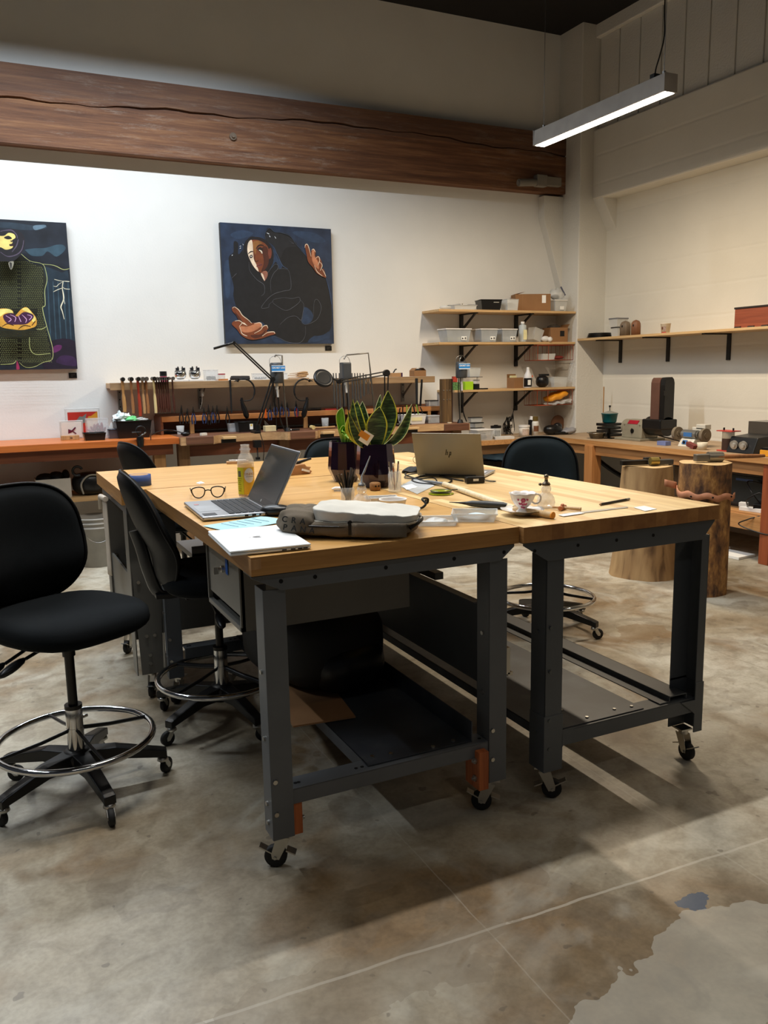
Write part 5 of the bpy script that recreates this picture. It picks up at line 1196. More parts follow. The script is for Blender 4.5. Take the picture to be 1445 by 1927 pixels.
F_([(-260, 520), (60, 520), (230, 490), (330, 570), (470, 605), (510, 700), (520, 790), (495, 900), (500, 1060), (470, 1100), (515, 1290), (560, 1450), (585, 1560), (575, 1670), (480, 1700), (380, 1750), (280, 1755), (210, 1700), (185, 1670), (140, 1720), (0, 1725), (-260, 1725)], (34, 36, 22))
# knitted stitches as rows of small marks
random.seed(5); gcol = (104, 108, 66)
def inside(x, y):
    R_ = 500 if y < 800 else (492 if y < 1100 else 480+(y-1100)*.19)
    if y < 620: R_ = 240+(y-500)*1.9
    return x < R_-12
yy = 560
while yy < 1700:
    xx = 4+(yy//24 % 2)*12
    while xx < 575:
        if inside(xx, yy) and not (200 < xx < 235 and yy % 48 < 24) and not (xx < 420 and 1085 < yy < 1350):
            a = .5 if int(xx/60) % 2 else -.5; dx, dy = 8*math.cos(a), 8*math.sin(a)
            P2.append(('poly', z1([(xx-dx, yy-dy-3), (xx+dx, yy+dy-3), (xx+dx, yy+dy+4), (xx-dx, yy-dy+4)]), gcol, 0))
        xx += 21+((xx*7) % 5)
    yy += 21
for L0 in ([(230, 490), (330, 570), (470, 605), (510, 700), (520, 790), (495, 900), (500, 1060), (470, 1100), (515, 1290), (560, 1450), (585, 1560), (575, 1670), (480, 1700), (380, 1750), (280, 1755), (210, 1700)], [(325, 1420), (330, 1540), (390, 1610), (560, 1600)], [(400, 1330), (460, 1330), (515, 1300)], [(0, 1725), (140, 1715), (175, 1680)], [(470, 605), (600, 620), (700, 665), (770, 655)]): L_(L0, (176, 182, 116), .005)
# head
F_([(-80, 260), (60, 225), (160, 215), (250, 270), (275, 370), (240, 480), (150, 570), (60, 575), (-60, 540)], (30, 28, 34))
for L0 in ([(0, 240), (60, 230), (130, 230), (180, 280), (190, 320)], [(0, 470), (80, 520), (180, 500), (240, 440), (260, 340)], [(130, 470), (180, 400), (200, 330)]): L_(L0, (84, 74, 92), .008)
F_([(-60, 300), (40, 290), (90, 258), (150, 270), (168, 310), (130, 340), (135, 370), (100, 400), (140, 400), (125, 430), (60, 445), (10, 420), (-60, 400)], (228, 206, 120))
F_([(40, 310), (90, 290), (130, 320), (80, 330)], (30, 24, 26)); F_([(100, 385), (150, 380), (155, 400), (110, 405)], (44, 26, 28)); F_([(110, 345), (130, 345), (125, 362)], (60, 40, 30))
F_([(90, 590), (150, 580), (120, 670)], (150, 146, 130)); F_([(100, 590), (130, 600), (118, 665)], (60, 58, 54))
F_([(185, 1680), (215, 1770), (180, 1780)], (150, 40, 80))
# cupped hands with crystals
F_([(-60, 1130), (30, 1100), (130, 1120), (160, 1180), (230, 1110), (290, 1085), (350, 1140), (400, 1210), (400, 1290), (340, 1320), (240, 1340), (120, 1330), (20, 1310), (-60, 1250)], (216, 160, 60))
F_([(-40, 1120), (40, 1105), (110, 1110), (140, 1150), (60, 1150), (0, 1190), (-40, 1180)], (236, 222, 130)); F_([(240, 1110), (300, 1092), (350, 1150), (395, 1215), (360, 1250), (330, 1160)], (236, 216, 120))
F_([(30, 1180), (130, 1150), (190, 1190), (260, 1140), (350, 1160), (370, 1200), (300, 1270), (200, 1280), (80, 1270)], (64, 26, 60))
for L0 in ([(60, 1180), (120, 1220), (90, 1250)], [(110, 1170), (170, 1200), (160, 1250)], [(200, 1180), (230, 1250)], [(240, 1170), (290, 1220), (280, 1260)], [(300, 1170), (350, 1190), (320, 1230)]): L_(L0, (206, 160, 200), .006)
for L0 in ([(20, 1300), (80, 1270), (150, 1290)], [(200, 1330), (260, 1290), (340, 1300)], [(350, 1290), (390, 1240)]): L_(L0, (60, 34, 20), .006)
# lightning
LC = (222, 216, 190)
for L0, wd in (([(700, 795), (690, 870), (700, 930), (705, 1000), (675, 1080), (690, 1130), (712, 1220)], .009), ([(700, 795), (660, 790), (600, 775)], .005), ([(700, 795), (770, 800)], .005), ([(695, 860), (720, 880), (775, 885)], .005), ([(695, 870), (640, 890), (590, 915)], .005), ([(700, 800), (650, 830), (625, 855), (590, 850)], .004), ([(705, 990), (720, 1050)], .004)): L_(L0, LC, wd)
canvas('painting', 'tall dark painting of a knitted figure with cupped golden hands, cut by the left edge', -.12, .735, 1.517, 2.648, 7.205, P2, M('storm_paint', (26, 32, 42), .6, var=.5, vs=7), M('canvas_edge_dark', (24, 26, 32), .6))
for (x, y, lab) in ((618, 655.5, 'small black title card below the square navy painting'), (137, 706.5, 'small black title card below the tall left painting')):
    P = py(x, y, WY-.004); o = MB().box((0, 0, 0), (.062, .006, .042)).build('title_card', black, loc=P); tag(o, lab, 'card')
    MB().box((0, -.0035, .006), (.03, .0006, .002)).box((-.008, -.0035, -.006), (.02, .0006, .002)).build('printed_lines', M('dim_print', (120, 116, 110), .7), o)

# ================================================================== WORKBENCHES ALONG THE BACK WALL
LBZ = .967
cherry = wood('orange_bench_top', (176, 92, 38), (206, 118, 54), 0, .4, .8); cherrys = wood('bench_apron', (92, 48, 26), (120, 66, 34), 0, .5)
t = thing('workbench', 'long orange wood workbench along the wall under the paintings', 'workbench', (-.35, 6.93, 0))
MB().bx(-2.4, 1.745, -.31, .315, LBZ-.052, LBZ).build('worktop', cherry, t, bevel=.004)
MB().bx(-2.4, 1.70, -.27, -.24, LBZ-.135, LBZ-.053).build('apron', cherrys, t, bevel=.002)
for x in (1.60, .2, -1.4): MB().bx(x-.045, x+.045, -.24, -.16, 0, LBZ-.053).build('leg', pinez, t, bevel=.003)
# shelf below
MB().bx(-2.3, 1.55, -.20, .25, .50, .535).build('lower_shelf', pine, t, bevel=.002)
# jeweller's bench with scalloped front
LIVE = wood('bench_maple', (172, 132, 90), (206, 168, 122), 0, .6, 1); liv2 = wood('walnut_slab', (86, 54, 38), (122, 80, 56), 0, .55, 1.4)
t = thing('jewelers_bench', "scalloped-front jeweler's bench of thick wood slabs under the pliers rack", 'workbench', (2.7, 6.9, 0))
xa, xb = 1.40, 4.06
def scallop(x):
    y = 6.585
    for cx in (1.98, 2.86, 3.66):
        d = abs(x-cx)/.30
        if d < 1: y += .13*math.sqrt(1-d*d)
    return y
pts = [(xa+(xb-xa)*i/120, scallop(xa+(xb-xa)*i/120)) for i in range(121)]
top = MB(); poly = [(x-2.7, y-6.9) for x, y in pts]+[(xb-2.7, 7.245-6.9), (xa-2.7, 7.245-6.9)]
n = len(poly); vs = [(x, y, z) for z in (LBZ-.065, LBZ) for x, y in poly]; top.add(vs, [(i, (i+1) % n, n+(i+1) % n, n+i) for i in range(n)], 0)
for i in range(120):        # top and bottom as strips back to the wall
    for k, z in ((0, LBZ-.065), (1, LBZ)):
        q = [(poly[i][0], poly[i][1], z), (poly[i+1][0], poly[i+1][1], z), (poly[i+1][0], .345, z), (poly[i][0], .345, z)]
        top.add(q, [(0, 1, 2, 3) if k else (3, 2, 1, 0)], 1)
top.build('worktop', [LIVE, liv2], t)
MB().bx(xa-2.7, xb-2.7, -.16, -.14, LBZ-.17, LBZ-.066).build('apron', cherrys, t)
for x in (1.45, 2.3, 3.15, 4.0): MB().bx(x-2.75, x-2.66, -.2, -.12, 0, LBZ-.066).build('leg', wood('bench_leg', (104, 74, 44), (134, 98, 60), 2, .6), t, bevel=.003)
for (x, w_, nm) in ((1.55, .22, 'slab'), (2.42, .22, 'slab'), (3.92, .26, 'slab')):
    MB().bx(x-2.7-w_/2, x-2.7+w_/2, -.325, -.30, LBZ-.062, LBZ+.002).build('bark_edge', liv2, t, bevel=.006)
for x in (427, 612, 770):   # bench pins
    P = onY(x, 6.60, LBZ-.03); s_ = thing('bench_pin', {427: 'bench pin clamp on the jeweler\'s bench below the round saw frame at the left', 612: 'grey bench pin clamp on the jeweler\'s bench below the magnifier', 770: 'bench pin clamp on the jeweler\'s bench just left of the bronze laptop'}[x], 'bench pin', (P.x, 6.57, LBZ-.03))
    MB().bx(-.05, .06, -.05, .012, .002, .022).build('wood_pin', pine, s_, bevel=.003); MB().bx(-.055, .065, -.01, .012, -.03, .0).build('clamp_plate', dsteel, s_, bevel=.002)
# hammer shelf
t = thing('wall_shelf', 'long pine wall shelf with hammers and pliers hanging from its front rail', 'shelf', (2.41, 7.09, 1.40))
MB().bx(-1.46, 1.47, -.14, .155, -.045, -.003).build('board', pine, t, bevel=.003)
MB().bx(-1.47, 1.475, -.165, -.142, -.058, 0).build('front_rail', wood('shaded_rail_pine', (140, 112, 80), (168, 138, 102), 0), t, bevel=.002)  # the rail's shade is put into a darker pine colour
for x in (225, 376, 515, 758):
    P = onY(x, 7.24, 1.3); b_ = MB(); xx = P.x-2.41; b_.bx(xx-.016, xx+.016, .150, .156, -.24, -.045).bx(xx-.016, xx+.016, -.12, .156, -.052, -.046); b_.add([(xx-.002, .152, -.2), (xx+.002, .152, -.2), (xx+.002, -.06, -.05), (xx-.002, -.06, -.05), (xx-.002, .152, -.17), (xx+.002, .152, -.17), (xx+.002, -.03, -.05), (xx-.002, -.03, -.05)], [(0, 1, 2, 3), (4, 7, 6, 5), (0, 3, 7, 4), (1, 5, 6, 2)])
    bo = b_.build1('shelf_bracket', steel, t); h = MB()
    for z in (-.08, -.14, -.20): h.cyl((xx, .1495, z), (xx, .148, z), .006, n=8)
    h.build('bolt_hole', hole_m, bo)
# pliers rack
rackw = wood('rack_orange', (176, 112, 60), (206, 144, 86), 0, .5); rackd = wood('rack_dark', (96, 54, 32), (126, 76, 46), 0, .5)
t = thing('pliers_rack', 'low orange wooden rack box standing on the jeweler\'s bench, lined with pliers', 'rack', (2.62, 7.07, LBZ))
MB().bx(-1.29, 1.33, -.12, -.095, .105, .150).build('front_rail', rackw, t, bevel=.003)
MB().bx(-1.29, 1.33, .10, .165, .02, .165).bx(-1.29, 1.33, -.095, .10, .135, .150).build('back_panel', rackd, t, bevel=.002)
for x in (-1.30, 1.315): MB().bx(x, x+.022, -.115, .165, .001, .148).build('end_panel', rackd, t, bevel=.003)
for x in (-1.06, -.05, 1.2): MB().bx(x, x+.035, -.118, -.09, .001, .105).build('divider', pinez, t, bevel=.002)

# ---- hammers along the shelf rail
def hammer_proto():
    t = thing('hammer', '', 'hammer', (0, 0, 0)); return t
heads = [('ball', dsteel), ('flat', dsteel), ('cross', steel)]
HX = [(210, 560, 'yellow_brown', 'worn yellow-brown handle, leftmost on the shelf rail', 1.25), (315, 580, 'tan', 'plain tan handle, alone between the leftmost and the red-handled one', 1.0), (400, 612, 'red', 'red-painted handle', 1.1), (455, 580, 'light', 'light ash handle just right of the red-handled one', 1.0), (500, 578, 'tan', 'tan handle, second to the right of the red-handled one', 1.0), (595, 575, 'pale', 'pale cream handle', 1.0)] + [(x, 566, 'rosewood', None, .8) for x in (630, 662, 690, 715, 745, 770, 825)]
HW = {'yellow_brown': wood('handle_yellow', (150, 100, 50), (196, 150, 92), 2, .5), 'tan': wood('handle_tan', (130, 84, 48), (166, 112, 68), 2, .5), 'red': M('handle_red', (158, 52, 30), .5), 'light': wood('handle_light', (160, 120, 76), (190, 150, 104), 2, .5), 'pale': wood('handle_pale', (206, 182, 120), (226, 206, 150), 2, .5), 'rosewood': wood('handle_rosewood', (54, 28, 22), (84, 46, 34), 2, .4)}
for k, (zx, zy, hm, lab, sc) in enumerate(HX):
    X = 200+zx/6.568; yb = 690+zy/6.568; P = onY(X, 6.905, 1.3); zb = py(X, yb, 6.905).z
    rose = hm == 'rosewood'
    t = thing('hammer', ('hammer with '+lab) if lab else 'slim hammer with dark rosewood handle hanging from the shelf rail', 'hammer', (P.x, 6.905, 1.405), 0, 'hammers with dark rosewood handles' if rose else None)
    L = 1.405-zb
    MB().tube([(0, 0, .03), (0, 0, -.03), (0, 0, -.09), (.002, 0, -L*.5), (.004, 0, -L*.82), (.003, 0, -L)], [r*sc for r in (.010, .010, .008, .012, .0135, .0115)] if not rose else [.007, .007, .006, .010, .011, .006], 10, flat=.8).build('handle', HW[hm], t)
    h = MB(); hz = .022; r = .014 if rose else .017
    h.cyl((0, -.018, hz), (0, .028, hz), r*.8, n=14); h.cyl((0, -.045, hz), (0, -.018, hz), r, r*.85, n=14)
    if k % 2: h.sph((0, .045, hz), r*.95, 12, 8)
    else: h.cyl((0, .026, hz), (0, .06, hz), r*.8, r*.35, n=10)
    h.build('head', steel if rose or k in (3, 4) else dsteel, t)

# ---- objects standing on the hammer shelf
def onshelf(x, Y=7.0, z=1.4005): P = onY(x, Y, z); return (P.x, Y, z)
t = thing('jar', 'small pink jar with a black lid on the hammer shelf', 'jar', onshelf(308)); MB().cyl((0, 0, 0), (0, 0, .045), .027, n=20).build('jar_body', M('pink_jar', (206, 60, 110), .4), t); MB().cyl((0, 0, .0455), (0, 0, .085), .029, n=20).build('lid', black, t)
for x, side in ((340, 'left'), (367, 'right')):
    t = thing('ball_vise', f'chrome engraving ball vise, {side} one of the pair on the hammer shelf', 'vise', onshelf(x))
    MB().box((0, 0, .008), (.115, .10, .016)).build('white_base', wht, t, bevel=.002)
    MB().lathe([(0, .016), (.026, .018), (.044, .034), (.050, .055), (.048, .075), (.046, .078), (0, .079)], n=28).build('ball', chrome, t)
    MB().lathe([(0, .079), (.044, .080), (.044, .087), (0, .088)], n=24).build('turntable', dsteel, t)
    for s_ in (-1, 1): MB().bx(s_*.010, s_*.040, -.02, .02, .088, .112).bx(s_*.012, s_*.024, -.014, .014, .112, .122).build('jaw', chrome, t, bevel=.003)
def simple_tub(name, label, loc, w_, d_, h_, mat, rz=0, lid=None, taper=.88, cont=None, cat='container'):
    t = thing(name, label, cat, loc, rz); o_ = MB(); open_box(o_, w_, d_, h_, .0025, taper); rim(o_, w_*1.01, d_*1.01, h_, .003); o_.build('tub', mat, t)
    if lid: MB().box((0, 0, h_+.006), (w_*1.05, d_*1.05, .010)).build('lid', lid, t, bevel=.003)
    if cont: random.seed(int(w_*1000)); c = MB(); 
    if cont:
        for k in range(9): c.sph((random.uniform(-.35, .35)*w_, random.uniform(-.3, .3)*d_, .003+h_*.22), (w_*.12, d_*.14, h_*.2), 8, 5)
        o = c.build('contents', cont, t); o['kind'] = 'stuff'
    return t
simple_tub('clear_box', 'clear plastic box of dark bits right of the chrome ball vises', onshelf(397), .105, .09, .088, clear, 0, None, 1, dsteel)
t = thing('capsule_jar', 'short clear jar with a red lid on the hammer shelf', 'jar', onshelf(417)); MB().cyl((0, 0, .016), (0, 0, .048), .031, n=20).build('jar_body', clear, t); MB().cyl((0, 0, .0485), (0, 0, .058), .033, n=20).build('lid', M('dark_red', (160, 36, 60), .4), t)
MB().box((0, 0, .007), (.10, .05, .014)).build('wood_foot', rackw, t)
t = thing('punch_roll', 'bundle of dark iron punches lying on the hammer shelf', 'tool bundle', onshelf(449))
for k in range(6): MB().cyl((-.08+.01*k, -.03+.012*k, .014+.012*(k % 2)), (.085+.006*(k % 3), -.028+.012*k, .012+.012*(k % 2)), .012-.001*(k % 3), n=10).build('punch', M('iron', (50, 46, 44), .6, .6), t)
simple_tub('clear_box', 'low clear box of small metal parts behind the desk lamp arm', onshelf(490), .13, .09, .052, clear, 0, None, 1, steel)
t = thing('engraver_pile', 'pile of wood-handled gravers on the hammer shelf under the square painting', 'tools', onshelf(560))
tag(t, t['label'], 'tray'); MB().box((0, 0, .004), (.18, .09, .008)).build('tray', card2, t)
for k in range(8):
    z = .018+.016*(k//3); y_ = -.03+.022*(k % 3); o = MB().tube([(-.085, 0, 0), (-.02, 0, .001), (.01, 0, .002), (.05, 0, .003), (.078, 0, .003)], [.002, .003, .009, .011, .007], 8).build('graver', (HW['light'], HW['tan'], HW['pale'])[k % 3]); P = onshelf(560); o.location = (P[0]+.006*(k % 4)-.008, P[1]+y_, P[2]+z); o.rotation_euler = (0, -.04, .12*((k % 3)-1)); tag(o, 'wood-handled graver in the pile on the hammer shelf', 'graver', 'wood-handled gravers on the shelf')
simple_tub('clear_box', 'clear plastic box right of the magnifier ring on the hammer shelf', onshelf(532), .07, .07, .05, clear, 0, None, 1)
t = thing('small_box', 'flat beige box with a purple end beside the small cardboard box', 'box', onshelf(744)); MB().box((-.01, 0, .018), (.10, .08, .036)).build('box', card2, t, bevel=.002); MB().box((.048, 0, .018), (.014, .081, .037)).build('purple_end', M('dark_purple', (60, 30, 66), .5), t)
o = MB().tube(smooth_pts([(0, 0, .038), (.01, 0, .05), (.02, 0, .065), (.035, 0, .07)]), .006, 8).build('black_hook', black, loc=onshelf(740)); o.location.z += .0; tag(o, 'black curved tool tip on the flat beige box', 'tool')
t = thing('cardboard_box', 'small open cardboard box at the right end of the hammer shelf', 'box', onshelf(786)); o_ = MB(); open_box(o_, .125, .10, .055, .003, 1)
for s_ in (-1, 1): o_.add([(s_*.0625, -.05, .055), (s_*.0625, .05, .055), (s_*.035, .05, .078), (s_*.035, -.05, .078)], [(0, 1, 2, 3)])
o_.build('box', card, t); MB().sph((0, 0, .05), (.05, .035, .022), 12, 7).build('contents', blackm, t)

# ---- tools hanging under / against the shelf
def hang(name, label, x, ytop, ybot, mat, w0, w1, Y=6.915, grp=None, cat='tool', dx=0):
    P = onY(x, Y, 1.3); zt = py(x, ytop, Y).z; zb = py(x, ybot, Y).z; L = zt-zb
    o = MB().tube([(0, 0, 0), (dx*.3, 0, -L*.3), (dx*.6, 0, -L*.6), (dx, 0, -L)], [w0, (w0+w1)/2*1.1, (w0+w1)/2, w1], 8, flat=.6).build(name, mat, loc=(P.x, Y, zt)); return tag(o, label, cat, grp)
hang('file', 'long dark file hanging below the shelf left of the first saw frame', 434, 715, 777, blackm, .010, .007)
for x, a in ((628, 760), (633, 770), (639, 768), (647, 765), (655, 772), (663, 762), (668, 758), (673, 762), (678, 750), (684, 746)):
    dx = .004; hang('pliers', 'grey forming pliers hanging in the dense row behind the plant', x, 702, a, M('tool_grey', (104, 102, 98), .45, .7), .005, .009, 6.91, 'forming pliers hanging behind the plant', 'pliers', dx)
for x in (689, 697): 
    P = onY(x, 6.905, 1.3); b_ = MB(); b_.tube(smooth_pts([(-.014, 0, -.15), (-.014, 0, -.06), (0, 0, -.03), (.014, 0, -.06), (.014, 0, -.15)]), .004, 6); b_.tube([(0, 0, -.03), (0, 0, .03)], .006, 6)
    o = b_.build('tongs', M('tool_grey', (104, 102, 98), .45, .7), loc=(P.x, 6.905, 1.40)); tag(o, 'grey U-shaped tongs hanging at the right of the dense row', 'tongs', 'u-shaped tongs on the shelf rail')
hang('iron_rod', 'dark iron mandrel hanging at the right end of the shelf, left one', 784, 712, 766, blackm, .013, .010); hang('iron_rod', 'dark iron mandrel hanging at the right end of the shelf, right one', 794, 714, 764, dsteel, .009, .010, dx=-.02)
def cframe(label, x, y, flip):
    P = py(x, y, 6.89); t = thing('saw_frame', label, 'saw frame', P); s_ = -1 if flip else 1
    MB().tube(smooth_pts([(-.06*s_, 0, .10), (-.02*s_, 0, .108), (.03*s_, 0, .09), (.062*s_, 0, .05), (.07*s_, 0, .0), (.055*s_, 0, -.05), (.02*s_, 0, -.075), (-.03*s_, 0, -.078), (-.06*s_, 0, -.07)]), [.0055]*6+[.0075]*22+[.0045]*21, 8).build('bow', blackm, t)
    MB().tube([(-.07*s_, 0, .102), (-.078*s_, 0, .085)], .012, 8).tube(smooth_pts([(-.078*s_, 0, .085), (-.09*s_, .0, .095), (-.1*s_, 0, .085)]), .004, 6).build('wing_nut', dsteel, t)
    MB().tube([(-.045*s_, 0, -.05), (-.045*s_, 0, -.085), (-.03*s_, 0, -.14), (-.01*s_, 0, -.20), (-.005*s_, 0, -.225)], [.010, .013, .022, .024, .012], 12).build('handle', black, t)
    return t
cframe('round black saw frame hanging from the shelf, opening to the left', 464, 737, False); cframe('round black saw frame hanging from the shelf, opening to the right', 568, 737, True)

# ---- pliers along the rack
def pliers(x, ytop, ybot, col, label, grp=None, lean=0, open_=.012):
    Y = 6.93; zt = py(x, ytop, Y).z; P = onY(x, Y, 1.2); zb = py(x, ybot, Y).z; H = zt-zb
    t = thing('pliers', label, 'pliers', (P.x, Y, zb), 0, grp)
    hm = M('grip_'+col, {'blue': (34, 52, 92), 'black': (18, 18, 20), 'red': (150, 30, 36), 'orange': (222, 96, 30)}[col], .5)
    for s_ in (-1, 1): MB().tube(smooth_pts([(s_*open_*.8+lean*0, 0, 0), (s_*open_*1.3, 0, H*.25), (s_*open_*.9, 0, H*.45), (s_*.003+lean*.5, 0, H*.62)]), .0055, 7).build('handle', hm, t)
    MB().tube([(lean*.45, 0, H*.56), (lean*.55, 0, H*.66), (lean*.8, 0, H*.84), (lean, 0, H)], [.006, .010, .006, .002], 8).cyl((lean*.55, -.008, H*.66), (lean*.55, .008, H*.66), .006, n=10).build('jaws', dsteel, t); return t
L0 = [(340, 762, 792, 'black', .006), (351, 768, 791, 'black', .006), (363, 765, 792, 'blue', 0), (383, 766, 791, 'blue', 0), (392, 761, 793, 'black', 0), (400, 763, 790, 'blue', 0), (408, 762, 790, 'black', 0), (427, 764, 791, 'black', 0), (507, 758, 785, 'blue', .01), (518, 755, 775, 'blue', 0), (530, 755, 775, 'blue', .0), (540, 756, 778, 'blue', 0), (557, 754, 777, 'blue', 0)]
for (x, a, b_, c, ln) in L0: pliers(x, a, b_+6, c, {'blue': 'blue-handled pliers standing in the rack on the jeweler\'s bench', 'black': 'black-handled pliers standing in the rack on the jeweler\'s bench'}[c], c+'-handled pliers in the rack', ln)
hang('orange_file', 'orange-handled file standing in the pliers rack behind the lamp base', 498, 765, 787, orange, .006, .008, 6.93)
hang('red_scriber', 'red scriber in the pliers rack below the second saw frame', 557, 768, 785, red, .004, .004, 6.93)
P = onY(590, 6.99, 1.13); t = thing('rubber_mallet_tube', 'long black tool lying along the top of the pliers rack', 'tool', (P.x-.08, 6.99, LBZ+.151)); MB().tube([(-.13, 0, .012), (.0, 0, .012), (.13, 0, .013), (.15, 0, .014)], [.007, .009, .012, .012], 10).build('barrel', black, t)
P = onY(622, 6.99, 1.13); o = MB().box((0, 0, .005), (.11, .02, .010)).build('red_stick', red, loc=(P.x, 6.99, LBZ+.151)); tag(o, 'red sealing stick lying on the pliers rack left of the plant', 'stick')
P = onY(380, 7.0, 1.3); o = MB().tube(smooth_pts([(-.02, 0, .0), (-.005, 0, .05), (.0, 0, .10), (.004, 0, .13), (-.004, 0, .15)]), [.002]*5+[.003]*8+[.014]*8+[.008]*4, 8).build('clear_bag', clear2, loc=(P.x, 7.0, 1.17)); tag(o, 'twisted clear plastic strip hanging under the shelf above the pliers', 'plastic strip')

# ---- things on the jeweler's bench
def onbench(x, Y, z=LBZ+.0005): P = onY(x, Y, z); return (P.x, Y, z)
t = thing('glass_tumbler', 'clear glass tumbler at the left end of the pliers rack', 'glass', onbench(340, 6.88)); MB().lathe([(0, .002), (.026, .002), (.033, .075), (.031, .075), (.025, .008), (0, .008)], n=24).build('glass', M('jar_glass', (1, 1, 1)), t)
t = thing('glass_tumbler', 'clear ribbed glass under the pliers rack right of the wooden divider', 'glass', onbench(612, 6.93)); MB().lathe([(0, .002), (.028, .002), (.034, .085), (.032, .085), (.027, .008), (0, .008)], n=12).build('glass', M('jar_glass', (1, 1, 1)), t)
o = MB().box((0, 0, .012), (.05, .03, .02), rz=.3).build('white_scrap', M('bone_scrap', (220, 214, 200), .8), loc=onbench(383, 6.66)); tag(o, 'small white lump at the front of the jeweler\'s bench', 'scrap')
t = simple_tub('black_bin', 'small black bin with a yellow-white label behind the desk lamp base', onbench(463, 6.88), .17, .12, .085, black); MB().box((.03, -.062, .045), (.028, .002, .046)).build('label', paper, t); MB().box((.03, -.0635, .058), (.014, .001, .014)).build('yellow_mark', M('label_yellow', (220, 190, 70), .6), t)
simple_tub('clear_cup', 'clear plastic cup left of the black bin under the rack', onbench(437, 6.95), .07, .07, .07, clear, 0, None, .8)
t = thing('cream_block', 'cream coloured block holding tweezers beside the desk lamp base', 'block', onbench(508, 6.78)); MB().box((0, 0, .024), (.10, .06, .048)).build('block', M('cream_wax', (224, 206, 160), .6), t, bevel=.003)
for k in range(4): 
    o = MB().tube([(0, 0, 0), (-.02-.02*k, .0, .055+.01*k)], .003, 6).build('tweezers', steel, loc=(onbench(503+4*k, 6.86)[0], 6.86, LBZ+.002)); tag(o, 'thin steel tweezers leaning beside the cream block', 'tweezers', 'tweezers by the cream block')
t = thing('brush', 'small brush with black handle lying right of the cream block', 'brush', onbench(548, 6.72)); MB().tube([(0, 0, .008), (.04, 0, .009), (.075, 0, .009)], [.007, .009, .007], 8).build('handle', black, t); MB().tube([(-.06, 0, .007), (0, 0, .008)], [.006, .008], 8).build('bristles', paper, t)
t = thing('wooden_mallet', 'pale wooden mallet lying on the jeweler\'s bench below the magnifier', 'mallet', onbench(600, 6.76)); MB().tube([(-.06, 0, .016), (.0, 0, .012), (.12, 0, .012), (.15, 0, .013)], [.009, .008, .010, .010], 10).build('handle', HW['light'], t); MB().cyl((-.06, -.03, .018), (-.06, .03, .018), .0175, n=16).build('head', HW['pale'], t)
t = simple_tub('white_bin', 'white plastic bin of black-handled pliers right of the snake plant', onbench(775, 6.86), .235, .13, .085, wht); MB().tube([(-.09, -.0, .07), (-.09, 0, .07)], .001, 4)
MB().box((.02, -.0615, .045), (.11, .003, .034)).build('label', M('cream_label', (228, 220, 170), .7), t)
for k in range(7):
    P = onbench(752+k*7, 6.87); o = MB().tube(smooth_pts([(0, 0, 0), (.008, 0, .05), (.0, 0, .085), (.006-.004*k, 0, .12+.012*(k % 3))]), [.006]*19, 8).build('pliers_handle', (black, black, M('grip_green', (130, 160, 60), .5))[k % 3], loc=(P[0], 6.87+.01*(k % 2), LBZ+.03)); o.name = 'bundled_pliers'; tag(o, 'black-handled pliers standing in the white bin', 'pliers', 'pliers in the white bin')
t = thing('rag_tool', 'black-handled tool lying on the bench in front of the white bin', 'tool', onbench(757, 6.66)); MB().tube([(-.06, 0, .012), (-.02, 0, .013), (.05, .0, .012), (.09, .0, .010)], [.012, .015, .011, .006], 10).build('grip', black, t)
simple_tub('clear_box', 'clear boxes with wire bits right of the white bin', onbench(812, 6.86), .12, .09, .06, clear, 0, M('frosted_lid', (190, 190, 190), .4, alpha=.8), 1, dsteel)
simple_tub('clear_box', 'small dark-lidded clear box on top of the rack by the iron mandrels', (onY(812, 7.0, 1.12).x, 7.0, LBZ+.151), .10, .08, .045, clear, 0, black, 1)
# upright stained plank
t = thing('upright_plank', 'upright stained plank with two rows of bright bolts, standing by the corner shelves', 'plank', onbench(839, 6.80)); wl = wood('stained_plank', (84, 62, 36), (134, 104, 64), 2, .6, 1, c3=(48, 32, 20))
MB().bx(-.055, .052, -.022, .022, 0, .405).build('plank', wl, t, bevel=.003); MB().bx(.052, .062, -.022, .022, 0, .405).build('dark_edge', M('dark_brown_edge', (52, 26, 18), .7), t)
q = MB()
for z in (.30, .215):
    for x in (-.035, 0, .03): q.cyl((x, -.022, z), (x, -.026, z), .006, n=8)
q.build('screw', bolt_m, t)
o = MB().cyl((0, 0, 0), (0, 0, .008), .022, n=18).build('beige_disc', M('beige_disc', (200, 180, 150), .6), loc=onbench(846, 6.70)); tag(o, 'small beige disc lying at the right end of the jeweler\'s bench', 'disc')

# ---- left end of the bench: frames, bins
def picture(label, x, y0, z0, w_, h_, tilt, art):
    t = thing('framed_print', label, 'picture', (onY(x, y0, LBZ).x, y0, LBZ+.0005)); T = Matrix.Rotation(-tilt, 4, 'X'); a = MB(); a.T = T; a.bx(-w_/2, w_/2, 0, .018, 0, h_); a.build('clear_frame', clear2, t, bevel=.002)
    b_ = MB(); b_.T = T; b_.bx(-w_/2+.012, w_/2-.012, -.001, 0, .012, h_-.012); b_.build('mat_board', paper, t)
    for (pts, mt) in art:
        c = MB(); c.T = T; c.add([(x_*w_/2, -.0018-.0003*i, z_*h_) for i, (x_, z_) in enumerate(pts)], [tuple(range(len(pts)))]); c.build('print_shape', mt, t)
    return t
rd = M('print_red', (186, 46, 34), .7); yl = M('print_ochre', (206, 146, 40), .7); gy = M('print_grey', (120, 128, 124), .7); mg = M('print_magenta', (104, 26, 60), .7)
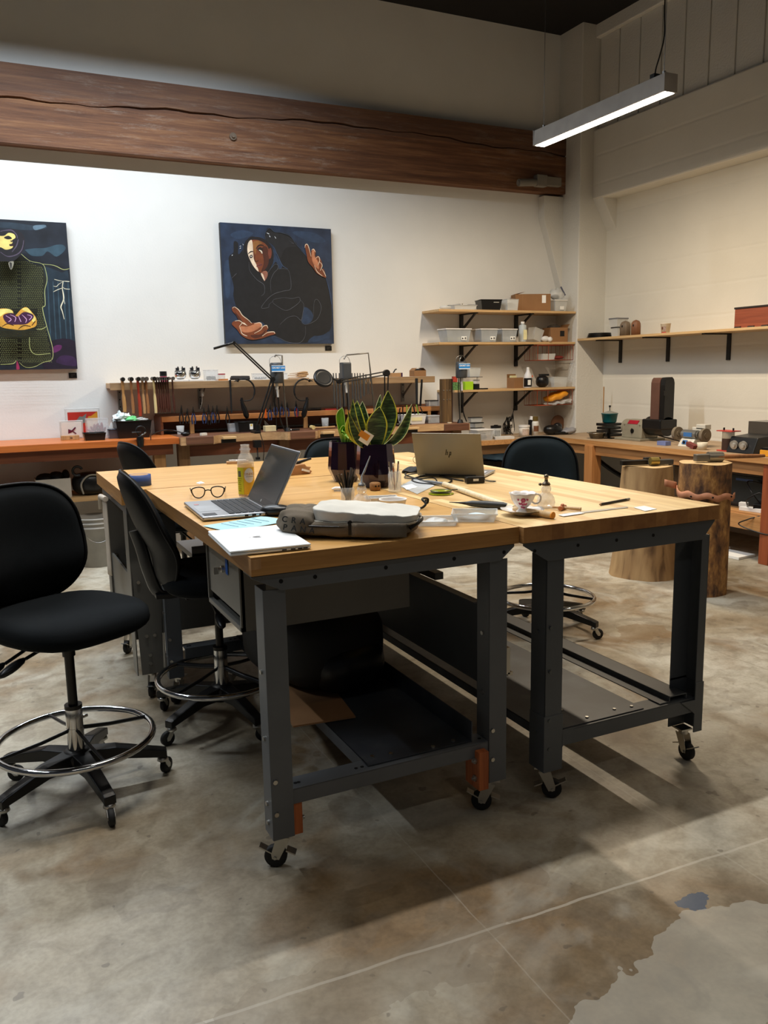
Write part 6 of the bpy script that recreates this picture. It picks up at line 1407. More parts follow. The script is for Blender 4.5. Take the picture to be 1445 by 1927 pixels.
picture('clear framed print of red, grey and ochre shapes leaning on the wall', 158, 7.17, 0, .27, .235, -.12, [([(-.85, .1), (.85, .1), (.85, .88), (-.85, .88)], rd), ([(-.5, .62), (-.1, .88), (.25, .88), (.1, .5), (-.3, .45)], gy), ([(.0, .45), (.3, .85), (.85, .88), (.85, .45), (.4, .3)], yl), ([(-.85, .4), (-.6, .6), (-.3, .4), (-.5, .2), (-.85, .2)], M('print_cream', (222, 196, 160), .7))])
picture('clear framed print of a dark red bow in front of the coloured print', 136, 7.04, 0, .175, .145, -.16, [([(-.3, .55), (-.32, .30), (.0, .36), (.02, .40), (.32, .26), (.40, .30), (.12, .43), (.38, .60), (.30, .66), (.0, .48)], mg)])
t = thing('wood_stand', 'small wooden stand in front of the bow print', 'stand', onbench(134, 6.93)); MB().bx(-.075, .06, -.02, .02, 0, .034).build('block', HW['light'], t, bevel=.002); MB().box((.0, -.021, .017), (.018, .002, .008)).build('metal_plate', steel, t)
t = simple_tub('clear_box', 'tall clear acrylic box of dark red leaves left of the big black bin', onbench(184, 6.98), .16, .13, .155, clear, 0, None, 1); lfm = M('dark_red_leaf', (110, 24, 40), .6)
for k in range(9): MB().sph((-.04+.011*k, .01*(k % 3)-.01, .05+.012*(k % 4)), (.012, .006, .04), 8, 6, A=Matrix.Rotation(.5*(k % 5-2), 4, 'Y')).build('red_leaf', lfm, t)
simple_tub('black_tray', 'low black oval tub in front of the clear acrylic box', onbench(178, 6.78), .16, .12, .055, black)
simple_tub('grey_cup', 'small grey metallic cup between the low black tub and the big black bin', onbench(214, 6.86), .08, .08, .07, M('grey_metal_film', (90, 98, 112), .3, .6))
t = simple_tub('black_bin', 'big black plastic bin heaped with crumpled packets at the left of the bench', onbench(250, 6.86), .275, .20, .135, black, 0, None, .84)
for (nm, lb, c, P, r) in (('crumpled_paper', 'crumpled pale blue-white wrapper on the big black bin', M('pale_wrapper', (206, 222, 224), .5), (-.09, 0, .155), (.045, .04, .05)), ('green_packet', 'bright green plastic packet on the big black bin', M('green_film', (110, 200, 130), .4), (.0, 0, .145), (.05, .05, .024)), ('paper_bag', 'white crumpled paper at the centre of the big black bin', paper, (-.04, .02, .16), (.05, .04, .03)), ('clear_film', 'clear film lump at the right of the big black bin', clear2, (.07, .0, .140), (.06, .05, .014))):
    o = MB().sph((0, 0, 0), r, 12, 8).build(nm, c, loc=Vector(onbench(250, 6.86))+Vector(P))
    for v_ in o.data.vertices: v_.co *= 1+.35*math.sin(v_.co.x*190+v_.co.z*150)*math.cos(v_.co.y*170)
    o.data.polygons.foreach_set('use_smooth', [False]*len(o.data.polygons)); tag(o, lb, 'wrapper')
o = MB().sph((0, 0, .05), (.035, .03, .055), 12, 8).build('clear_wrap', clear2, loc=onbench(213, 6.98)); 
for v_ in o.data.vertices: v_.co *= 1+.2*math.sin(v_.co.x*200+v_.co.z*90)
tag(o, 'crumpled clear wrapper standing between the acrylic box and the black bin', 'wrapper')
t = thing('bench_clamp_reel', 'black clamped reel with chrome crank on the front edge of the orange bench', 'reel', (onY(264, 6.60, LBZ).x, 6.635, LBZ)); MB().cyl((0, -.03, -.06), (0, -.03, -.005), .022, .03, n=14).cyl((0, -.03, -.005), (0, -.03, .02), .028, n=14).build('post_base', black, t)
MB().tube(arc((.01, -.02, .065), .035, 0, 360, 24, 'xz')[:-1], .006, 6, closed=True).tube([(-.06, -.03, .055), (.01, -.03, .055)], .006, 6).build('reel', black, t); MB().tube([(-.01, -.04, .02), (.045, -.05, .055)], .005, 6).tube([(.08, -.03, -.01), (.085, -.03, .07)], .004, 6).build('crank', chrome, t)
cab = MB().tube(smooth_pts([(0, 0, .02), (.06, .05, .04), (.13, .08, .05), (.19, .02, .045), (.26, .0, .02)]), .005, 6).sph((.27, 0, .018), (.04, .028, .018), 10, 6).build('cord_switch', black, loc=onbench(285, 6.72)); tag(cab, 'black cord with oval switch lying on the bench right of the reel', 'cord')

# ---- below the left bench
t = thing('white_carton', 'white carton of dark scraps on the low shelf under the orange bench', 'carton', (onY(101, 6.86, .54).x, 6.86, .536)); open_b = MB(); open_box(open_b, .25, .20, .150, .004, 1); open_b.build('carton', M('carton_white', (176, 170, 160), .7), t)
MB().sph((-.05, 0, .150), (.07, .07, .04), 9, 6).sph((.03, 0, .155), (.06, .07, .045), 9, 6).sph((.10, 0, .165), (.03, .05, .045), 9, 6).build('dark_scraps', blackm, t)
o = MB().tube(arc((0, 0, 0), .035, 20, 300, 16, 'xz'), .013, 8, flat=.5).build('strap_loop', black, loc=(onY(137, 6.78, .78).x+.03, 6.78, .735)); tag(o, 'black strap loop rising from the white carton', 'strap')
t = thing('tote_bag', 'black bag with pale rim beside the white carton on the low shelf', 'bag', (onY(172, 6.86, .54).x, 6.86, .536)); MB().sph((0, 0, .09), (.14, .11, .09), 16, 10, e=.7).build('bag', black, t); MB().tube(smooth_pts([(-.07, -.115, .02), (-.08, -.11, .10), (-.02, -.10, .16), (.06, -.10, .15), (.09, -.11, .08)]), .007, 6).build('pale_rim', M('pale_rim', (140, 134, 122), .8), t)
P = onY(188, 6.66, 0); t = thing('bucket', 'grey-white plastic bucket on the floor under the orange bench', 'bucket', (P.x, 6.70, 0)); MB().lathe([(0, .002), (.125, .002), (.150, .30), (.157, .30), (.157, .315), (.151, .315), (.153, .335), (.160, .335), (.160, .35), (.153, .35), (.156, .37), (.163, .37), (.163, .385), (.155, .385), (.148, .30), (.12, .01), (0, .01)], n=32).build('pail', M('bucket_grey', (150, 146, 138), .5), t)
MB().tube(arc((0, -.15, .30), .10, 180, 330, 10, 'xz'), .003, 6).build('bail', steel, t)
t = thing('black_case', 'black case with a metal clasp on the floor left of the bucket', 'case', (onY(150, 6.95, .1).x, 6.95, 0)); MB().box((0, 0, .17), (.12, .2, .34)).build('case', black, t, bevel=.01); MB().cyl((.03, -.1, .30), (.03, -.106, .30), .018, n=14).build('clasp', steel, t)

# ---- desk lamp with black arms, clamped to the bench
t = thing('desk_lamp', 'black jointed-arm desk lamp with thin bar head, clamped behind the open silver laptop', 'desk lamp', (onY(483, 6.56, LBZ).x, 6.56, LBZ-.10)); O = t.location.copy(); q = lambda x, y, d=0: py(x, y, 6.56+d)-O
MB().box((0, 0, .02), (.06, .05, .06)).box((0, .03, .115), (.05, .12, .02)).cyl((0, 0, .02), (0, 0, -.09), .006, n=8).box((0, 0, -.1), (.035, .02, .02)).build('clamp', black, t, bevel=.003)
a0, a1, a2, a3 = q(486, 806), q(513, 714), q(440, 645), q(402, 656)
for s_ in (-.012, .012): MB().tube([a0+Vector((s_, 0, .02)), a1+Vector((s_, 0, 0))], .0065, 6).build('lower_arm', black, t); MB().tube([a1+Vector((s_, 0, 0)), a2+Vector((s_, 0, .0))], .0065, 6).build('upper_arm', black, t)
MB().cyl(a1+Vector((0, -.012, 0)), a1+Vector((0, .012, 0)), .02, n=14).cyl(a2+Vector((0, -.012, 0)), a2+Vector((0, .012, 0)), .012, n=14).build('joint', black, t); MB().cyl(a0+Vector((0, 0, -.04)), a0+Vector((0, 0, .03)), .02, n=14).build('pivot', black, t)
MB().tube([a2, a2.lerp(a3, .35)], .010, 8).tube([a2.lerp(a3, .3), a3], .013, 8, flat=.5).build('lamp_head', black, t)
MB().tube(smooth_pts([a0, a0+Vector((.03, -.03, -.15)), a0+Vector((.02, -.02, -.33)), a0+Vector((.05, -.02, -.5))]), .003, 6).build('cord', black, t)
# magnifier lamp
t = thing('magnifier_lamp', 'black round magnifier on jointed arms reaching left above the plant', 'magnifier', (onY(727, 6.66, LBZ).x, 6.66, LBZ)); O = t.location.copy(); q = lambda x, y, d=0: py(x, y, 6.66+d)-O
MB().cyl((0, 0, .001), (0, 0, .07), .018, n=12).box((0, 0, .011), (.06, .08, .02)).build('clamp', black, t)
b0, b1, b2 = Vector((0, 0, .06)), q(727, 702), q(638, 718)
for s_ in (-.018, .018): MB().tube([b0+Vector((s_*.6, 0, 0)), b1+Vector((s_, 0, 0))], .006, 6).build('lower_arm', black, t); MB().tube([b1+Vector((0, 0, s_*.8)), b2+Vector((0, 0, s_*.6))], .006, 6).build('upper_arm', black, t)
MB().cyl(b1+Vector((0, -.016, 0)), b1+Vector((0, .016, 0)), .03, n=16).cyl(b2+Vector((0, -.014, 0)), b2+Vector((0, .014, 0)), .02, n=14).build('joint', black, t)
c = q(608, 712); AA = Matrix.Rotation(math.radians(58), 4, 'X') @ Matrix.Rotation(math.radians(0), 4, 'Y')
mr = MB(); mr.lathe([(.055, -.012), (.078, -.016), (.086, -.004), (.086, .010), (.074, .016), (.056, .012)], tuple(c), 36, A=AA); mr.tube([c+Vector((.08, 0, 0)), b2], .008, 6); mr.build('ring_housing', black, t)
ml = MB(); ml.lathe([(0, -.004), (.056, -.001), (.056, .001), (0, .004)], tuple(c), 30, A=AA); ml.build('lens', M('magnifier_glass', (226, 232, 236), .04, alpha=.45, spec=1), t)

# ---- hanging flex-shaft motors on stands
def flexmotor(x, y, Y, label, boxy, lab, rod, kind, motw=.105, moth=.17):
    P = py(x, y, Y); t = thing('flex_shaft_motor', label, 'motor', P)
    h2_ = moth/2; mg_ = M('motor_grey', (62, 64, 66), .45)
    if boxy: b_ = MB(); b_.box((0, 0, 0), (motw*.85, motw*.8, moth)); b_.build('body', mg_, t, bevel=.010)
    else: MB().lathe([(0, -h2_), (motw*.44, -h2_), (motw*.5, -h2_+.012), (motw*.5, h2_-.012), (motw*.42, h2_), (0, h2_)], n=26).build('body', mg_, t)
    MB().tube(smooth_pts([(-motw*.52, 0, h2_*.6), (-motw*.5, 0, h2_+.03), (-.01, 0, h2_+.055), (motw*.3, 0, h2_+.04), (motw*.52, 0, h2_*.7)]), .002, 6).build('bail_wire', steel, t)
    MB().cyl((0, 0, -h2_), (0, 0, -h2_-.05), .014, .012, n=14).cyl((.004, 0, -h2_-.05), (.006, 0, -h2_-.115), .011, .009, n=14).build('shaft_collar', M('pale_collar', (200, 198, 192), .4), t)
    zb = LBZ-P.z
    MB().tube(smooth_pts([(.006, 0, -h2_-.11), (.012, .0, -h2_-.2), (.02, 0, zb+.10), (.05, -.01, zb+.01)]), .0055, 6).tube(smooth_pts([(-.03, 0, -h2_), (-.02, .02, -h2_-.15), (-.01, .02, zb+.1), (-.01, .02, zb+.01)]), .0045, 6).build('flex_cable', black, t)
    if lab:
        MB().box((0, -motw*.5-.004, h2_*.42), (motw*1.12, .002, .055)).build('label', M('label_cyan_blue', (44, 130, 200), .5), t)
        MB().box((0, -motw*.5-.0052, h2_*.42-.022), (motw*1.12, .001, .007)).box((0, -motw*.5-.0052, h2_*.42+.025), (motw*1.12, .001, .004)).build('stripe', paper, t)
        text('GROBET USA', .0185, paper, t, frame3((0, -motw*.5-.0058, h2_*.42+.006), (1, 0, 0), (0, 0, 1)), 'brand_lettering', .0003, bold=.0004)
    # stand: rod rising from the bench with a hook, base plate on the bench
    s_ = thing('motor_stand', kind, 'stand', (0, 0, 0)); pts = [py(a, b_, Y) for a, b_ in rod]; pts = pts[:-1]+[Vector((pts[-1].x, Y, LBZ+.001))]; base = pts[-1]; s_.location = base
    MB().tube([p-base for p in pts], .0065 if len(rod) > 4 else .006, 8).build('rod', M('stand_steel', (120, 116, 108), .35, .8), s_); MB().cyl((0, 0, 0), (0, 0, .03), .03, .02, n=18).build('foot', black, s_)
flexmotor(520, 702, 6.70, 'round grey hanging motor with a blue label, left of the magnifier', False, True, [(517, 672), (518, 668), (531, 669), (533, 720), (541, 800)], 'steel motor stand behind the open silver laptop screen')
flexmotor(650, 698, 6.72, 'boxy grey hanging motor behind the magnifier arm', True, False, [(647, 676), (652, 668), (693, 664.5), (697, 700), (707, 790)], 'tall steel motor stand rising behind the snake plant', motw=.10, moth=.145)
flexmotor(868, 696, 6.66, 'round grey hanging motor with a blue label in front of the corner shelves', False, True, [(867, 673), (868, 671), (865, 676), (866, 720), (866, 797)], 'black motor stand in front of the corner shelves', moth=.15)
# ================================================================== CORNER SHELVES AND RIGHT-HAND BENCH
RZ = .787
benchm = wood('right_bench_front', (176, 124, 72), (206, 156, 100), 1, .5); bencht = wood('right_bench_top', (160, 134, 104), (186, 160, 128), 1, .55)
t = thing('workbench', 'L-shaped pine workbench turning the corner along the right concrete wall', 'workbench', (5.4, 5.0, 0))
mb = MB(); P = [(5.06, -.5), (WX-.004, -.5), (WX-.004, PY-.004), (PX-.004, PY-.004), (PX-.004, WY-.004), (4.075, WY-.004), (4.075, 6.66), (5.06, 6.66)]
P = [(x-5.4, y-5.0) for x, y in P]; n = len(P); V = [(x, y, z) for z in (RZ-.045, RZ) for x, y in P]
mb.add(V, [tuple(range(n))[::-1], tuple(range(n, 2*n))], 1); mb.add(V, [(i, (i+1) % n, n+(i+1) % n, n+i) for i in range(n)], 0)
mb.build('worktop', [benchm, bencht], t, bevel=.003)
MB().bx(-.315, -.28, -5.4, 1.62, RZ-.135, RZ-.046).build('apron', wood('bench_apron_pine', (150, 104, 60), (180, 130, 82), 1, .5), t, bevel=.002)
MB().bx(-1.32, -.31, 1.70, 1.735, RZ-.135, RZ-.046).build('back_apron', wood('bench_apron_dark', (100, 74, 48), (124, 94, 62), 0, .5), t, bevel=.002)
legz = wood('bench_leg_pine', (168, 112, 62), (198, 140, 86), 2, .5); legr = wood('bench_leg_red', (140, 70, 38), (166, 88, 50), 2, .5)
for (x, y, mm, w_) in ((-.30, 1.10, legz, .11), (-.285, -.85, legr, .085), (.40, 1.1, legz, .09), (.4, -.85, legz, .09), (-1.26, 1.8, legz, .09)): MB().bx(x-w_/2, x+w_/2, y-w_/2, y+w_/2, 0, RZ-.046).build('leg', mm, t, bevel=.003)
MB().bx(-.30, .42, -.9, .45, .325, .36).bx(-.32, -.30, -.9, .45, .235, .345).build('lower_shelf', benchm, t, bevel=.002)

# three corner shelves on black brackets
bktm = M('black_bracket', (12, 12, 13), .5)
ZS = [(2.018, 3.93, 7.0), (1.714, 3.93, 7.0), (1.262, 4.09, 6.99)]
labs = ['top corner wall shelf on black brackets, holding the big cardboard box', 'middle corner wall shelf on black brackets, holding the clear lidded bins', 'lowest corner wall shelf on black brackets, holding the green box']
for i, (z, xl, yf) in enumerate(ZS):
    t = thing('wall_shelf', labs[i], 'shelf', (4.72, 7.12, z)); MB().bx(xl-4.72, PX-.004-4.72, yf-7.12-.08, WY-.001-7.12, -.022, 0).build('board', pine, t, bevel=.002)
    for x in (4.366, 5.02):
        b_ = MB(); X = x-4.72; b_.bx(X-.019, X+.019, .110, .128, -.235, -.023).bx(X-.019, X+.019, -.16, .128, -.033, -.0225)
        A_ = Matrix(((0, 0, 1, X), (1, 0, 0, 0), (0, 1, 0, 0), (0, 0, 0, 1))); b_.prism([(.11, -.19), (.11, -.165), (-.12, -.033), (-.15, -.033)], -.008, .008, A=A_); b_.build('shelf_bracket', bktm, t)
def onS(x, i, Y): z = ZS[i][0]+.0005; P = onY(x, Y, z); return (P.x, Y, z)
# --- top shelf
t = thing('clear_tray_or_lid', 'divided clear tray of small tools at the left end of the top corner shelf', 'tray', onS(868, 0, 7.04)); o_ = MB(); open_box(o_, .25, .16, .042, .002, .92); rim(o_, .255, .165, .042, .004); o_.build('tray', clear2, t)
for k in range(6): MB().bx(-.10+.04*k, -.098+.04*k, -.075, .075, .003, .038).build('divider', clear2, t)
for k in range(5): o = MB().tube([(-.06, 0, 0), (.05, 0, .01)], .005, 6).build('small_tool', (dsteel, steel, M('olive_tool', (110, 100, 60), .6))[k % 3]); P = onS(852+9*k, 0, 7.06); o.location = (P[0], P[1], P[2]+.042+.006*(k % 3)); o.rotation_euler = (0, 0, .5*k); tag(o, 'small metal tool lying in the divided clear tray', 'tool', 'small tools in the divided tray')
o = MB().sph((0, 0, .02), (.06, .05, .02), 12, 6).build('plastic_pouch', clear2, loc=onS(838, 0, 7.0)); tag(o, 'flat clear pouch at the far left of the top corner shelf', 'pouch')
t = thing('black_tub', 'black plastic tub with a slotted grip on the top corner shelf', 'tub', onS(919, 0, 7.04), math.radians(-12)); o_ = MB(); open_box(o_, .215, .17, .098, .003, .86); rim(o_, .217, .172, .098, .004); o_.build('tub', black, t); MB().box((.05, -.0815, .078), (.055, .002, .015)).build('grip_slot', M('slot_grey', (150, 148, 142), .6), t); MB().sph((-.02, 0, .085), (.08, .06, .02), 10, 6).build('contents', clear2, t)
t = simple_tub('clear_bin', 'small clear bin of black discs left of the big cardboard box', onS(958, 0, 6.99), .135, .13, .105, clear2); MB().sph((.0, -.02, .05), (.042, .035, .028), 12, 8).build('black_disc', black, t)
t = thing('cardboard_box', 'big brown cardboard box on the top corner shelf', 'box', onS(1000, 0, 7.06), math.radians(-20)); MB().bx(-.19, .17, -.09, .09, 0, .165).build('box', card, t, bevel=.002); MB().box((.10, -.0905, .115), (.04, .001, .075)).build('label', paper, t); MB().add([(-.19, -.09, .166), (-.19, .09, .166), (-.10, .09, .185), (-.10, -.09, .185)], [(0, 1, 2, 3)]).build('flap', card, t, solid=.002)
q = MB(); q.bx(-.117, -.116, -.0905, -.0902, 0, .165); q.build('corner_crease', card2, t)
t = simple_tub('clear_bin', 'clear bin of beige packets at the right end of the top corner shelf', onS(1048, 0, 6.98), .15, .13, .10, clear2, 0, wht, .85, card2); MB().box((.01, -.066, .03), (.05, .002, .034)).build('label', paper, t)
o = MB().sph((0, 0, .055), (.085, .06, .055), 14, 9).build('plastic_bag', clear2, loc=Vector(onS(1047, 0, 7.0))+Vector((0, 0, .113))); 
for v_ in o.data.vertices: v_.co *= 1+.12*math.sin(v_.co.x*90+v_.co.z*70)
tag(o, 'clear zip bag of steel parts on the bin at the right, top corner shelf', 'bag'); MB().sph((-.02, 0, .03), (.05, .03, .026), 10, 7).build('steel_parts', dsteel, o); MB().box((.07, -.01, .09), (.012, .01, .10), R=Matrix.Rotation(-.6, 4, 'Y')).build('zip_strip', M('zip_blue_grey', (90, 94, 116), .5), o)
# --- middle shelf
for x, w_, lb, ct in ((855, .27, 'widest clear lidded bin at the left of the middle corner shelf', M('cream_parts', (214, 206, 160), .7)), (912, .19, 'clear lidded bin of packets in the middle of the middle corner shelf', paper), (950, .175, 'clear lidded bin of coiled white wire right of the other two bins', M('white_coil', (220, 218, 210), .6))):
    t = simple_tub('clear_bin', lb, onS(x, 1, 6.99), w_, .17, .115, M('bin_plastic', (196, 202, 206), .3, alpha=.42), 0, wht, .84, ct)
    MB().box((w_*.22, -.079, .035), (.058, .002, .036)).build('label', paper, t); MB().box((w_*.22-.016, -.0805, .033), (.014, .0008, .014)).build('printed_symbol', black, t); MB().box((w_*.22+.014, -.0805, .035), (.016, .0008, .020)).build('printed_code', M('code_grey', (90, 90, 90), .7), t)
t = thing('solvent_bottle', 'clear white-capped bottle with a cream label on the middle corner shelf', 'bottle', onS(983, 1, 6.96)); MB().lathe([(0, 0), (.034, 0), (.038, .006), (.038, .155), (.034, .165), (.016, .17), (.016, .178), (0, .178)], n=26).build('bottle_body', M('cloudy_plastic', (196, 204, 206), .3, alpha=.8), t); MB().cyl((0, 0, .178), (0, 0, .198), .019, n=18).build('cap', wht, t); MB().box((.004, -.0385, .07), (.040, .003, .095)).build('label', M('cream_label', (228, 220, 170), .7), t)
o = MB().box((0, 0, .0), (.13, .10, .12), taper=.8).build('clear_crate', clear2, loc=Vector(onS(1007, 1, 7.04))+Vector((0, 0, .075)), rot=(0, .25, .2)); tag(o, 'tilted clear tub leaning beside the solvent bottle', 'tub')
o = MB().sph((0, 0, .03), (.05, .03, .03), 10, 7).lathe([(0, 0), (.025, .001), (.022, .03), (0, .03)], (.03, -.02, .02), 14, A=Matrix.Rotation(1.2, 4, 'X')).build('crumpled_cup', M('crushed_white', (214, 212, 208), .5), loc=onS(1026, 1, 6.95)); tag(o, 'crushed white plastic cup lying in front of the open cardboard box', 'cup')
t = thing('cardboard_box', 'open cardboard box with a black emblem at the right of the middle corner shelf', 'box', onS(1044, 1, 7.05), -.1); o_ = MB(); open_box(o_, .20, .16, .145, .003, 1); o_.add([(.10, -.08, .145), (.10, .08, .145), (.125, .08, .18), (.125, -.08, .18)], [(0, 1, 2, 3)]); o_.build('box', card, t); MB().box((.035, -.081, .085), (.05, .001, .055)).build('emblem', black, t); MB().sph((-.02, 0, .15), (.07, .06, .03), 10, 6).build('contents', M('dark_mix', (60, 54, 48), .8, var=.5, vs=60), t)
# --- lowest shelf
t = thing('clear_bin', 'clear bin standing on a black panel at the left of the lowest corner shelf', 'bin', onS(889, 2, 7.05)); MB().bx(-.13, .08, -.06, .06, .117, .122).build('black_panel', black, t); MB().cyl((.055, .0, 0), (.055, 0, .117), .01, n=8).cyl((-.11, .0, 0), (-.11, 0, .117), .01, n=8).build('foot', clear, t); o_ = MB(); open_box(o_, .13, .10, .085, .002, .84, z=.122); rim(o_, .132, .102, .207, .003); o_.build('tub', clear2, t)
t = thing('green_box', 'bright green box on the lowest corner shelf behind the hanging motor', 'box', onS(881, 2, 6.95)); MB().bx(-.045, .045, -.02, .04, 0, .078).build('box', M('lime_green', (160, 206, 30), .6), t, bevel=.002)
t = thing('patterned_box', 'green and red patterned packet left of the bright green box', 'packet', onS(857, 2, 6.95)); MB().bx(-.035, .04, -.02, .02, 0, .075).build('packet', M('green_packet', (84, 124, 70), .6, var=.7, vs=60), t, bevel=.002); MB().bx(-.03, .01, -.018, .018, .0755, .13).build('red_top', M('red_white_pack', (170, 60, 44), .5, var=.8, vs=60), t)
t = thing('jar', 'short jar of black liquid with a pale lid on the lowest corner shelf', 'jar', onS(896, 2, 6.94)); MB().cyl((0, 0, 0), (0, 0, .055), .032, n=20).build('jar_body', black, t); MB().cyl((0, 0, .0555), (0, 0, .085), .031, n=20).build('upper_glass', clear, t); MB().cyl((0, 0, .0855), (0, 0, .094), .034, n=20).build('lid', alu, t)
o = MB().box((0, 0, .006), (.07, .05, .012)).build('black_strip', black, loc=onS(910, 2, 6.935)); tag(o, 'short black strip lying right of the black-liquid jar', 'strip')
t = thing('cardboard_box', 'small open cardboard box left of the black-labelled bottle', 'box', onS(969, 2, 7.02), .15); o_ = MB(); open_box(o_, .12, .11, .105, .003, 1); o_.add([(-.06, .055, .105), (.06, .055, .105), (.05, .045, .14), (-.07, .045, .14)], [(0, 1, 2, 3)]); o_.build('box', card, t); MB().box((0, .03, .11), (.07, .03, .03)).build('packet', M('cream_label', (228, 220, 170), .7), t)
t = thing('spray_bottle', 'white-shouldered bottle with a black label and red spout on the lowest corner shelf', 'bottle', onS(993, 2, 6.95)); MB().lathe([(0, 0), (.036, 0), (.040, .006), (.040, .10), (.038, .125), (.018, .165), (.014, .185), (0, .185)], n=26).build('bottle_body', M('bottle_white', (214, 214, 216), .4), t); MB().lathe([(.0406, .012), (.0406, .098)], n=26).build('black_label', black, t); MB().box((-.012, -.0405, .055), (.034, .002, .05)).build('label', paper, t); MB().cyl((0, 0, .185), (0, 0, .205), .015, n=14).build('cap', wht, t); MB().box((.045, 0, .115), (.022, .014, .018)).build('spout', orange, t)
t = thing('black_gear', 'dark tool bundle beside the bottle on the lowest corner shelf', 'tools', onS(1020, 2, 7.03)); tag(t, t['label'], 'tool bag'); MB().sph((0, 0, .06), (.07, .06, .06), 12, 8, e=.8).box((.02, 0, .125), (.10, .04, .02)).build('bag', black, t)
t = simple_tub('clear_bin', 'clear bin of wooden pieces at the right of the lowest corner shelf', onS(1048, 2, 7.0), .17, .12, .10, clear2, 0, None, .88, card2)
# wire baskets hung at the right
cop = M('copper_wire', (176, 84, 52), .4, .6)
def basket(i, label):
    z = ZS[i][0]-.024; t = thing('wire_basket', label, 'basket', (5.28, 7.03, z)); w_, d_, h_ = .44, .22, .155
    q = MB(); 
    for zz in (-h_, -h_*.0-.006): q.tube([(-w_/2, -d_/2, zz), (w_/2, -d_/2, zz), (w_/2, d_/2, zz), (-w_/2, d_/2, zz)], .0035, 6, closed=True)
    for k in range(9): x = -w_/2+w_*k/8; q.tube([(x, d_/2, -.006), (x, d_/2, -h_), (x, -d_/2, -h_)], .0022, 5)
    for k in range(1, 5): y_ = -d_/2+d_*k/5; q.tube([(-w_/2, y_, -.006), (-w_/2, y_, -h_), (w_/2, y_, -h_), (w_/2, y_, -.006)], .0022, 5)
    for x in (-w_/2, w_/2, -w_*.2): q.tube([(x, -d_/2, -h_), (x, -d_/2, -.006)], .003, 5)
    q.build('wire_frame', cop, t); return t, z-h_
t, zz = basket(1, 'copper wire basket hanging under the middle corner shelf')
o = MB(); open_box(o, .16, .11, .06, .002, .85); o = o.build('small_clear_box', clear2, loc=(5.22, 7.0, zz+.004)); tag(o, 'small clear box in the upper copper wire basket', 'box')
o = MB().sph((0, 0, .022), (.06, .05, .02), 10, 6).build('red_cord_coil', M('dark_red_cord', (120, 40, 32), .6), loc=(5.39, 7.02, zz+.004)); tag(o, 'dark red cord coil in the upper copper wire basket', 'cord')
t, zz = basket(2, 'copper wire basket hanging under the lowest corner shelf')
o = MB(); slab(o, .26, .17, .0, .075, wr=.01, e=.8); o = o.build('yellow_bag', M('yellow_ochre_bag', (224, 150, 36), .5), loc=(5.36, 7.0, zz+.05), rot=(0, -.28, 0)); tag(o, 'yellow-orange padded bag lying in the lower copper wire basket', 'bag')
o = MB(); slab(o, .30, .16, .0, .03, wr=.02); o = o.build('clear_sleeve', clear2, loc=(5.36, 6.97, zz+.006), rot=(0, -.12, 0)); tag(o, 'clear plastic sleeve under the yellow-orange bag', 'sleeve')

# ---- on the bench in the corner
def onR(x, Y, z=RZ+.0005): P = onY(x, Y, z); return (P.x, Y, z)
B0 = Vector(onR(905, 6.80)); t = simple_tub('clear_bin', 'clear bin with a white lid on the corner bench, right of the bronze laptop', tuple(B0), .18, .16, .09, clear, 0, wht, .9, dsteel)
for k, (w_, d_, rz, lb) in enumerate(((.11, .09, .1, 'bottom small tub of the leaning stack behind the white-lidded bin'), (.11, .09, -.1, 'second small tub from the bottom of the leaning stack'), (.115, .09, .2, 'third small tub of the leaning stack, tilted to the right'), (.12, .09, -.25, 'topmost small black-lidded tub of the leaning stack'))):
    t = simple_tub('small_tub', lb, (onR(900-2*k, 7.0)[0], 7.0, RZ+.001+.052*k), w_, d_, .038, clear2, rz, black, .85)
t = thing('glue_can', 'white can with a black lid on the corner bench', 'can', onR(933, 6.85)); MB().cyl((0, 0, 0), (0, 0, .10), .051, n=30).build('can_body', M('can_white', (206, 208, 206), .4), t); MB().cyl((0, 0, .1005), (0, 0, .122), .053, n=30).cyl((0, 0, .1225), (0, 0, .13), .02, n=16).build('lid', black, t)
wrap(MB(), .0515, -2.4, -1.2, .02, .08).build('printed_panel', M('print_greyish', (150, 152, 152), .6, var=.3, vs=120), t)
o = MB(); o.prism([(-.11, -.05), (.10, -.06), (.12, .05), (-.06, .07)], 0, .022); o = o.build('white_pouch', M('pouch_white', (206, 202, 196), .6), loc=onR(945, 6.74)); tag(o, 'flat white pouch in front of the black-lidded can', 'pouch')
t = thing('wire_tangle', 'tangled black wires hanging on the corner wall behind the white tub', 'wires', (onY(957, 7.15, RZ).x, 7.15, RZ)); tag(t, t['label'], 'cable'); q = MB(); random.seed(9)
for k in range(7): q.tube(smooth_pts([(random.uniform(-.06, .05), random.uniform(-.03, .03), z_) for z_ in (.004, .05, .12, .18, .12, .03)]+[(.05, 0, .22), (.07, .02, .26)][:(2 if k < 2 else 1)]), .004, 5)
q.build('wires', black, t); MB().box((0, -.04, .12), (.02, .01, .03)).box((.02, -.04, .05), (.03, .01, .04)).build('cable_tag', wht, t)
t = thing('white_tub', 'round white lidded tub on the corner bench left of the spray can', 'tub', onR(986, 6.82)); MB().lathe([(0, 0), (.048, 0), (.053, .095), (0, .095)], n=30).build('tub', M('tub_white', (214, 208, 198), .45), t); MB().cyl((0, 0, .0955), (0, 0, .115), .056, n=30).build('lid', wht, t); wrap(MB(), .0535, -2.5, -1.1, .02, .08).build('printed_panel', M('print_warm', (190, 170, 156), .6, var=.25, vs=120), t)
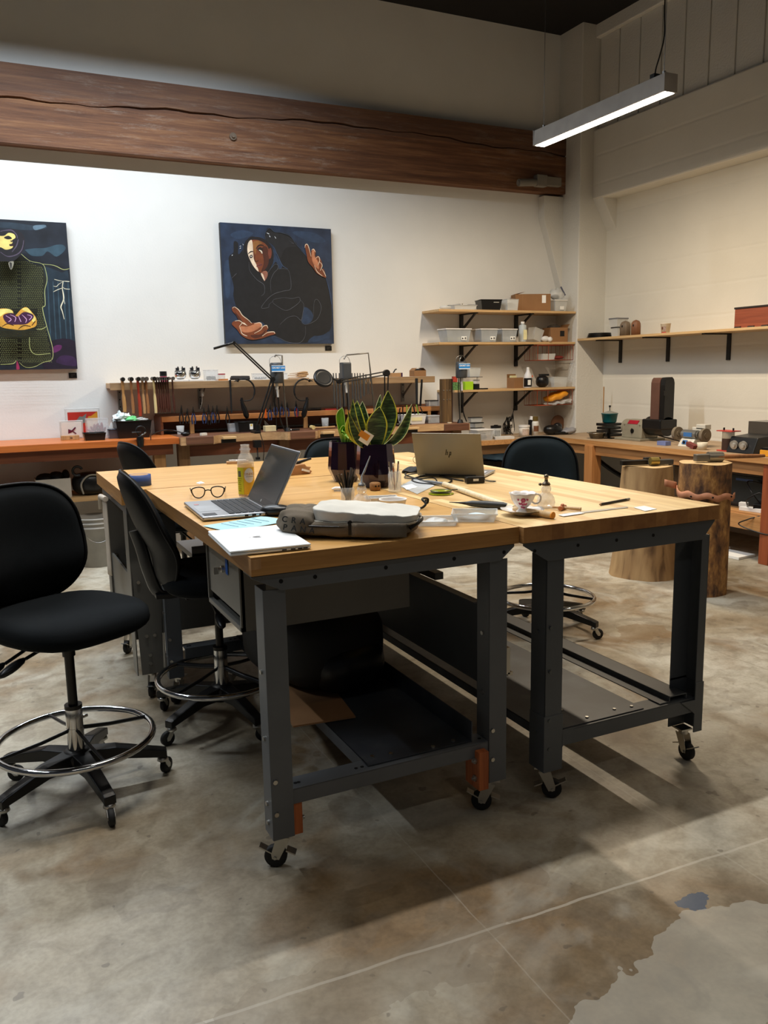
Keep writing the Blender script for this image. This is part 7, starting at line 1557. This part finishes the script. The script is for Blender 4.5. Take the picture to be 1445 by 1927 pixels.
t = thing('spray_can', 'white and brown spray can with a bronze cap on the corner bench', 'spray can', onR(1007, 6.80)); MB().lathe([(0, 0), (.033, 0), (.034, .135), (.028, .15), (0, .151)], n=24).build('can_body', M('can_pale', (214, 212, 204), .35), t); wrap(MB(), .0345, -2.7, -.9, .05, .105).build('brown_panel', M('can_brown', (110, 70, 44), .5, var=.4, vs=60), t); MB().cyl((0, 0, .151), (0, 0, .196), .027, n=22).build('cap', M('bronze_cap', (110, 90, 44), .4, .3), t)
t = thing('white_cap_bottle', 'black bottle with a white flip cap behind the spray can', 'bottle', onR(1000, 6.98)); MB().cyl((0, 0, 0), (0, 0, .15), .035, n=20).build('bottle_body', black, t); MB().cyl((0, 0, .15), (.008, 0, .185), .022, n=16).build('cap', wht, t)
t = thing('black_tool_heap', 'heap of black power tools in the bench corner', 'power tool', onR(1040, 6.86)); MB().sph((0, 0, .05), (.11, .07, .05), 12, 8, e=.8).tube([(-.02, -.05, .02), (.12, -.09, .02)], .014, 8).sph((.06, .0, .08), (.05, .04, .04), 10, 8).build('body', black, t)
o = MB().sph((0, 0, .05), (.09, .02, .09), 14, 9, e2=.9).build('brown_paper_bag', M('brown_paper', (108, 74, 52), .8), loc=onR(1049, 7.10)); o.location.z += .04; tag(o, 'rounded brown board standing in the bench corner', 'board')
o = MB().sph((0, 0, .03), (.075, .05, .032), 10, 6).build('foil_lump', M('grey_film', (150, 148, 150), .4), loc=onR(1070, 6.80)); 
for v_ in o.data.vertices: v_.co *= 1+.3*math.sin(v_.co.x*130+v_.co.z*150)
tag(o, 'crumpled grey plastic film in the bench corner', 'film')
P = onY(940, 6.95, .62); t = thing('blue_bin_bag', 'pale blue plastic bag on a dark bin under the corner bench', 'bin', (P.x, 6.95, 0)); MB().bx(-.15, .15, -.12, .12, 0, .56).build('bin', black, t, bevel=.01); o = MB(); slab(o, .32, .26, .55, .66, wr=.01, e=.6); o.build('blue_liner', M('blue_liner', (110, 150, 190), .4), t)
t = thing('rubber_hose', 'thick black hose behind the bench corner leg', 'hose', (5.3, 6.3, 0)); MB().tube(smooth_pts([(.1, .2, .70), (.1, .05, .55), (.25, -.25, .38), (.35, -.7, .42), (.4, -.9, .3), (.35, -1.0, .02)]), .022, 8).build('hose', black, t)
o = MB().sph((0, 0, .10), (.16, .14, .10), 12, 8, e=.8).build('dark_bundle', blackm, loc=(5.45, 5.95, 0)); tag(o, 'dark bundle on the floor behind the bench corner leg', 'bundle')
o = MB(); slab(o, .22, .2, 0, .30, wr=.01, e=.9); o = o.build('clear_plastic_sack', M('sack_plastic', (120, 118, 112), .3, alpha=.6), loc=(5.0, 6.5, .3)); tag(o, 'clear plastic sack standing between the drafting chair and the bench leg', 'sack')
MB().bx(-.1, .1, -.09, .09, -.3, .02).build('carton', blackm, o)

# ---- shelf on the right wall
t = thing('wall_shelf', 'long thin shelf on the right concrete wall, on black brackets', 'shelf', (5.7, 3.4, 1.745)); MB().bx(-.17, .178, -4.0, PY-3.4-.006, -.022, 0).build('board', wood('shelf_pine_long', (190, 156, 108), (214, 184, 138), 1, .5), t, bevel=.002)
for Y in (6.64, 5.99, 5.28, 4.4): MB().bx(.168, .179, Y-3.4-.02, Y-3.4+.02, -.25, -.023).bx(-.13, .179, Y-3.4-.02, Y-3.4+.02, -.033, -.023).build('shelf_bracket', bktm, t)
def onW(x, X, z=1.7455): P = onX(x, X, z); return (X, P.y, z)
t = thing('pan_lids', '', 'lids', (0, 0, 0)); bpy.data.objects.remove(t)
for k, (dx, r) in enumerate(((0, .125), (.005, .12), (-.005, .115), (.006, .11))):
    P = onW(1128, 5.70); o = MB().lathe([(0, .001), (r, .001), (r+.004, .006), (r, .011), (0, .010)], n=30).build('metal_plate', dsteel, loc=(P[0]+dx, P[1]+dx, P[2]+.013*k), rot=(.0, 0, 0)); tag(o, 'dark round metal plate in the stack at the left end of the right wall shelf', 'plate', 'stacked round metal plates')
simple_tub('clear_bin', 'lower small clear tub behind the two domed forms', onW(1163, 5.74), .10, .10, .085, clear2, 0, black); simple_tub('clear_bin', 'upper clear tub with a grey lid behind the two domed forms', (onW(1163, 5.74)[0], onW(1163, 5.74)[1], 1.7455+.097), .14, .12, .075, clear2, 0, M('grey_lid', (96, 98, 108), .5))
for x, lb, mt, r in ((1176, 'left grey-brown domed stake with a slot on the right wall shelf', wood('stake_wood_a', (92, 78, 62), (124, 108, 90), 2, .6), .05), (1196, 'right brown domed stake with a slot on the right wall shelf', wood('stake_wood_b', (104, 66, 42), (134, 90, 62), 2, .6), .044)):
    P = onW(x, 5.64); t = thing('domed_stake', lb, 'dome', P); MB().lathe([(0, 0), (r, 0), (r, .085), (r*.93, .112), (r*.7, .132), (0, .145)], n=28).build('dome', mt, t); MB().sph((-r*.95, -.01, .09), (.006, .007, .012), 8, 6).build('slot', hole_m, t)
t = thing('yogurt_tub', 'printed white plastic tub standing alone on the right wall shelf', 'tub', onW(1252, 5.66)); MB().lathe([(0, .001), (.036, .001), (.045, .085), (.047, .086), (.047, .090), (.044, .09), (.035, .006), (0, .006)], n=28).build('tub', M('tub_cream', (222, 214, 200), .5), t); wrap(MB(), .0372, -3.4, -2.2, .002, .016).build('red_band', M('band_red', (160, 40, 44), .5), t); wrap(MB(), .0420, -3.25, -2.9, .035, .060).build('fruit_print', M('fruit_print', (90, 40, 30), .6), t); wrap(MB(), .0425, -2.75, -2.3, .02, .07).build('text_print', M('text_print', (150, 130, 124), .7, var=.5, vs=160), t)
P = onX(1420, 5.62, 1.7455); t = thing('wooden_box', 'reddish brown lidded wooden box at the right end of the wall shelf', 'box', (5.70, P.y-.10, 1.7455)); MB().bx(-.13, .13, -.26, .26, 0, .15).build('box', wood('mahogany', (126, 58, 34), (154, 80, 50), 1, .5), t, bevel=.003); MB().bx(-.135, .135, -.265, .265, .1505, .165).build('lid', M('dark_lid', (34, 24, 20), .6), t, bevel=.002)
for k in range(4): MB().cyl((-.131, -.2+.13*k, .0), (-.131, -.14+.13*k, .0), .012, n=8).build('scalloped_foot', M('dark_lid', (1, 1, 1)), t)

# ---- machines on the right bench
def onB(x, X, z=RZ+.0005): P = onX(x, X, z); return (X, P.y, z)
t = thing('steel_bowl', 'hammered steel bowl on the right bench near the pillar', 'bowl', onB(1123, 5.25)); MB().lathe([(0, .002), (.06, .002), (.082, .05), (.096, .052), (.096, .056), (.080, .055), (.057, .008), (0, .008)], n=30).build('bowl', M('hammered_steel', (160, 156, 146), .25, 1, bmp=1, bs=60), t)
P = onB(1146, 5.52); 
t = thing('black_hotplate', 'stack of black trays under the teal pot', 'tray stack', P); tag(t, t['label'], 'trays')
for k in range(4): MB().box((0, .004*(k % 2), .014+.034*k), (.20, .15-.01*(k % 3), .026)).build('tray', black, t, bevel=.004)
t = thing('teal_pot', 'teal enamel pot with a glass lid and black knob on the black trays', 'pot', (P[0], P[1], P[2]+.131)); MB().lathe([(0, .0), (.056, 0), (.066, .01), (.078, .085), (.082, .086), (.082, .09), (0, .091)], n=30).build('pot_body', M('teal_enamel', (22, 104, 108), .3), t); MB().lathe([(0, .115), (.02, .112), (.06, .098), (.080, .091), (.08, .094), (.0, .118)], n=30).build('lid', M('pale_lid', (150, 150, 140), .2, alpha=.8), t); MB().cyl((0, 0, .116), (0, 0, .150), .004, n=8).cyl((0, 0, .15), (0, 0, .168), .010, n=12).build('knob', black, t)
P = onB(1134, 5.75); o = MB().cyl((0, 0, 0), (0, 0, .47), .0065, n=10).build('thin_dowel', HW['light'], loc=P); tag(o, 'thin upright wooden stick behind the teal pot', 'stick')
# belt sander / grinder
GX = 5.47; GY = onX(1203, GX, RZ).y; t = thing('belt_grinder', 'grey bench grinder with a tall upright sanding belt, on the right bench', 'grinder', (GX, GY, RZ+.0005)); gm_ = M('machine_grey', (146, 140, 122), .45, .2)
mb = MB(); A_ = Matrix(((0, 0, 1, 0), (1, 0, 0, 0), (0, 1, 0, 0), (0, 0, 0, 1)))
pr = [(-.115, .025), (.115, .025), (.105, .07), (.105, .15), (.085, .185), (.0, .19), (-.085, .185), (-.105, .15), (-.105, .07)]
MB().prism([(-.10, .02), (.10, .02), (.095, .10), (.088, .15), (.05, .185), (-.05, .185), (-.088, .15), (-.095, .10)], -.13, .13, A=XZ).build('motor_housing', gm_, t, bevel=.006)
MB().bx(-.15, .15, -.17, .17, 0, .02).build('base', gm_, t, bevel=.004)
MB().box((-.078, .0, .163), (.004, .13, .040), R=Matrix.Rotation(math.radians(38), 4, 'Y')).build('red_nameplate', M('nameplate_red', (150, 20, 40), .4), t)
MB().cyl((-.096, -.01, .085), (-.104, -.01, .085), .020, n=16).box((-.106, -.01, .085), (.008, .008, .045)).build('switch', black, t)
q = MB()
for (yy, zz) in ((.10, .14), (.10, .04), (-.10, .14), (-.10, .04)): q.cyl((-.094, yy, zz), (-.099, yy, zz), .004, n=8)
q.build('screw', bolt_m, t)
MB().cyl((.0, .13, .11), (.0, .17, .11), .075, n=24).build('left_wheel_guard', gm_, t)
MB().bx(-.10, .10, -.36, -.13, .11, .20).cyl((-.0, -.13, .135), (-.0, -.35, .135), .085, n=22).build('belt_arm', black, t, bevel=.01)
MB().prism([(-.055, .19), (.055, .19), (.055, .52), (.045, .55), (.03, .565), (-.03, .565), (-.045, .55), (-.055, .52)], -.29, -.185, A=XZ).build('sanding_belt', M('belt_brown', (92, 62, 50), .9, bmp=.5, bs=900), t)
MB().prism([(-.05, .19), (.06, .19), (.06, .52), (.05, .552), (.03, .57), (-.03, .567), (-.045, .545), (-.05, .5)], -.35, -.292, A=XZ).box((-.05, -.355, .43), (.05, .02, .04)).build('belt_guard', black, t)
MB().tube(smooth_pts([(.05, -.16, .05), (.03, -.35, .03), (.0, -.55, .012), (.05, -.75, .008)]), .006, 6).build('power_cord', black, t)
t = thing('work_rest', 'flat steel work rest plates left of the bench grinder', 'plate', (GX-.12, GY+.26, RZ+.0005)); MB().box((0, 0, .10), (.09, .15, .008)).box((0, .02, .05), (.02, .02, .1)).box((0, 0, .002), (.1, .12, .004)).build('rest', dsteel, t)
# small polisher
PXx = 5.32; PYy = onX(1299, PXx, RZ).y; t = thing('polishing_lathe', 'small white polishing lathe with two buffing wheels on the right bench', 'polisher', (PXx, PYy, RZ+.0005)); wm = M('machine_white', (206, 202, 190), .4)
MB().prism([(-.075, 0), (.07, 0), (.05, .045), (.035, .065), (-.03, .065), (-.05, .04)], -.075, .075, A=XZ).build('base', wm, t, bevel=.008)
MB().cyl((0, -.075, .10), (0, .075, .10), .038, n=24).cyl((0, .075, .10), (0, .09, .10), .028, n=18).cyl((0, -.09, .10), (0, -.075, .10), .028, n=18).build('motor', M('polisher_alu', (150, 150, 146), .3, .7), t)
MB().box((-.038, 0, .10), (.003, .09, .035)).build('blue_label', M('label_blue', (60, 110, 170), .5), t); MB().box((-.058, .01, .038), (.003, .05, .035), R=Matrix.Rotation(.5, 4, 'Y')).build('switch_plate', M('label_blue', (1, 1, 1)), t); MB().cyl((-.062, .01, .038), (-.072, .01, .038), .010, n=12).build('knob', black, t)
MB().cyl((0, -.15, .10), (0, .15, .10), .006, n=8).build('spindle', chrome, t)
for s_ in (1, -1): MB().cyl((0, s_*.135, .10), (0, s_*.165, .10), .056, n=26).cyl((0, s_*.13, .10), (0, s_*.17, .10), .024, n=16).build('buffing_wheel', M('felt_wheel', (120, 108, 90), .95, var=.3), t)
MB().bx(.03, .10, -.12, -.02, .14, .185).bx(.03, .05, -.12, .02, .02, .16).build('rear_guard', wm, t, bevel=.006)
o = MB().box((0, 0, .018), (.06, .10, .034)).build('blue_compound', M('blue_compound', (110, 122, 170), .7), loc=onB(1249, 5.22)); tag(o, 'pale blue compound block left of the white polishing lathe', 'block')
o = MB().box((0, 0, .018), (.05, .09, .034), R=Matrix.Rotation(.3, 4, 'X'), taper=.8).build('red_compound', M('red_compound', (120, 60, 56), .8), loc=Vector(onB(1301, 5.17))+Vector((0, 0, .008))); tag(o, 'dark red compound block in front of the white polishing lathe', 'block')
o = MB().lathe([(0, .001), (.032, .001), (.042, .058), (.040, .058), (.030, .005), (0, .005)], n=24).build('paper_cup', M('cream_cup', (216, 208, 186), .6), loc=onB(1321, 5.17)); tag(o, 'short cream cup right of the white polishing lathe', 'cup')
t = thing('tumbler_drum', 'clear cylinder of dark media with red end plates on the right bench', 'cylinder', onB(1369, 5.24)); MB().box((0, 0, .005), (.10, .13, .008)).box((0, 0, .158), (.10, .15, .007)).build('red_plate', M('plate_red', (190, 60, 50), .5), t); MB().cyl((0, 0, .009), (0, 0, .10), .046, n=26).build('dark_media', M('dark_media', (58, 36, 26), .7), t); MB().cyl((0, 0, .1003), (0, 0, .154), .046, n=26).build('upper_tube', M('smoky_tube', (170, 158, 136), .2, alpha=.6), t)
for s_ in (-1, 1): MB().cyl((0, s_*.045, .16), (0, s_*.045, .182), .007, n=10).build('wing_nut', black, t)
t = thing('power_supply', 'black two-dial power supply on the right bench', 'power supply', onB(1412, 5.30)); MB().prism([(-.13, 0), (.12, 0), (.12, .135), (-.08, .12)], -.13, .12, A=XZ).build('case', black, t, bevel=.006)
for yy in (.055, -.03):
    MB().cyl((-.108, yy, .062), (-.126, yy, .058), .034, n=24).build('dial', M('dial_silver', (176, 174, 168), .3, .5), t); MB().cyl((-.112, yy-.004, .062), (-.136, yy-.004, .058), .016, n=20).build('knob', M('dial_face', (200, 198, 192), .3, .5), t)
t = thing('smoked_box', 'tall smoky clear box behind the two-dial power supply', 'box', onB(1450, 5.62)); MB().bx(-.1, .1, -.14, .14, 0, .12).build('lower_box', M('grey_case', (120, 118, 116), .4), t); MB().bx(-.1, .1, -.14, .14, .1205, .22).build('smoky_cover', M('smoky_cover', (70, 64, 58), .15, alpha=.8), t)
text('00k 05', .04, black, t, frame3((-.1012, .03, .05), (0, -1, 0), (0, 0, 1)), 'printed_digits', .0004, bold=.0006)
t = thing('yellow_case', 'yellow-orange case with a black top at the right edge of the bench', 'case', onB(1448, 5.16)); MB().box((0, 0, .024), (.08, .11, .046)).build('case', M('case_yellow', (232, 160, 40), .5), t, bevel=.003); MB().box((0, 0, .056), (.07, .09, .016)).build('black_top', black, t)

# ---- tree stumps
def stump(x, y, r0, r1, h, label, bark, split=False, seed=1):
    t = thing('tree_stump', label, 'stump', (x, y, 0)); random.seed(seed); n = 48; K = 14; V = []
    ph = [random.uniform(0, 6.28) for _ in range(6)]
    for k in range(K+1):
        z = h*k/K; r = r0+(r1-r0)*(k/K)**.8
        for i in range(n):
            a = 2*math.pi*i/n; d = 1+.03*math.sin(3*a+ph[0])+.02*math.sin(5*a+ph[1]+z*2)+.010*math.sin(11*a+ph[2]+z*7)+(.03*math.exp(-((a-4.4)/.2)**2-((z-h*.44)/.05)**2) if bark else 0)
            V.append((r*d*math.cos(a), r*d*math.sin(a), z+(.004*math.sin(4*a) if k == K else 0)))
    b_ = MB(); b_.add(V, [(k*n+i, k*n+(i+1) % n, (k+1)*n+(i+1) % n, (k+1)*n+i) for k in range(K) for i in range(n)], 0, True); b_.build('bark', bark or BARK2, t)
    c = MB(); c.add(V[-n:], [tuple(range(n))]); c.build('cut_face', CUT, t); return t
m, nt, b = newmat('debarked_log'); BARK2 = m
a1 = N(nt, 'ShaderNodeTexNoise'); a1.inputs['Scale'].default_value = 1; a1.inputs['Detail'].default_value = 8; a1.inputs['Distortion'].default_value = 1.2; nt.links.new(coords(nt, (9, 9, 1.6)), a1.inputs['Vector'])
nt.links.new(ramp(nt, a1.outputs[0], [(.3, lin((98, 72, 46))), (.42, lin((158, 124, 82))), (.7, lin((190, 156, 108)))]), b.inputs['Base Color']); b.inputs['Roughness'].default_value = .75; bump(nt, b, a1.outputs[0], .3, .01)
m, nt, b = newmat('flaking_bark'); BARK1 = m
a1 = N(nt, 'ShaderNodeTexNoise'); a1.inputs['Scale'].default_value = 1; a1.inputs['Detail'].default_value = 9; a1.inputs['Roughness'].default_value = .65; nt.links.new(coords(nt, (16, 16, 7)), a1.inputs['Vector'])
nt.links.new(ramp(nt, a1.outputs[0], [(.36, lin((66, 44, 30))), (.46, lin((116, 80, 48))), (.56, lin((156, 112, 62))), (.66, lin((192, 148, 90)))]), b.inputs['Base Color']); b.inputs['Roughness'].default_value = .8; bump(nt, b, a1.outputs[0], .8, .02)
CUT = M('cut_log_face', (196, 166, 120), .75, var=.15, vs=14)
S1 = (4.15, 4.38); S2 = (4.13, 3.84)
stump(S1[0], S1[1], .240, .165, .775, 'wide smooth-sided tree stump holding flat steel stakes', None, seed=2)
stump(S2[0], S2[1], .160, .158, .845, 'tall rough-barked tree stump holding a wooden-handled hammer', BARK1, seed=4)
for (x, y, sx_, sy_, rz, lb, mt) in ((-.10, .02, .20, .05, -.3, 'flat grey steel bar at the left on the wide stump', dsteel), (.06, -.05, .18, .055, -.3, 'thick grey steel block at the right on the wide stump', M('block_grey', (84, 82, 78), .5, .5)), (.12, .09, .12, .04, -.2, 'dark round-nosed steel at the back of the wide stump', blackm)):
    o = MB().box((0, 0, .018), (sx_, sy_, .034)).build('steel_stake', mt, loc=(S1[0]+x, S1[1]+y, .780), rot=(0, 0, rz), bevel=.004); tag(o, lb, 'steel block')
o = MB().cyl((-.03, 0, .03), (.03, 0, .03), .026, n=18).build('brass_sleeve', M('brass', (176, 156, 90), .35, .8), loc=(S1[0]-.01, S1[1]-.07, .781), rot=(0, 0, -.3)); tag(o, 'brass roller between the steel bars on the wide stump', 'roller')
t = thing('hammer', 'heavy steel hammer with a wooden handle lying on the tall bark stump', 'hammer', (S2[0]+.0, S2[1]-.03, .852), -.35); MB().cyl((-.02, 0, .03), (.075, 0, .028), .032, n=18).box((-.06, 0, .026), (.09, .05, .045)).build('head', M('pitted_steel', (150, 146, 138), .4, .9), t, bevel=.004); MB().tube([(.03, -.02, .03), (.12, -.02, .030), (.26, -.03, .030), (.34, -.03, .03)], [.012, .014, .013, .010], 10).build('handle', HW['tan'], t)
# leather strip nailed round the stump
t = thing('leather_strip', 'wavy tan leather tool strip nailed round the tall bark stump', 'leather strip', (S2[0], S2[1], .655)); q = MB(); q.grid(lambda u, v: ((.172+.012*abs(math.sin(u*13)))*math.cos(2.45+2.8*u), (.172+.012*abs(math.sin(u*13)))*math.sin(2.45+2.8*u), -.018+.04*v+.008*math.sin(u*26)-.02*u+.03*max(0, .12-u)*5), 60, 2); q.grid(lambda u, v: (-.136-.075*u, .112+.03*u, .015+.045*v+.02*u), 4, 2); q.build('strip', M('tan_leather', (196, 134, 100), .7), t, solid=.004)
for u in (.35, .6, .85): a = 2.45+2.8*u; MB().sph((.188*math.cos(a), .188*math.sin(a), -.01), .006, 8, 6).build('nail', hole_m, t)
# ---- under the right bench
t = thing('black_machine_case', 'black-framed machine case on the low shelf of the right bench', 'machine case', (5.42, 4.45, .3605)); MB().bx(-.16, .18, -.28, .22, 0, .25).build('case', M('case_dark', (24, 24, 26), .3), t, bevel=.004); MB().bx(-.165, .185, -.285, .225, .2505, .262).build('top_panel', M('case_top', (60, 50, 44), .5), t); MB().bx(-.163, -.16, -.26, .20, .02, .24).build('front_window', M('window_dark', (40, 44, 46), .15), t); MB().box((-.1645, .06, .215), (.001, .16, .018)).build('blue_sticker', M('sticker_blue', (60, 90, 150), .5), t)
t = thing('power_strip', 'white power strip and adapters on the low shelf under the right bench', 'power strip', (5.17, 4.32, .3605), .12); MB().bx(-.03, .03, -.17, .12, 0, .032).build('strip', wht, t, bevel=.004)
for (y, z) in ((.10, .03), (-.02, .03), (-.10, .03)): MB().box((.0, y, z+.015), (.05, .06, .034), rz=.3).build('plug', wht if y != -.02 else black, t, bevel=.003)
MB().tube(smooth_pts([(-.02, .06, .05), (-.06, .03, .10), (-.03, -.06, .15), (-.05, -.12, .02), (-.115, -.02, -.04), (-.12, .05, -.09), (-.12, -.15, -.13), (-.12, -.3, -.12)]), .005, 6).tube(smooth_pts([(.0, -.05, .05), (-.03, .02, .15), (.05, .1, .22), (.1, -.1, .16), (.0, -.12, .04)]), .005, 6).build('cord', black, t)
for (x, y, rz, lb) in ((5.15, 4.75, .3, 'left white paper booklet on the floor under the right bench'), (5.13, 4.50, .1, 'right white booklet on the floor near the reddish bench leg')):
    o = MB().box((0, 0, .010), (.20, .30, .018)).build('booklet', paper, loc=(x, y, .0005), rot=(0, 0, rz)); tag(o, lb, 'booklet')
t = thing('small_crate', 'brown box with a small dial on the low shelf behind the bark stump', 'box', (5.40, 5.05, .3605)); MB().bx(-.15, .15, -.18, .18, .0, .26).build('crate', M('brown_grey_case', (88, 70, 50), .6), t, bevel=.004); MB().cyl((-.151, -.1, .16), (-.16, -.1, .16), .012, n=10).build('dial', steel, t)
o = MB().bx(-.13, .13, -.16, .16, 0, .42).build('cardboard_carton', card, loc=(5.35, 5.64, 0)); tag(o, 'cardboard carton under the right bench behind the wide stump', 'box')
